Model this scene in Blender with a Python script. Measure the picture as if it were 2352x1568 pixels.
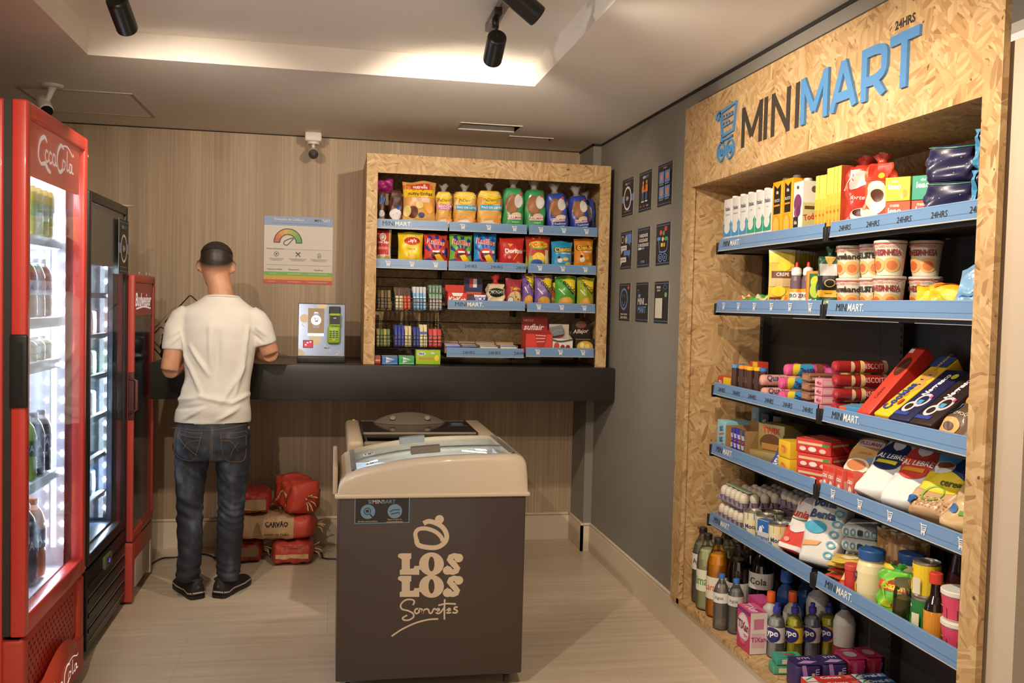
import bpy, bmesh, math, random
from mathutils import Vector, Matrix, Euler
from mathutils.bvhtree import BVHTree
random.seed(7)
S = bpy.context.scene
for o in list(bpy.data.objects): bpy.data.objects.remove(o)
COL = S.collection
PI = math.pi

# ---------------------------------------------------------------- camera
FPX = 2136.2
EYE = Vector((0, 0, 1.5))
_y, _p, _r = math.radians(10.95), math.radians(2.287), math.radians(1.436)
FW = Vector((math.sin(_y)*math.cos(_p), math.cos(_y)*math.cos(_p), -math.sin(_p)))
_R = Vector((math.cos(_y), -math.sin(_y), 0)); _U = _R.cross(FW)
RT = _R*math.cos(_r) + _U*math.sin(_r); UP = RT.cross(FW)
cam = bpy.data.cameras.new('camera'); cam.lens = FPX*36/2352; cam.sensor_width = 36
cam.sensor_fit = 'HORIZONTAL'; cam.clip_start = .05
co = bpy.data.objects.new('camera', cam); COL.objects.link(co)
mw = Matrix.Identity(4)
for i, v in enumerate((RT, UP, -FW)):
    for j in range(3): mw[j][i] = v[j]
mw.translation = EYE; co.matrix_world = mw
S.camera = co

def at(px, py, X=None, Y=None, Z=None):
    """world point of a photo pixel on the plane X=, Y= or Z="""
    d = RT*((px-1176)/FPX) + UP*((784-py)/FPX) + FW
    t = (X/d.x) if X is not None else (Y/d.y) if Y is not None else ((Z-1.5)/d.z)
    return EYE + d*t

# ---------------------------------------------------------------- world, exposure
w = bpy.data.worlds.new('world'); S.world = w; w.use_nodes = True
bg = w.node_tree.nodes['Background']; bg.inputs[0].default_value = (1.0, .84, .68, 1); bg.inputs[1].default_value = 1.02
S.view_settings.view_transform = 'Standard'; S.view_settings.look = 'None'
S.view_settings.gamma = 1; S.view_settings.exposure = 0.05; S.view_settings.use_curve_mapping = False
WARM = (1.0, .86, .69)

def lin(c):
    if isinstance(c, str):
        c = c.lstrip('#'); c = [int(c[i:i+2], 16)/255 for i in (0, 2, 4)]
    return tuple((x/12.92 if x <= .04045 else ((x+.055)/1.055)**2.4) for x in c[:3])

# ---------------------------------------------------------------- materials
MC = {}
def M(c, rough=.5, metal=0, coat=0, trans=0, emit=0, alpha=1, bump=0, ior=1.45):
    """plain procedural surface, cached; c is an sRGB hex colour"""
    k = (c, rough, metal, coat, trans, emit, alpha, bump)
    if k in MC: return MC[k]
    m = bpy.data.materials.new('surface'); m.use_nodes = True; nt = m.node_tree
    b = nt.nodes['Principled BSDF']
    b.inputs['Base Color'].default_value = (*lin(c), 1); b.inputs['Roughness'].default_value = rough
    b.inputs['Metallic'].default_value = metal; b.inputs['Coat Weight'].default_value = coat
    b.inputs['Transmission Weight'].default_value = trans; b.inputs['IOR'].default_value = ior
    b.inputs['Alpha'].default_value = alpha
    if emit:
        b.inputs['Emission Color'].default_value = (*lin(c), 1); b.inputs['Emission Strength'].default_value = emit
    if bump:
        n = nt.nodes.new('ShaderNodeTexNoise'); n.inputs['Scale'].default_value = bump
        bp = nt.nodes.new('ShaderNodeBump'); bp.inputs['Strength'].default_value = .35; bp.inputs['Distance'].default_value = .01
        nt.links.new(n.outputs[0], bp.inputs['Height']); nt.links.new(bp.outputs[0], b.inputs['Normal'])
    m.diffuse_color = (*lin(c), 1)
    MC[k] = m; return m
def FILM(c): return M(c, .32, coat=.35)        # glossy plastic film packaging
def CARD(c): return M(c, .45)                  # printed cardboard

def nodes(name):
    m = bpy.data.materials.new(name); m.use_nodes = True; nt = m.node_tree
    return m, nt, nt.nodes['Principled BSDF'], nt.nodes.new('ShaderNodeTexCoord')
def ramp(nt, src, stops):
    r = nt.nodes.new('ShaderNodeValToRGB'); e = r.color_ramp.elements
    while len(e) < len(stops): e.new(.5)
    for el, (p, c) in zip(e, stops): el.position = p; el.color = (*lin(c), 1)
    nt.links.new(src, r.inputs[0]); return r.outputs[0]
def mapping(nt, src, scale, rot=(0, 0, 0)):
    a = nt.nodes.new('ShaderNodeMapping'); a.inputs['Scale'].default_value = scale; a.inputs['Rotation'].default_value = rot
    nt.links.new(src, a.inputs[0]); return a.outputs[0]
def noise(nt, src, scale, detail=3, rough=.5):
    n = nt.nodes.new('ShaderNodeTexNoise'); n.inputs['Scale'].default_value = scale
    n.inputs['Detail'].default_value = detail; n.inputs['Roughness'].default_value = rough
    nt.links.new(src, n.inputs[0]); return n.outputs[0]
def mix(nt, fac, a, b, blend='MIX'):
    x = nt.nodes.new('ShaderNodeMix'); x.data_type = 'RGBA'; x.blend_type = blend
    for v, i in ((fac, 0), (a, 6), (b, 7)):
        if hasattr(v, 'links'): nt.links.new(v, x.inputs[i])
        elif i == 0: x.inputs[0].default_value = v
        else: x.inputs[i].default_value = (*lin(v), 1)
    return x.outputs[2]
def bump(nt, b, h, strength=.2, dist=.005):
    bp = nt.nodes.new('ShaderNodeBump'); bp.inputs['Strength'].default_value = strength; bp.inputs['Distance'].default_value = dist
    nt.links.new(h, bp.inputs['Height']); nt.links.new(bp.outputs[0], b.inputs['Normal'])

def osb(name, axis):
    """oriented strand board: three crossed layers of long flakes, seen on the plane with this normal axis"""
    m, nt, b, tc = nodes(name); P = tc.outputs['Object']
    wob = nt.nodes.new('ShaderNodeTexNoise'); wob.inputs['Scale'].default_value = 5; nt.links.new(P, wob.inputs[0])
    add = nt.nodes.new('ShaderNodeMix'); add.data_type = 'VECTOR'; add.inputs[0].default_value = .035
    nt.links.new(P, add.inputs[4]); nt.links.new(wob.outputs[1], add.inputs[5]); P2 = add.outputs[1]
    cols = []
    for k, (ang, sc) in enumerate(((.35, 1.0), (-.75, 1.25), (1.45, .9), (2.5, 1.6))):
        rot = (ang, .3*k, 0) if axis == 'x' else (0, ang, .3*k)
        mp = mapping(nt, mapping(nt, P2, (1, 1, 1), rot), (20*sc, 20*sc, 95*sc))
        v = nt.nodes.new('ShaderNodeTexVoronoi'); v.inputs['Scale'].default_value = 1.0; nt.links.new(mp, v.inputs['Vector'])
        sep = nt.nodes.new('ShaderNodeSeparateColor'); nt.links.new(v.outputs['Color'], sep.inputs[0]); cols.append(sep.outputs[0])
    msk = nt.nodes.new('ShaderNodeTexVoronoi'); msk.inputs['Scale'].default_value = 19; nt.links.new(P2, msk.inputs['Vector'])
    ms = nt.nodes.new('ShaderNodeSeparateColor'); nt.links.new(msk.outputs['Color'], ms.inputs[0])
    def step(s, t):
        q = nt.nodes.new('ShaderNodeMath'); q.operation = 'GREATER_THAN'; q.inputs[1].default_value = t; nt.links.new(s, q.inputs[0]); return q.outputs[0]
    c = [ramp(nt, x, [(0, '99734b'), (.06, 'b08b5c'), (.3, 'bd9a69'), (.62, 'c6a474'), (.9, 'd2b588'), (1, 'b48d5d')]) for x in cols]
    a = mix(nt, step(ms.outputs[0], .5), c[0], c[1]); a2 = mix(nt, step(ms.outputs[1], .5), c[2], c[3])
    a = mix(nt, step(ms.outputs[2], .5), a, a2)
    fleck = ramp(nt, noise(nt, mapping(nt, P, (40, 40, 40)), 1.0, 2), [(0, '3a2414'), (.27, '5a3a20'), (.30, 'ffffff'), (1, 'ffffff')])
    a = mix(nt, .8, a, fleck, 'MULTIPLY')
    big = ramp(nt, noise(nt, P, 6, 2), [(.3, 'e6d8c4'), (.7, 'ffffff')])
    nt.links.new(mix(nt, .6, a, big, 'MULTIPLY'), b.inputs['Base Color'])
    b.inputs['Roughness'].default_value = .55; bump(nt, b, cols[0], .08, .002)
    return m
OSBX, OSBY = osb('strand_board_side', 'x'), osb('strand_board_front', 'y')

def laminate():
    m, nt, b, tc = nodes('wall_laminate'); P = tc.outputs['Object']
    n1 = noise(nt, mapping(nt, P, (95, 95, .9)), 1.0, 4, .65); n2 = noise(nt, mapping(nt, P, (9, 9, .25)), 1.0, 3)
    a = ramp(nt, n1, [(.25, 'a08a72'), (.5, 'b49e84'), (.75, 'c6b296')])
    a = mix(nt, .55, a, ramp(nt, n2, [(.35, 'cdbfae'), (.65, 'fff8ee')]), 'MULTIPLY')
    nt.links.new(a, b.inputs['Base Color']); b.inputs['Roughness'].default_value = .5; return m
def floor_mat():
    m, nt, b, tc = nodes('floor_boards'); P = tc.outputs['Object']
    n1 = noise(nt, mapping(nt, P, (1.3, 26, 1)), 1.0, 5, .6); n2 = noise(nt, P, 1.4, 3)
    a = ramp(nt, n1, [(.3, 'cbbaa2'), (.55, 'd9c9b2'), (.75, 'e4d6c0')])
    a = mix(nt, .5, a, ramp(nt, n2, [(.3, 'dccbb6'), (.7, 'ffffff')]), 'MULTIPLY')
    br = nt.nodes.new('ShaderNodeTexBrick'); br.inputs['Scale'].default_value = 1; br.inputs['Mortar Size'].default_value = .0012
    br.inputs['Brick Width'].default_value = 1.2; br.inputs['Row Height'].default_value = .6
    br.inputs['Color1'].default_value = (1, 1, 1, 1); br.inputs['Color2'].default_value = (.93, .92, .9, 1); br.inputs['Mortar'].default_value = (.75, .7, .65, 1)
    nt.links.new(P, br.inputs[0]); a = mix(nt, 1.0, a, br.outputs[0], 'MULTIPLY')
    nt.links.new(a, b.inputs['Base Color']); b.inputs['Roughness'].default_value = .33; return m
def painted(name, c, amt=.12, rough=.7, scale=3):
    m, nt, b, tc = nodes(name)
    n = noise(nt, tc.outputs['Object'], scale, 4)
    a = mix(nt, amt, c, ramp(nt, n, [(.3, '8f8f8f'), (.7, 'ffffff')]), 'MULTIPLY')
    nt.links.new(a, b.inputs['Base Color']); b.inputs['Roughness'].default_value = rough
    bump(nt, b, noise(nt, tc.outputs['Object'], 220, 2), .05, .001); return m
CEIL = painted('ceiling_paint', 'f0e9de', .05); GREY = painted('grey_paint', '878176', .08); LAM = laminate(); FLOOR = floor_mat()
CREAM = painted('cream_paint', 'd9c8b0', .06, .5); BEIGE = painted('beige_paint', 'bfae98', .06)
BLACKWOOD = painted('black_counter', '2a2624', .2, .3, 5)
def glass_mat(name, tint, gloss):
    """thin pane: mostly clear, with a Fresnel reflection"""
    m = bpy.data.materials.new(name); m.use_nodes = True; nt = m.node_tree; nt.nodes.clear()
    out = nt.nodes.new('ShaderNodeOutputMaterial'); t = nt.nodes.new('ShaderNodeBsdfTransparent'); g = nt.nodes.new('ShaderNodeBsdfGlossy')
    t.inputs[0].default_value = (*lin(tint), 1); g.inputs[1 if 'Roughness' not in g.inputs else 'Roughness'].default_value = .03
    f = nt.nodes.new('ShaderNodeFresnel'); f.inputs[0].default_value = 1.45; ml = nt.nodes.new('ShaderNodeMath'); ml.operation = 'MULTIPLY_ADD'
    ml.inputs[1].default_value = gloss; ml.inputs[2].default_value = .02
    x = nt.nodes.new('ShaderNodeMixShader'); nt.links.new(f.outputs[0], ml.inputs[0]); nt.links.new(ml.outputs[0], x.inputs[0])
    nt.links.new(t.outputs[0], x.inputs[1]); nt.links.new(g.outputs[0], x.inputs[2]); nt.links.new(x.outputs[0], out.inputs[0]); return m
PANE = glass_mat('door_glass', 'f4f7f8', .28); LIDGLASS = glass_mat('lid_glass', 'eaf1f5', .45); PET = glass_mat('clear_plastic', 'f2f3f1', .9)
WATER = M('b4b3ae', .15, coat=.7, alpha=.42)

# ---------------------------------------------------------------- mesh builder
TXT = {}
def text2d(s, bold=0.0):
    k = (s, bold)
    if k in TXT: return TXT[k]
    c = bpy.data.curves.new('t', 'FONT'); c.body = s; c.offset = bold; c.resolution_u = 2; c.fill_mode = 'FRONT'
    o = bpy.data.objects.new('t', c); me = o.to_mesh()
    vs = [(v.co.x, v.co.y) for v in me.vertices]; fs = [tuple(p.vertices) for p in me.polygons]
    o.to_mesh_clear(); bpy.data.objects.remove(o); bpy.data.curves.remove(c)
    if not vs: vs = [(0, 0)]
    x0, x1 = min(v[0] for v in vs), max(v[0] for v in vs); y0, y1 = min(v[1] for v in vs), max(v[1] for v in vs)
    sx, sy = max(x1-x0, 1e-6), max(y1-y0, 1e-6)
    TXT[k] = ([((x-x0)/sx-.5, (y-y0)/sy-.5) for x, y in vs], fs, sx/sy); return TXT[k]

def grid2d(u0, v0, u1, v1, n=6):
    vs = [(u0+(u1-u0)*i/n, v0+(v1-v0)*j/n) for j in range(n+1) for i in range(n+1)]
    fs = [(j*(n+1)+i, j*(n+1)+i+1, (j+1)*(n+1)+i+1, (j+1)*(n+1)+i) for j in range(n) for i in range(n)]
    return vs, fs
def ell2d(cu, cv, ru, rv, n=20, rings=2, a0=0, a1=2*PI, inner=0.0):
    vs, fs = [], []; full = abs(a1-a0) > 2*PI-.01; m = n if full else n+1
    for r in range(rings+1):
        q = inner+(1-inner)*r/rings
        for i in range(m): a = a0+(a1-a0)*i/n; vs.append((cu+ru*q*math.cos(a), cv+rv*q*math.sin(a)))
    for r in range(rings):
        for i in range(n):
            j = (i+1) % m; fs.append((r*m+i, (r+1)*m+i, (r+1)*m+j, r*m+j))
    return vs, fs
def stroke2d(pts, wd, asp=1.0):
    """ribbon of width wd along pts; wd may be a list"""
    P2 = [Vector((p[0]*asp, p[1])) for p in pts]; n = len(P2); L = []
    for i in range(n):
        d = (P2[min(i+1, n-1)]-P2[max(i-1, 0)]); d = d.normalized() if d.length else Vector((1, 0))
        q = Vector((-d.y, d.x))*(wd[i] if isinstance(wd, (list, tuple)) else wd)/2; L.append((P2[i]+q, P2[i]-q))
    vs = [(v.x/asp, v.y) for a in L for v in a]
    return vs, [(2*i, 2*i+1, 2*i+3, 2*i+2) for i in range(n-1)]
def smooth(pts, k=6, closed=False):
    """Catmull-Rom through the points"""
    out = []; n = len(pts); rng = range(n if closed else n-1)
    for i in rng:
        g = lambda j: Vector(pts[j % n] if closed else pts[max(0, min(n-1, j))])
        a, b, c, d = g(i-1), g(i), g(i+1), g(i+2)
        for s in range(k):
            t = s/k; out.append(tuple(.5*((2*b)+(c-a)*t+(2*a-5*b+4*c-d)*t*t+(3*b-a-3*c+d)*t**3)))
    if not closed: out.append(tuple(pts[-1]))
    return out
def blob2d(pts):
    """closed polygon as a fan from its middle"""
    q = []
    for i, p in enumerate(pts):                                  # extra points along long edges
        r = pts[(i+1) % len(pts)]; m = 1+int(math.hypot(r[0]-p[0], r[1]-p[1])/.12)
        q += [(p[0]+(r[0]-p[0])*k/m, p[1]+(r[1]-p[1])*k/m) for k in range(m)]
    n = len(q); cx = sum(p[0] for p in q)/n; cy = sum(p[1] for p in q)/n; G = 4
    vs = [(cx, cy)]+[(cx+(p[0]-cx)*g/G, cy+(p[1]-cy)*g/G) for g in range(1, G+1) for p in q]
    fs = [(0, i+1, (i+1) % n+1) for i in range(n)]
    for g in range(G-1): fs += [(1+g*n+i, 1+(g+1)*n+i, 1+(g+1)*n+(i+1) % n, 1+g*n+(i+1) % n) for i in range(n)]
    return vs, fs

class B:
    def __init__(s): s.v = []; s.f = []; s.m = []; s.mats = []; s.sm = []
    def mi(s, mat):
        if mat not in s.mats: s.mats.append(mat)
        return s.mats.index(mat)
    def add(s, vs, fs, mat, sm=False):
        k = len(s.v); s.v += [tuple(v) for v in vs]; i = s.mi(mat)
        for f in fs: s.f.append(tuple(k+a for a in f)); s.m.append(i); s.sm.append(sm)
    def box(s, x0, x1, y0, y1, z0, z1, mat, bev=0.0, rot=None, mats=None):
        if bev:
            bm = bmesh.new(); bmesh.ops.create_cube(bm, size=1)
            for v in bm.verts: v.co = Vector((x0+(v.co.x+.5)*(x1-x0), y0+(v.co.y+.5)*(y1-y0), z0+(v.co.z+.5)*(z1-z0)))
            bmesh.ops.bevel(bm, geom=list(bm.edges), offset=min(bev, .49*min(x1-x0, y1-y0, z1-z0)), segments=3, affect='EDGES', profile=.5)
            bm.verts.ensure_lookup_table(); vs = [v.co.copy() for v in bm.verts]; fs = [[v.index for v in f.verts] for f in bm.faces]; bm.free()
        else:
            vs = [Vector((x, y, z)) for z in (z0, z1) for y in (y0, y1) for x in (x0, x1)]
            fs = [(0, 2, 3, 1), (4, 5, 7, 6), (0, 1, 5, 4), (2, 6, 7, 3), (0, 4, 6, 2), (1, 3, 7, 5)]
        if rot:
            mt, c = rot; vs = [mt @ (v-Vector(c))+Vector(c) for v in vs]
        s.add(vs, fs, mat, bool(bev)); return s
    def flat(s, shape, fn, mat, k=1):
        s.nf = getattr(s, 'nf', 0)+1; k = k+.02*(s.nf % 45)          # no two prints in exactly one plane
        vs, fs = shape; s.add([fn(u, v, k) for u, v in vs], fs, mat)
    def lathe(s, prof, mat, c=(0, 0, 0), n=20, sx=1, sy=1, axis=None):
        """prof: list of (r, z) or (r, z, mat)"""
        mt = axis or Matrix.Identity(3); c = Vector(c); prev = None
        vs = []
        for p in prof:
            for i in range(n): a = 2*PI*i/n; vs.append(c+mt @ Vector((p[0]*math.cos(a)*sx, p[0]*math.sin(a)*sy, p[1])))
        for j in range(len(prof)-1):
            mm = prof[j+1][2] if len(prof[j+1]) > 2 else mat
            s.add(vs[j*n:(j+2)*n], [(i, (i+1) % n, n+(i+1) % n, n+i) for i in range(n)], mm, True)
        m0 = prof[0][2] if len(prof[0]) > 2 else mat; m1 = prof[-1][2] if len(prof[-1]) > 2 else mat
        if prof[0][0] > 1e-4: s.add(vs[:n], [tuple(reversed(range(n)))], m0)
        if prof[-1][0] > 1e-4: s.add(vs[-n:], [tuple(range(n))], m1)
    def tube(s, pts, r, mat, n=8, cap=True, closed=False):
        pts = [Vector(p) for p in pts]; N = len(pts); rr = r if isinstance(r, (list, tuple)) else [r]*N
        up = Vector((0, 0, 1)); vs = []; prev = None
        for i in range(N):
            a = pts[(i-1) % N] if closed else pts[max(0, i-1)]; b = pts[(i+1) % N] if closed else pts[min(N-1, i+1)]
            d = (b-a).normalized()
            if prev is None: q = d.cross(up if abs(d.z) < .95 else Vector((1, 0, 0))).normalized()
            else: q = (prev-d*prev.dot(d)).normalized()
            prev = q; w2 = d.cross(q)
            for k in range(n): t = 2*PI*k/n; vs.append(pts[i]+(q*math.cos(t)+w2*math.sin(t))*rr[i])
        fs = []
        for i in range(N if closed else N-1):
            j = (i+1) % N
            for k in range(n): l = (k+1) % n; fs.append((i*n+k, i*n+l, j*n+l, j*n+k))
        if cap and not closed: fs += [tuple(reversed(range(n))), tuple((N-1)*n+k for k in range(n))]
        s.add(vs, fs, mat, True)
    def loft(s, rings, mat, n=20, cap=True):
        """rings: (cx, cy, z, rx, ry[, power])"""
        vs = []
        for r in rings:
            p = r[5] if len(r) > 5 else 1
            for k in range(n):
                a = 2*PI*k/n; ca, sa = math.cos(a), math.sin(a)
                vs.append((r[0]+r[3]*math.copysign(abs(ca)**p, ca), r[1]+r[4]*math.copysign(abs(sa)**p, sa), r[2]))
        N = len(rings); fs = [(i*n+k, i*n+(k+1) % n, (i+1)*n+(k+1) % n, (i+1)*n+k) for i in range(N-1) for k in range(n)]
        if cap: fs += [tuple(reversed(range(n))), tuple((N-1)*n+k for k in range(n))]
        s.add(vs, fs, mat, True)
    def mesh(s, name):
        me = bpy.data.meshes.new(name); me.from_pydata(s.v, [], s.f)
        for m in s.mats: me.materials.append(m)
        me.polygons.foreach_set('material_index', s.m); me.polygons.foreach_set('use_smooth', s.sm)
        me.update(); return me
    def build(s, name, parent=None, loc=None, rot=None, label=None, **kw):
        o = bpy.data.objects.new(name, s.mesh(name)); COL.objects.link(o)
        if parent: o.parent = parent
        if loc is not None: o.location = loc
        if rot is not None: o.rotation_euler = rot
        if label: o['label'] = label
        for k, v in kw.items(): o[k] = v
        return o
def thing(name, label, cat, loc=(0, 0, 0), rot=(0, 0, 0), group=None):
    o = bpy.data.objects.new(name, None); COL.objects.link(o); o.empty_display_size = .05
    o.location = loc; o.rotation_euler = rot; o['label'] = label; o['category'] = cat
    if group: o['group'] = group
    return o
def tag(o, label, cat, group=None):
    o['label'] = label; o['category'] = cat
    if group: o['group'] = group
    return o
def struct(name, b): o = b.build(name); o['kind'] = 'structure'; return o
def weld(o, d=.0004):
    bm = bmesh.new(); bm.from_mesh(o.data); bmesh.ops.remove_doubles(bm, verts=bm.verts, dist=d)
    bmesh.ops.recalc_face_normals(bm, faces=bm.faces); bm.to_mesh(o.data); bm.free()

# ================================================================ LAMPS (track spotlights in the ceiling recess)
ZR = 2.585
def aim(d): return Vector(d).normalized().to_track_quat('-Z', 'Y').to_matrix()
def spotlight(x, y, z, d, label, power, size=110, blend=.5, tz=ZR):
    b0 = M('1c1a19', .35); t = thing('track_spotlight', label, 'spotlight', (x, y, tz-.03), group='black spotlights on the ceiling tracks')
    b = B(); b.box(-.014, .014, -.06, .06, -.028, -.001, b0, .003); b.build('adapter', t)
    b = B(); h = z-(tz-.03); dn = Vector(d).normalized(); back = Vector((0, 0, h))-dn*.055
    b.tube([(0, 0, -.02), (0, 0, -.055), tuple(back*.6+Vector((0, 0, -.02))*.4), tuple(back)], .006, b0); b.tube([(0, 0, -.02), (0, 0, -.06)], .013, b0); b.build('stem', t)
    mt = Vector(d).normalized().to_track_quat('Z', 'Y').to_matrix(); c = (0, 0, h)
    b = B(); b.lathe([(.030, -.06), (.034, -.056), (.035, -.05), (.035, .062), (.034, .066), (.031, .066), (.029, .03), (.0, .03)], b0, c, 28, axis=mt); hd = b.build('lamp_head', t)
    b = B(); b.lathe([(.0, .036), (.028, .036), (.028, .0365), (0, .037)], M('fff2d8', emit=6), c, 20, axis=mt); b.build('lens', hd)
    L = bpy.data.lights.new('spot_lamp', 'SPOT'); L.energy = power; L.color = WARM; L.spot_size = math.radians(size); L.spot_blend = blend; L.shadow_soft_size = .02
    lo = bpy.data.objects.new('spot_lamp', L); COL.objects.link(lo); lo.parent = t
    lo.matrix_local = Matrix.Translation(Vector(c)+dn*.07) @ aim(d).to_4x4()
    return t
for x, y0, y1, lb in ((.58, .9, 3.62, 'grey lighting track in the recess on the right'), (-.72, .9, 3.40, 'grey lighting track in the recess on the left')):
    b = B(); b.box(x-.017, x+.017, y0, y1, ZR-.03, ZR-.0005, M('6a625c', .4)); tr = b.build('light_track'); tag(tr, lb, 'track', 'ceiling light tracks')
spotlight(.56, 3.36, 2.425, (.02, 1, -.50), 'black spotlight at the end of the right track, pointed at the snack cabinet', 66, 100, .45)
spotlight(.56, 2.87, 2.435, (1.04, .25, -.66), 'black spotlight on the right track turned towards the tall shelves', 44, 100, .7)
spotlight(-.70, 3.30, 2.425, (.12, 1, -.62), 'black spotlight on the left track above the fridges', 48, 100, .6)
spotlight(.56, 1.9, 2.45, (.9, .5, -1.15), 'black spotlight on the right track nearer than the two in view', 92, 110, .7)
spotlight(-.72, 1.6, 2.45, (.45, .75, -1.0), 'black spotlight on the left track nearer than the one in view', 105, 130, .7)

# ================================================================ ROOM
def plate(b, x0, x1, y0, y1, z, holes, mat, th=.03):
    xs = sorted({x0, x1, *[c for h in holes for c in h[:2]]}); ys = sorted({y0, y1, *[c for h in holes for c in h[2:]]})
    for i in range(len(xs)-1):
        for j in range(len(ys)-1):
            cx, cy = (xs[i]+xs[i+1])/2, (ys[j]+ys[j+1])/2
            if any(h[0] < cx < h[1] and h[2] < cy < h[3] for h in holes): continue
            b.box(xs[i], xs[i+1], ys[j], ys[j+1], z, z+th, mat)
XL, XR, YB, ZC = -1.75, 1.58, 5.78, 2.48
V1, V2 = (.672, 1.0, 5.065, 5.26), (1.0, 1.25, 5.375, 5.465)
b = B(); plate(b, XL, 2.3, -.6, YB, ZC, [(-1.005, .873, .3, 4.13), V1, V2], CEIL)
b.box(-1.005, .873, .3, 4.13, ZR, ZR+.03, CEIL)                                      # raised part of the recess
b.box(-1.035, -1.005, .27, 4.16, ZC+.03, ZR+.03, CEIL); b.box(.873, .903, .27, 4.16, ZC+.03, ZR+.03, CEIL)
b.box(-1.005, .873, 4.13, 4.16, ZC+.03, ZR+.03, CEIL); b.box(-1.005, .873, .27, .3, ZC+.03, ZR+.03, CEIL)
struct('ceiling', b)
dark = M('17120f', .9)  # near-black colour stands in for shade inside the ceiling and wall openings
for nm, (x0, x1, y0, y1) in (('painted_gap_1', V1), ('painted_gap_2', V2)):
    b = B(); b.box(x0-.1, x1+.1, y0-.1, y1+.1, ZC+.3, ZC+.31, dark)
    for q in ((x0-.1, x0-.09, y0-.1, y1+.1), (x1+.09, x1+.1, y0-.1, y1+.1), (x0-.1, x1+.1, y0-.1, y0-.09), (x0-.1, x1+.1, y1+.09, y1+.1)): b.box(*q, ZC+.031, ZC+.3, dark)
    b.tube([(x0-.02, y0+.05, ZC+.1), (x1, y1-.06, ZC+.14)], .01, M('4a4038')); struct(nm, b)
b = B(); b.box(XL, 2.3, -.6, YB+.1, -.05, 0, FLOOR); struct('floor', b)
b = B(); b.box(XL-.1, 1.6, YB, YB+.1, 0, ZC+.1, LAM); struct('wall_back', b)
b = B(); b.box(XL-.1, XL, -.6, YB, 0, ZC+.1, painted('left_paint', '8f8378', .08)); struct('wall_left', b)
# right wall: built round the niche, with a step near the back corner
NY0, NY1 = 2.0, 3.96
b = B(); b.box(XR, XR+.5, NY1, 5.47, 0, ZC+.1, GREY); b.box(1.53, XR+.5, 5.47, YB, 0, ZC+.1, GREY)
b.box(XR, XR+.5, NY0, NY1, 2.42, ZC+.1, GREY); b.box(XR, XR+.42, NY0, NY1, 0, .165, GREY); struct('wall_right', b)
b = B(); b.box(XR, XR+.5, 1.885, NY0, 0, 2.156, BEIGE); b.box(XR+.15, XR+.5, 1.885, NY0, 2.156, ZC+.1, dark); b.box(1.70, 1.9, -.6, 1.885, 0, ZC+.1, GREY); struct('wall_front', b)
b = B(); b.box(XR-.004, XR, 2.0, 5.47, ZC-.014, ZC, M('2b2724', .8)); b.box(1.524, 1.53, 5.464, YB, ZC-.014, ZC, M('2b2724', .8)); b.box(1.524, XR, 5.464, 5.47, ZC-.014, ZC, M('2b2724', .8)); b.box(XL, 1.53, YB-.003, YB, ZC-.006, ZC, M('2b2724', .8)); struct('painted_gap_3', b)  # dark strips paint the shadow gap along the ceiling edge
def skirting(name, boxes):
    b = B()
    for x0, x1, y0, y1, ax in boxes:
        b.box(x0, x1, y0, y1, 0, .155, CREAM)
        if ax == 'y': b.box(x0, x1, y0+.004, y1, .157, .172, CREAM, .003)
        else: b.box(x0+.004, x1, y0, y1, .157, .172, CREAM, .003)
    struct(name, b)
skirting('baseboard_back', [(XL, 1.515, YB-.018, YB, 'y')])
skirting('baseboard_right', [(XR-.016, XR, 3.99, 5.455, 'x'), (1.514, 1.53, 5.455, YB-.018, 'x'), (1.514, XR, 5.455, 5.47, 'y')])
b = B(); b.box(XR-.016, XR, 1.885, 3.99, 0, .166, CREAM); struct('baseboard_front', b)
# maintenance hatch in the ceiling
t = thing('ceiling_hatch', 'square access hatch outlined in the ceiling above the fridges', 'hatch', (-1.24, 5.14, ZC-.002))
b = B(); b.box(-.25, .25, -.28, .28, -.002, .0015, CEIL); b.build('panel', t)
b = B(); fr = painted('hatch_frame', 'b5a894', .05)
for q in ((-.265, -.25, -.295, .295), (.25, .265, -.295, .295), (-.25, .25, -.295, -.28), (-.25, .25, .28, .295)): b.box(*q, -.004, .0015, fr)
b.build('frame', t)
# broken plasterboard lips round the two vents
for (x0, x1, y0, y1), nm, lb in ((V1, 'ceiling_vent', 'large open slot cut in the ceiling above the snack cabinet'), (V2, 'ceiling_vent', 'small open slot in the ceiling nearer the back corner')):
    b = B(); wl = M('d8cdbd', .8)
    b.box(x0-.008, x1+.008, y0-.012, y0, -.004, .03, wl); b.box(x0-.008, x0, y0, y1, -.002, .03, wl); b.box(x1, x1+.008, y0, y1, -.002, .03, wl)
    tag(b.build(nm, loc=(0, 0, ZC)), lb, 'vent', 'openings in the ceiling')

# ================================================================ COUNTER
b = B(); b.box(-.922, 1.575, 5.05, YB-.001, .965, 1.153, BLACKWOOD, .004)
tag(b.build('counter'), 'long thick black counter fixed along the wood-look wall', 'counter')

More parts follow.
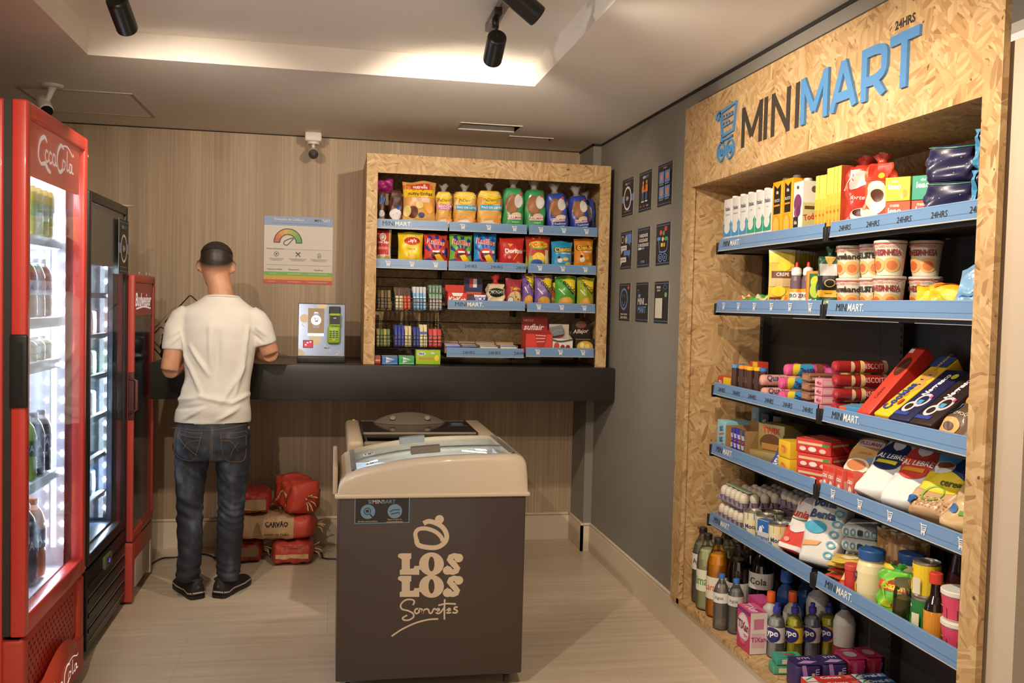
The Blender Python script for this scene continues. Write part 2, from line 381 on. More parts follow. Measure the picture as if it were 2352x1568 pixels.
# ================================================================ shared graphics
def cart2d(cu, cv, h, asp=1.0, wd=.11):
    """shopping-cart sign as ribbons; centred, height h, asp = height unit / width unit"""
    g = []
    def st(p, q=wd, sm=False):
        pts = smooth(p, 4) if sm else p
        g.append(stroke2d([(cu+(x-.5)*h/asp, cv+(y-.5)*h) for x, y in pts], q*h, asp))
    st([(.0, .97), (.16, 1.0), (.2, .9), (.36, .34), (.9, .38)]); st([(.2, .88), (1.0, .95), (.9, .38)]); st([(.36, .34), (.3, .24), (.88, .25)])
    st([(.32, .68), (.93, .72)], wd*.7); st([(.35, .5), (.9, .54)], wd*.7)
    for x in (.42, .8): g.append(ell2d(cu+(x-.5)*h/asp, cv+(.1-.5)*h, .13*h/asp, .13*h, 14, 1, inner=.45))
    return g
def fn_front(x0, x1, y, z0, z1, o=.0006): return lambda u, v, k: (x0+u*(x1-x0), y-o*k, z0+v*(z1-z0))
def put_text(b, fn, s, cu, cv, h, mat, asp, bold=0.0, maxw=None, k=2, slant=0, rot=0):
    """text centred at (cu,cv), height h in v units; asp = width/height of the surface"""
    vs, fs, ta = text2d(s, bold); w2 = h*ta/asp
    if maxw and w2 > maxw: w2 = maxw
    cr, sr = math.cos(rot), math.sin(rot); out = []
    for x, y in vs:
        X, Y = x*w2*asp+slant*y*h, y*h
        out.append((cu+(X*cr-Y*sr)/asp, cv+X*sr+Y*cr))
    b.flat((out, fs), fn, mat, k)

RAILB = M('6c8db4', .38, coat=.3); WHITEP = M('e9e4dc', .5); INK = M('2e2b2a', .5)
def price_rail(parent, x0, x1, z, y, kind, phase=.1):
    """blue price strip on a shelf lip, front towards -Y, local coordinates of the shelf"""
    b = B(); H = .052; L = x1-x0; z0 = z-H
    tilt = lambda v: -.006*(1-v)                                # lower edge stands a little forward
    fn = lambda u, v, k: (x0+u*L, y+tilt(v)-.0008*k, z0+v*H)
    b.flat(grid2d(0, .0, 1, 1, 1), fn, RAILB, 0)
    b.flat(grid2d(0, .0, 1, .06, 1), fn, M('b9b4ad', .3), 1); b.flat(grid2d(0, .34, 1, .37, 1), fn, M('5d7da3', .4), 1); b.flat(grid2d(0, .93, 1, 1, 1), fn, M('7d9cc2', .4), 1)
    b.add([(x0, y, z), (x1, y, z), (x1, y+.004, z), (x0, y+.004, z)], [(0, 1, 2, 3)], RAILB)
    b.add([(x0, y-.006, z0), (x1, y-.006, z0), (x1, y+.002, z0), (x0, y+.002, z0)], [(3, 2, 1, 0)], M('8e8882', .4))
    b.add([(x0, y+.002, z0), (x1, y+.002, z0), (x1, y+.004, z), (x0, y+.004, z)], [(3, 2, 1, 0)], M('26231f', .5))
    asp = L/H
    if kind == 'mini':
        wa = .46*text2d('MINI', .0)[2]/asp; wb = .46*text2d('MART.', .014)[2]/asp
        put_text(b, fn, 'MINI', phase, .55, .46, INK, asp, .0, k=2); put_text(b, fn, 'MART.', phase+wa/2+wb/2+.03/asp*1, .55, .46, WHITEP, asp, .014, k=2)
    elif kind == 'hrs':
        n = max(1, int(round(L/.145)))
        for i in range(n): put_text(b, fn, '24HRS', (i+phase*5)/n if n > 1 else .5, .5, .34, INK, asp, .0, k=2)
    elif kind == 'cart':
        n = max(1, int(round(L/.15)))
        for i in range(n):
            for g in cart2d((i+.5)/n, .52, .55, asp): b.flat(g, fn, WHITEP, 2)
    return b.build('price_rail', parent)

# ================================================================ TALL NICHE on the right (front at X=1.55, inner Y 2.04-3.92)
FX = 1.55
t = thing('display_niche', 'tall built-in pressed-wood niche with the large shop sign above its shelves', 'niche', (FX, 3.0, .17))
def L(b): b.v = [(x-FX, y-3.0, z-.17) for x, y, z in b.v]; return b
b = B(); b.box(FX, FX+.018, 1.972, 4.018, 2.036, 2.397, OSBX); L(b).build('header', t)
b = B(); b.box(FX, FX+.018, 3.915, 4.018, .17, 2.036, OSBX); b.box(FX+.018, 1.97, 3.925, 3.943, .19, 2.05, OSBX); L(b).build('side_panel', t)
b = B(); b.box(FX, FX+.018, 1.972, 2.040, .17, 2.036, OSBX); b.box(FX+.018, 1.97, 2.004, 2.022, .19, 2.05, OSBX); L(b).build('side_panel', t)
b = B(); b.box(FX+.018, 1.97, 2.022, 3.925, 2.05, 2.068, OSBX); L(b).build('soffit', t)
b = B(); b.box(FX, 1.97, 2.004, 3.943, .17, .192, OSBX); L(b).build('bottom_panel', t)
b = B(); b.box(1.955, 1.97, 2.022, 3.925, 1.80, 2.05, OSBX); L(b).build('back_panel', t)
# shop sign (raised blue letters, flat black letters)
BLUEL = M('4f84b6', .45); BLK = M('3a322a', .55)
def yz(y0, y1, z0, z1): return lambda u, v, k: (FX-.0004*k, y0+(y1-y0)*u, z0+(z1-z0)*v)
def letter(ch, ya, yb_, z0, z1, mat, th, wd=.022):
    """block letter from strokes, ya = left edge (far), yb_ = right edge (near)"""
    W, Hh = abs(ya-yb_), z1-z0; q = wd; h = wd/2
    S_ = {'M': [[(h, 0), (h, Hh)], [(h*.9, Hh), (W/2, Hh*.22)], [(W/2, Hh*.22), (W-h*.9, Hh)], [(W-h, Hh), (W-h, 0)]],
          'I': [[(W/2, 0), (W/2, Hh)]], 'N': [[(h, 0), (h, Hh)], [(h*.8, Hh*.99), (W-h*.8, .01*Hh)], [(W-h, 0), (W-h, Hh)]],
          'A': [[(h, 0), (W/2, Hh-h*.3)], [(W/2, Hh-h*.3), (W-h, 0)], [(W*.22, Hh*.28), (W*.78, Hh*.28)]],
          'R': [[(h, 0), (h, Hh)], smooth([(h, Hh-h), (W*.55, Hh-h), (W-h*1.3, Hh*.84), (W-h, Hh*.67), (W-h*1.4, Hh*.46), (W*.55, Hh*.36), (h, Hh*.36)], 5), [(W*.52, Hh*.36), (W-h, 0)]],
          'T': [[(W/2, 0), (W/2, Hh-h)], [(0, Hh-h), (W, Hh-h)]]}[ch]
    b = B()
    for i_, s in enumerate(S_):
        vs, fs = stroke2d(s, q); n = len(vs); th += .00012
        f = [(FX-th, ya-u, z0+min(max(v, 0), Hh)) for u, v in vs]; g = [(FX-.0002, ya-u, z0+min(max(v, 0), Hh)) for u, v in vs]
        b.add(f, fs, mat); b.add(f+g, [(2*i, n+2*i, n+2*i+2, 2*i+2) for i in range(n//2-1)]+[(2*i+1, 2*i+3, n+2*i+3, n+2*i+1) for i in range(n//2-1)]+[(0, 1, n+1, n), (n-2, n+n-2, n+n-1, n-1)], mat)
    o = L(b).build('letter', t, label=('raised blue letter ' if th > .002 else 'flat black letter ')+ch); return o
zb, zt = 2.128, 2.283
for ch, ya, yb_ in (('M', 1704, 1751), ('I', 1754, 1763), ('N', 1771, 1814), ('I', 1825, 1835)): letter(ch, at(ya, 290, X=FX).y, at(yb_, 290, X=FX).y, zb, zt, BLK, .0012, .028)
LX = [(1844, 0, 1907, 'M'), (1910, 0, 1974, 'A'), (1982, 0, 2041, 'R'), (2046, 0, 2113, 'T')]
for px0, _, px1, ch in LX:
    letter(ch, at(px0, 230, X=FX).y, at(px1, 210, X=FX).y, zb, 2.283, BLUEL, .009, .029)
b = B()
fn = yz(2.44, 2.30, 2.300, 2.326); put_text(b, fn, '24HRS', .5, .5, 1.0, BLK, .14/.026, .035, maxw=1.0); L(b).build('lettering', t, label='small black lettering reading 24HRS')
b = B(); y0, y1 = 3.655, 3.465; asp = .19/.215
fn = yz(y0, y1, 2.105, 2.320)
def cw(pts, q=.06, sm=0, cl=False):
    vs, fs = stroke2d(smooth(pts, 5, cl)+([pts[0]] if cl else []) if sm else pts, q, asp); n = len(vs)
    f = [fn(u, v, 20) for u, v in vs]; g = [fn(u, v, .5) for u, v in vs]; b.add(f, fs, BLUEL)
    b.add(f+g, [(2*i, n+2*i, n+2*i+2, 2*i+2) for i in range(n//2-1)]+[(2*i+1, 2*i+3, n+2*i+3, n+2*i+1) for i in range(n//2-1)], BLUEL)
cw([(.02, .82), (.0, .9), (.12, .96), (.2, .94), (.24, .86), (.06, .80)], .045); cw([(.22, .93), (.34, .48), (.3, .36), (.42, .34)]); cw([(.2, .92), (1.0, .99), (.9, .50), (.34, .46)]); cw([(.34, .38), (.88, .40)], .035)
for cx_, r0, r1 in ((.30, .17, .085), (.76, .17, .085)):
    for r in (r0, r1*.7): cw([(cx_+r*math.cos(a*PI/8)/asp*.95, .17+r*math.sin(a*PI/8)) for a in range(17)], .035)
for r_ in range(2):
    for c_ in range(4 if r_ == 0 else 3): b.flat(ell2d(.38+.14*c_, .84-.14*r_, .04, .03, 10, 1), fn, BLUEL, 20)
cw([(.34, .77), (.94, .80)], .022); cw([(.36, .63), (.92, .66)], .022)
L(b).build('cart_emblem', t, label='raised blue shopping cart emblem')

# steel shelving in the niche
BLKS = M('1d1b1a', .45); SHT = M('2a2725', .5)
t = thing('gondola_shelving', 'black steel shelving with blue price strips inside the tall wooden niche', 'shelving', (1.95, 3.9, .193))
TB = t
def LT(b): b.v = [(x-1.95, y-3.9, z-.193) for x, y, z in b.v]; return b
b = B()
for k in range(5): b.box(1.935, 1.95, 2.035, 3.02, .195+k*.32, .19+(k+1)*.32, SHT); b.box(1.935, 1.95, 3.03, 3.92, .195+k*.32, .19+(k+1)*.32, SHT)
LT(b).build('back_panel', t)
for y in (2.05, 2.85, 3.895):
    b = B(); b.box(1.895, 1.935, y-.015, y+.015, .193, 1.80, BLKS)
    for k in range(60): b.box(1.893, 1.8955, y-.006, y-.002, .22+k*.026, .232+k*.026, M('050505'))
    LT(b).build('upright', t)
RZ = [1.798, 1.540, 1.190, .935, .633]; KL = ['mini', 'cart', 'hrs', 'mini', 'mini']; KR = ['hrs', 'mini', 'mini', 'cart', 'mini']
for i, z in enumerate(RZ):
    for (ya, yb_), kd in (((3.732, 2.868), KL[i]), ((2.828, 2.125-.085), KR[i])):
        b = B(); zs = z-.034
        b.box(1.625, 1.893, yb_, ya, zs-.022, zs, BLKS); b.box(1.620, 1.626, yb_, ya, zs-.030, zs, BLKS)
        b.box(1.60, 1.893, ya, ya+.006, zs-.028, zs-.001, BLKS); b.box(1.604, 1.893, yb_-.006, yb_, zs-.028, zs-.001, BLKS)
        b.box(1.602, 1.6215, ya, ya+.018, zs-.03, zs+.02, BLKS, .003)
        if yb_ > 2.5: b.box(1.602, 1.6215, yb_-.018, yb_, zs-.03, zs+.02, BLKS, .003)
        sh = LT(b).build('shelf', t)
        # the rail is modelled facing -Y in its own frame and turned to face -X
        r = price_rail(sh, 0, ya-yb_, 0, 0, kd, .095 if kd == 'mini' and ya > 3 else .115)
        r.location = (1.610-1.95, ya-3.9, z-.193); r.rotation_euler = (0, 0, -PI/2)

# ================================================================ SNACK CABINET on the counter
DY, DX0, DX1, DZ0, DZ1 = 5.12, .168, 1.540, 1.1545, 2.297
t = thing('snack_cabinet', 'open pressed-wood cabinet of snack shelves standing on the black counter', 'cabinet', (.85, 5.4, DZ0))
def LC(b): b.v = [(x-.85, y-5.4, z-DZ0) for x, y, z in b.v]; return b
b = B(); b.box(DX0, DX1-.0, DY, DY+.015, 2.195, DZ1, OSBY); b.box(DX0, DX1, DY+.015, YB-.01, DZ1-.015, DZ1, OSBY); LC(b).build('top_panel', t)
b = B(); b.box(DX0, .228, DY, DY+.015, DZ0, 2.195, OSBY); b.box(DX0, DX0+.015, DY+.015, YB-.01, DZ0, DZ1-.015, OSBY); LC(b).build('side_panel', t)
b = B(); b.box(1.478, DX1, DY, DY+.015, DZ0, 2.195, OSBY); b.box(DX1-.015, DX1, DY+.015, YB-.01, DZ0, DZ1-.015, OSBY); LC(b).build('side_panel', t)
b = B(); brown = M('6f563c', .65)
for k in range(8): b.box(DX0+.015, DX1-.015, 5.60, 5.612, DZ0+.10+k*.13, DZ0+.225+k*.13, OSBY)
LC(b).build('back_panel', t)
SZ = [(1.950, 'mini', 'cart', 'cart0'), (1.733, 'cart', 'hrs', 'cart'), (1.517, None, 'mini', 'cart0'), (1.262, None, 'hrs', 'cart')]
for z, ka, kb, kc in SZ:
    for (xa, xb), kd in (((.226, .620), ka), ((.628, 1.068), kb), ((1.080, 1.480), kc)):
        if not kd: continue
        zz = z-.004 if (z < 1.6 and xa > 1) else z-.012 if (z < 1.3) else z
        b = B(); b.box(xa, xb, 5.175, 5.58, zz-.046, zz-.034, BLKS); b.box(xa, xb, 5.168, 5.176, zz-.05, zz-.022, BLKS)
        b.box(xa, xa+.004, 5.17, 5.598, zz-.055, zz-.035, BLKS); b.box(xb-.004, xb, 5.17, 5.598, zz-.055, zz-.035, BLKS)
        b.box(xa, xa+.004, 5.50, 5.598, zz-.09, zz-.035, BLKS); b.box(xb-.004, xb, 5.50, 5.598, zz-.09, zz-.035, BLKS)
        sh = LC(b).build('shelf', t)
        r = price_rail(sh, 0, xb-xa, 0, 0, kd.replace('0', ''), .17); r.location = (xa-.85, 5.163-5.4, zz-DZ0)

# ================================================================ FRIDGES along the left wall (doors face +X)
RED = M('c23a30', .32, coat=.3); REDD = M('8e241f', .4); GASK = M('2e2a28', .6); LINER = M('d4d8e2', .4); STEEL = M('a9a9a8', .3, .8)
LED = M('eef2ff', emit=90); LEDS = M('d8dbe2', .4)
def fridge(name, label, cat, X, y0, y1, zb, zd0, zd1, depth, cs, cd, doorw, gap, frame, liner):
    """body with open inner box, door frame, panes; returns thing and a builder for local coordinates"""
    t = thing(name, label, cat, (X-.3, (y0+y1)/2, 0)); ox, oy = X-.3, (y0+y1)/2
    def loc(b): b.v = [(x-ox, y-oy, z) for x, y, z in b.v]; return b
    xb = X-doorw-gap                                           # front plane of the body
    b = B(); th = .045
    b.box(X-depth, xb, y0, y0+th, zb, zd1, cs, .008); b.box(X-depth, xb, y1-th, y1, zb, zd1, cs, .008)
    b.box(X-depth, X-depth+th, y0+th, y1-th, zb, zd1, cs); b.box(X-depth+th, xb, y0+th, y1-th, zd1-.07, zd1-.004, cs); b.box(X-depth+th, xb, y0+th, y1-th, zb, zd0+.04, cs)
    loc(b).build('body', t)
    b = B(); lx = X-depth+th; e = .003
    b.box(lx, lx+e, y0+th, y1-th, zd0+.04, zd1-.07, liner); b.box(lx+e, xb, y0+th, y0+th+e, zd0+.04, zd1-.07, liner); b.box(lx+e, xb, y1-th-e, y1-th, zd0+.04, zd1-.07, liner)
    b.box(lx+e, xb, y0+th+e, y1-th-e, zd0+.04, zd0+.043, liner); b.box(lx+e, xb, y0+th+e, y1-th-e, zd1-.073, zd1-.07, liner); loc(b).build('inner_liner', t)
    b = B(); b.box(xb, X-doorw, y0+.004, y1-.004, zd0+.004, zd0+.03, GASK); b.box(xb, X-doorw, y0+.004, y1-.004, zd1-.03, zd1-.004, GASK)
    b.box(xb, X-doorw, y0+.004, y0+.03, zd0+.03, zd1-.03, GASK); b.box(xb, X-doorw, y1-.03, y1-.004, zd0+.03, zd1-.03, GASK); loc(b).build('gasket', t)
    b = B(); f = frame[0]; bot, top = frame[1:3]
    b.box(X-doorw, X, y0, y0+f, zd0, zd1, cd, .007); b.box(X-doorw, X, y1-f, y1, zd0, zd1, cd, .007); b.box(X-doorw, X-.001, y0+f-.006, y1-f+.006, zd0, zd0+bot, cd, .006); b.box(X-doorw, X-.001, y0+f-.006, y1-f+.006, zd1-top, zd1, cd, .006)
    door = loc(b).build('door', t)
    b = B(); b.box(X-.010, X-.007, y0+f-.004, y1-f+.004, zd0+bot-.004, zd1-top+.004, PANE); b.box(X-doorw+.006, X-doorw+.009, y0+f-.004, y1-f+.004, zd0+bot-.004, zd1-top+.004, PANE); loc(b).build('glass_pane', door)
    return t, door, loc, xb
def header_fn(X, y0, y1, z0, z1): return lambda u, v, k: (X+.0006*k, y0+u*(y1-y0), z0+v*(z1-z0))
def led_or_reflection(t, loc, x, y, z0, z1, n, r=.0055, face='y'):
    b = B(); b.box(x-.008, x+.008, y-.002, y+.002, z0, z1, LEDS)
    for i in range(n):
        z = z0+(z1-z0)*(i+.5)/n
        b.box(x-r, x+r, y-.006, y-.002, z-r, z+r, LED)
    return loc(b).build('led_or_reflection', t)
def wire_shelf(t, loc, x0, x1, y0, y1, z, mat=None, lip=.03):
    mat = mat or M('d9dce2', .35); b = B(); b.box(x1-.004, x1, y0, y1, z-.004, z+lip, mat); b.box(x1-.03, x1-.004, y0, y1, z+lip-.006, z+lip-.002, M('eef0f4', .3))
    for k in range(12): x = x0+(x1-.03-x0)*k/11; b.box(x-.0015, x+.0015, y0, y1, z-.002, z+.002, mat)
    for y in (y0, (y0+y1)/2, y1-.005): b.box(x0, x1-.004, y, y+.005, z-.006, z-.002, mat)
    return loc(b).build('shelf', t)

# --- big red cola cooler
X = -.92; y0, y1 = 3.078, 3.795
t, door, loc, xb = fridge('drinks_cooler', 'tall red drinks cooler with a lit glass door, nearest at the left', 'cooler', X, y0, y1, .10, .428, 2.085, .72, RED, RED, .045, .022, (.038, .062, .05), LINER)
b = B(); fn = header_fn(X-.014, y0+.034, y1-.075, 1.865, 2.036)
b.flat(grid2d(0, 0, 1, 1, 2), fn, M('c8503f', .4, emit=.45), 0); b.flat(grid2d(0, 0, 1, 1, 2), lambda u, v, k: (X-.022, fn(u, v, 0)[1], fn(u, v, 0)[2]), RED, 0)
W = M('efe3dc', .5, emit=.5); asp = .604/.171
def scr(b, fn, pts, wd, asp, mat, k=2): b.flat(stroke2d(smooth(pts, 5), wd, asp), fn, mat, k)
def cola(b, fn, asp, mat, s=1.0, cu=.5, cv=.5, kk=2):
    """flowing two-word script"""
    T = lambda pts: [(cu+(x-.5)*s*.94, cv+(y-.5)*s) for x, y in pts]
    q = .055*s
    scr(b, fn, T([(.27, .80), (.20, .90), (.10, .74), (.06, .42), (.12, .22), (.22, .26), (.30, .14), (.36, .10)]), [q*(1+1.1*abs(math.sin(i*.17))) for i in range(36)], asp, mat, kk)
    for x in (.24, .33, .42): scr(b, fn, T([(x+.05, .56), (x+.01, .60), (x-.02, .44), (x+.02, .32), (x+.08, .42)]), q, asp, mat, kk)
    scr(b, fn, T([(.47, .58), (.48, .36), (.52, .34)]), q, asp, mat, kk)
    scr(b, fn, T([(.70, .86), (.62, .92), (.54, .70), (.53, .40), (.59, .22), (.68, .32)]), [q*(1+1.0*abs(math.sin(i*.2))) for i in range(26)], asp, mat, kk)
    scr(b, fn, T([(.72, .54), (.68, .56), (.67, .36), (.72, .34), (.74, .52), (.72, .54)]), q, asp, mat, kk); scr(b, fn, T([(.80, .86), (.79, .5), (.80, .34), (.84, .40)]), q, asp, mat, kk)
    scr(b, fn, T([(.92, .54), (.87, .54), (.86, .34), (.91, .36), (.93, .54), (.93, .36), (.98, .34)]), q, asp, mat, kk); scr(b, fn, T([(.66, .92), (.80, .97), (.95, .80), (.98, .86)]), q*.8, asp, mat, kk)
cola(b, fn, asp, W, .78, .52, .52); loc(b).build('lit_header', door, label='red header with white cursive lettering')
b = B(); b.box(X-.046, X+.006, y0-.010, y0+.004, 1.145, 1.370, M('1d1b1b', .4), .006); b.box(X-.030, X-.008, y0-.0115, y0-.009, 1.175, 1.345, M('0b0a0a', .6)); loc(b).build('handle', door, label='black recessed handle')
b = B()                                                          # plinth with round vent holes and a bulging white-lettered kick plate
b.box(X-.60, X-.02, y0+.004, y1-.004, .10, .42, REDD)
PL = M('b8402f', .5); b.box(X-.07, X-.004, y0, y0+.05, .07, .42, PL, .012); b.box(X-.07, X-.004, y1-.07, y1, .07, .42, PL, .012); b.box(X-.07, X-.016, y0+.045, y1-.065, .22, .42, PL, .004); b.box(X-.07, X, y0+.003, y1-.003, .05, .20, PL, .02)
for r_ in range(8):
    for c_ in range(15):
        yy, zz = y0+.075+c_*.036+(r_ % 2)*.018, .235+r_*.0205
        if yy < y1-.10: b.add([(X-.0155, yy+.0065*math.cos(a*PI/4), zz+.0065*math.sin(a*PI/4)) for a in range(8)], [tuple(range(8))], M('5e1712', .8))
vs = []
for i in range(21):
    u = i/20; hgt = .10*math.sin(PI*u); vs += [(X+.001, y0+.08+u*.52, .20), (X+.012*math.sin(PI*u), y0+.08+u*.52, .19+hgt*.9), (X+.018*math.sin(PI*u)-.01, y0+.08+u*.52, .06)]
b.add(vs, [f for i in range(20) for f in ((3*i, 3*i+3, 3*i+4, 3*i+1), (3*i+1, 3*i+4, 3*i+5, 3*i+2))], M('c8452f', .45), True)
fn2 = lambda u, v, k: (X+.013+.0006*k, y0+.16+u*.42, .085+v*.10); cola(b, fn2, 4.2, W, 1.0, .5, .5)
loc(b).build('plinth', t, label='red plastic plinth with vent holes')
for z in (.44, 2.03):
    b = B(); b.tube([(X-.03, y1-.01, z), (X-.03, y1+.02, z-.01), (X-.01, y1+.035, z-.005)], .007, M('cfc6ba', .35, .5)); loc(b).build('hinge', t)
led_or_reflection(t, loc, X-.072, y1-.052, .53, 1.80, 19); led_or_reflection(t, loc, X-.125, y1-.052, .53, 1.80, 19, .004); led_or_reflection(t, loc, X-.20, y1-.052, .53, 1.80, 19, .003)  # the two smaller strips imitate reflections of the first in the door glass
SZs = []
for py in (551, 728, 822, 1072): SZs.append(at(136, py, X=-1.0).z)
SZs.append(.475)
for z in SZs[:4]: wire_shelf(t, loc, X-.62, X-.078, y0+.05, y1-.05, z-.03)
# --- bottles and cans inside
def drink(kind, name, label, cat, x, y, z, h, r, liq, lab, cap, txt=None, group=None, tint=None, lv=.86, labz=(.38, .62)):
    """PET bottle or can; built standing at (x, y, z)"""
    b = B(); lq = M(liq, .12, coat=.6) if not tint else None
    if kind == 'can':
        b.lathe([(r*.8, 0), (r, .06*h), (r, .88*h), (r*.82, .98*h), (r*.82, h), (r*.78, h), (r*.76, .985*h), (0, .985*h)], M(liq, .3, .4), n=20)
        fn = lambda u, v, k: ((r+.0004*k)*math.sin(u*2*PI-PI/2+.6), -(r+.0004*k)*math.cos(u*2*PI-PI/2+.6), v*h)
        b.flat(grid2d(.0, .28, 1, .7, 20), fn, M(lab, .3, .2), 1)
        if txt: put_text(b, fn, txt, .3, .5, .2, WHITEP, 2*PI*r/h, .01, k=2)
        o = b.build(name, loc=(x, y, z)); return tag(o, label, cat, group)
    t = thing(name, label, cat, (x, y, z), group=group)
    prof = [(r*.7, 0), (r*.95, .02*h), (r, .06*h), (r, .30*h), (r*.93, .36*h), (r*.95, .55*h), (r, .62*h), (r*.96, .70*h), (r*.72, .82*h), (r*.40, .90*h), (r*.36, .93*h)]
    if kind == 'tall': prof = [(r*.7, 0), (r*.95, .015*h), (r, .04*h), (r, .60*h), (r*.97, .68*h), (r*.80, .78*h), (r*.48, .87*h), (r*.34, .92*h), (r*.33, .945*h)]
    if tint: b.lathe(prof, PET, n=20)
    lvl = [p for p in prof if p[1] <= lv*h]; lvl.append((lvl[-1][0]*.8, lv*h))
    sc_ = .965 if tint else 1.0
    b.lathe([(p[0]*sc_, p[1]+.001) for p in lvl], M(liq, .1, coat=.7) if liq else WATER, n=20)
    if not tint: b.lathe(prof[len(lvl)-2:], PET, n=20)
    b.build('bottle_body', t)
    b = B(); rr = r*1.012
    fn = lambda u, v, k: ((rr+.0004*k)*math.sin(u*2*PI), -(rr+.0004*k)*math.cos(u*2*PI), v*h)
    b.flat(grid2d(0, labz[0], 1, labz[1], 20), fn, M(lab, .45), 1); A = 2*PI*r/h
    if txt: 
        for q in (0, .5): put_text(b, fn, txt[0], q+.02, (labz[0]+labz[1])/2, (labz[1]-labz[0])*.42, M(txt[1], .5), A, .015, maxw=.30, k=3)
    b.build('label', t)
    b = B(); rc = r*.40; b.lathe([(rc, .925*h), (rc*1.03, .93*h), (rc*1.03, .985*h), (rc*.94, h), (0, h)], M(cap, .4), n=16); b.build('cap', t)
    return t
xi = X-.115
for k in range(8):
    yy = 3.44+(k % 4)*.067; xx = xi+.01-(k//4)*.072
    drink('can', 'drink_can', 'yellow drink can on the top shelf of the red cooler', 'can', xx, yy, SZs[0]+.001, .165, .028, 'c9b83c', '8f9a2e', 'c9c9c9', None, 'yellow cans in the red cooler')
rows = [(1, .21, '6c2c2a', 'b6b3bd', 'f0f0f0', 'purple-labelled bottle on the second shelf of the red cooler', ('AGUA', '3c4f9c')), (2, .085, 'd6cdb0', 'ece6cf', 'e8e2d2', 'small pale yoghurt bottle on the third shelf of the red cooler', None),
        (3, .225, '2e1520', '4e2b55', '3a2a55', 'dark grape soda bottle on the fourth shelf of the red cooler', ('FANTA', 'f4f0ee')), (4, .285, 'e58a1d', '3b2a5c', 'e8772a', 'large orange soda bottle on the bottom of the red cooler', ('FANTA', 'f4f0ee'))]
for i, h, liq, lab, cap, lb, tx in rows:
    for k in range(3):
        yy = 3.47+k*.088; z = SZs[i]+.001; c = (liq, lab, cap); l2 = lb
        if i == 3 and k == 0: c = ('a6c83c', '2f6b35', '3aa23a'); l2 = 'lime soda bottle with a dark green label in the red cooler'
        if i == 4 and k == 0: c = ('2e1520', '4e2b55', '5a2b66'); l2 = 'large grape soda bottle on the bottom of the red cooler'
        if i == 4 and k > 1: continue
        drink('pet', 'soda_bottle' if i > 2 else 'drink_bottle', l2, 'bottle', xi-.004-(.008 if i == 4 else 0), yy+(.02 if i == 4 else 0), z, h, .036 if i < 4 else .043, c[0], c[1], c[2], tx, {1: 'bottles on the second shelf of the red cooler', 2: 'yoghurt bottles in the red cooler', 3: 'soda bottles on the fourth shelf of the red cooler', 4: 'big soda bottles at the bottom of the red cooler'}[i])
for nm, (lx, ly, lz), sx, sy, e in (('cooler_lamp', (X-.30, (y0+y1)/2, 1.95), .4, .5, 26), ('cooler_lamp', (X-.09, y1-.075, 1.17), .02, 1.25, 20)):
    Lg = bpy.data.lights.new(nm, 'AREA'); Lg.shape = 'RECTANGLE'; Lg.size = sx; Lg.size_y = sy; Lg.energy = e; Lg.color = (.82, .88, 1)
    lo = bpy.data.objects.new(nm, Lg); COL.objects.link(lo); lo.parent = t
    lo.location = (lx-t.location.x, ly-t.location.y, lz)
    lo.rotation_euler = (0, 0, 0) if sx > .1 else Matrix(((1, 0, 0), (0, 0, 1), (0, -1, 0))).transposed().to_euler()
    if sx < .1: lo.rotation_euler = (PI/2, 0, PI)                # faces -Y, long side vertical
# --- black cooler
X = -.96; y0, y1 = 3.992, 4.70
BK = M('292523', .4)
t, door, loc, xb = fridge('display_fridge', 'tall black display fridge with lit shelves between the two red coolers', 'fridge', X, y0, y1, .03, .385, 1.915, .70, BK, BK, .04, .015, (.034, .045, .042), M('5b6a7c', .35))
b = B(); b.box(X-.035, X-.002, y0, y1, .04, .372, M('201d1c', .35), .004)
for k in range(4): b.box(X-.003, X+.001, y0+.02, y1-.02, .07+k*.062, .075+k*.062, M('6a645e', .3)); b.box(X-.003, X+.002, y0+.02, y1-.02, .11+k*.062, .125+k*.062, M('15120f', .4))
loc(b).build('grille', t, label='black louvred grille')
b = B(); b.box(X-.002, X+.012, 4.25, 4.37, .305, .358, M('5f6a4a', .4), .003); b.box(X+.012, X+.0125, 4.28, 4.335, .318, .345, M('2a2a40', .3)); fn = header_fn(X+.013, 4.285, 4.33, .322, .341); put_text(b, fn, '-3', .5, .5, .9, M('5a62ff', emit=3), 2.4, .02); loc(b).build('temperature_display', t)
b = B(); fn = header_fn(X-.012, y0+.035, y1-.035, 1.62, 1.872); b.flat(grid2d(0, 0, 1, 1, 1), fn, M('6e645a', .35), 0); loc(b).build('header_panel', door, label='brown-grey panel behind the top of the glass')
b = B(); b.tube([(X-.02, y1-.05, 1.915), (X-.02, y1+.02, 1.922), (X+.01, y1+.04, 1.925)], .006, M('d8cfc0', .35, .3)); loc(b).build('hinge', t)
led_or_reflection(t, loc, X-.085, y1-.052, .46, 1.66, 18); led_or_reflection(t, loc, X-.20, y1-.052, .46, 1.66, 18, .003)
for k in range(6): wire_shelf(t, loc, X-.55, X-.08, y0+.05, y1-.05, .56+k*.185, M('8e98a6', .35), .02)
Lg = bpy.data.lights.new('fridge_lamp', 'AREA'); Lg.shape = 'RECTANGLE'; Lg.size = .02; Lg.size_y = 1.2; Lg.energy = 12; Lg.color = (.78, .87, 1)
lo = bpy.data.objects.new('fridge_lamp', Lg); COL.objects.link(lo); lo.parent = t; lo.location = (X-.09-t.location.x, y1-.075-t.location.y, 1.05); lo.rotation_euler = (PI/2, 0, PI)
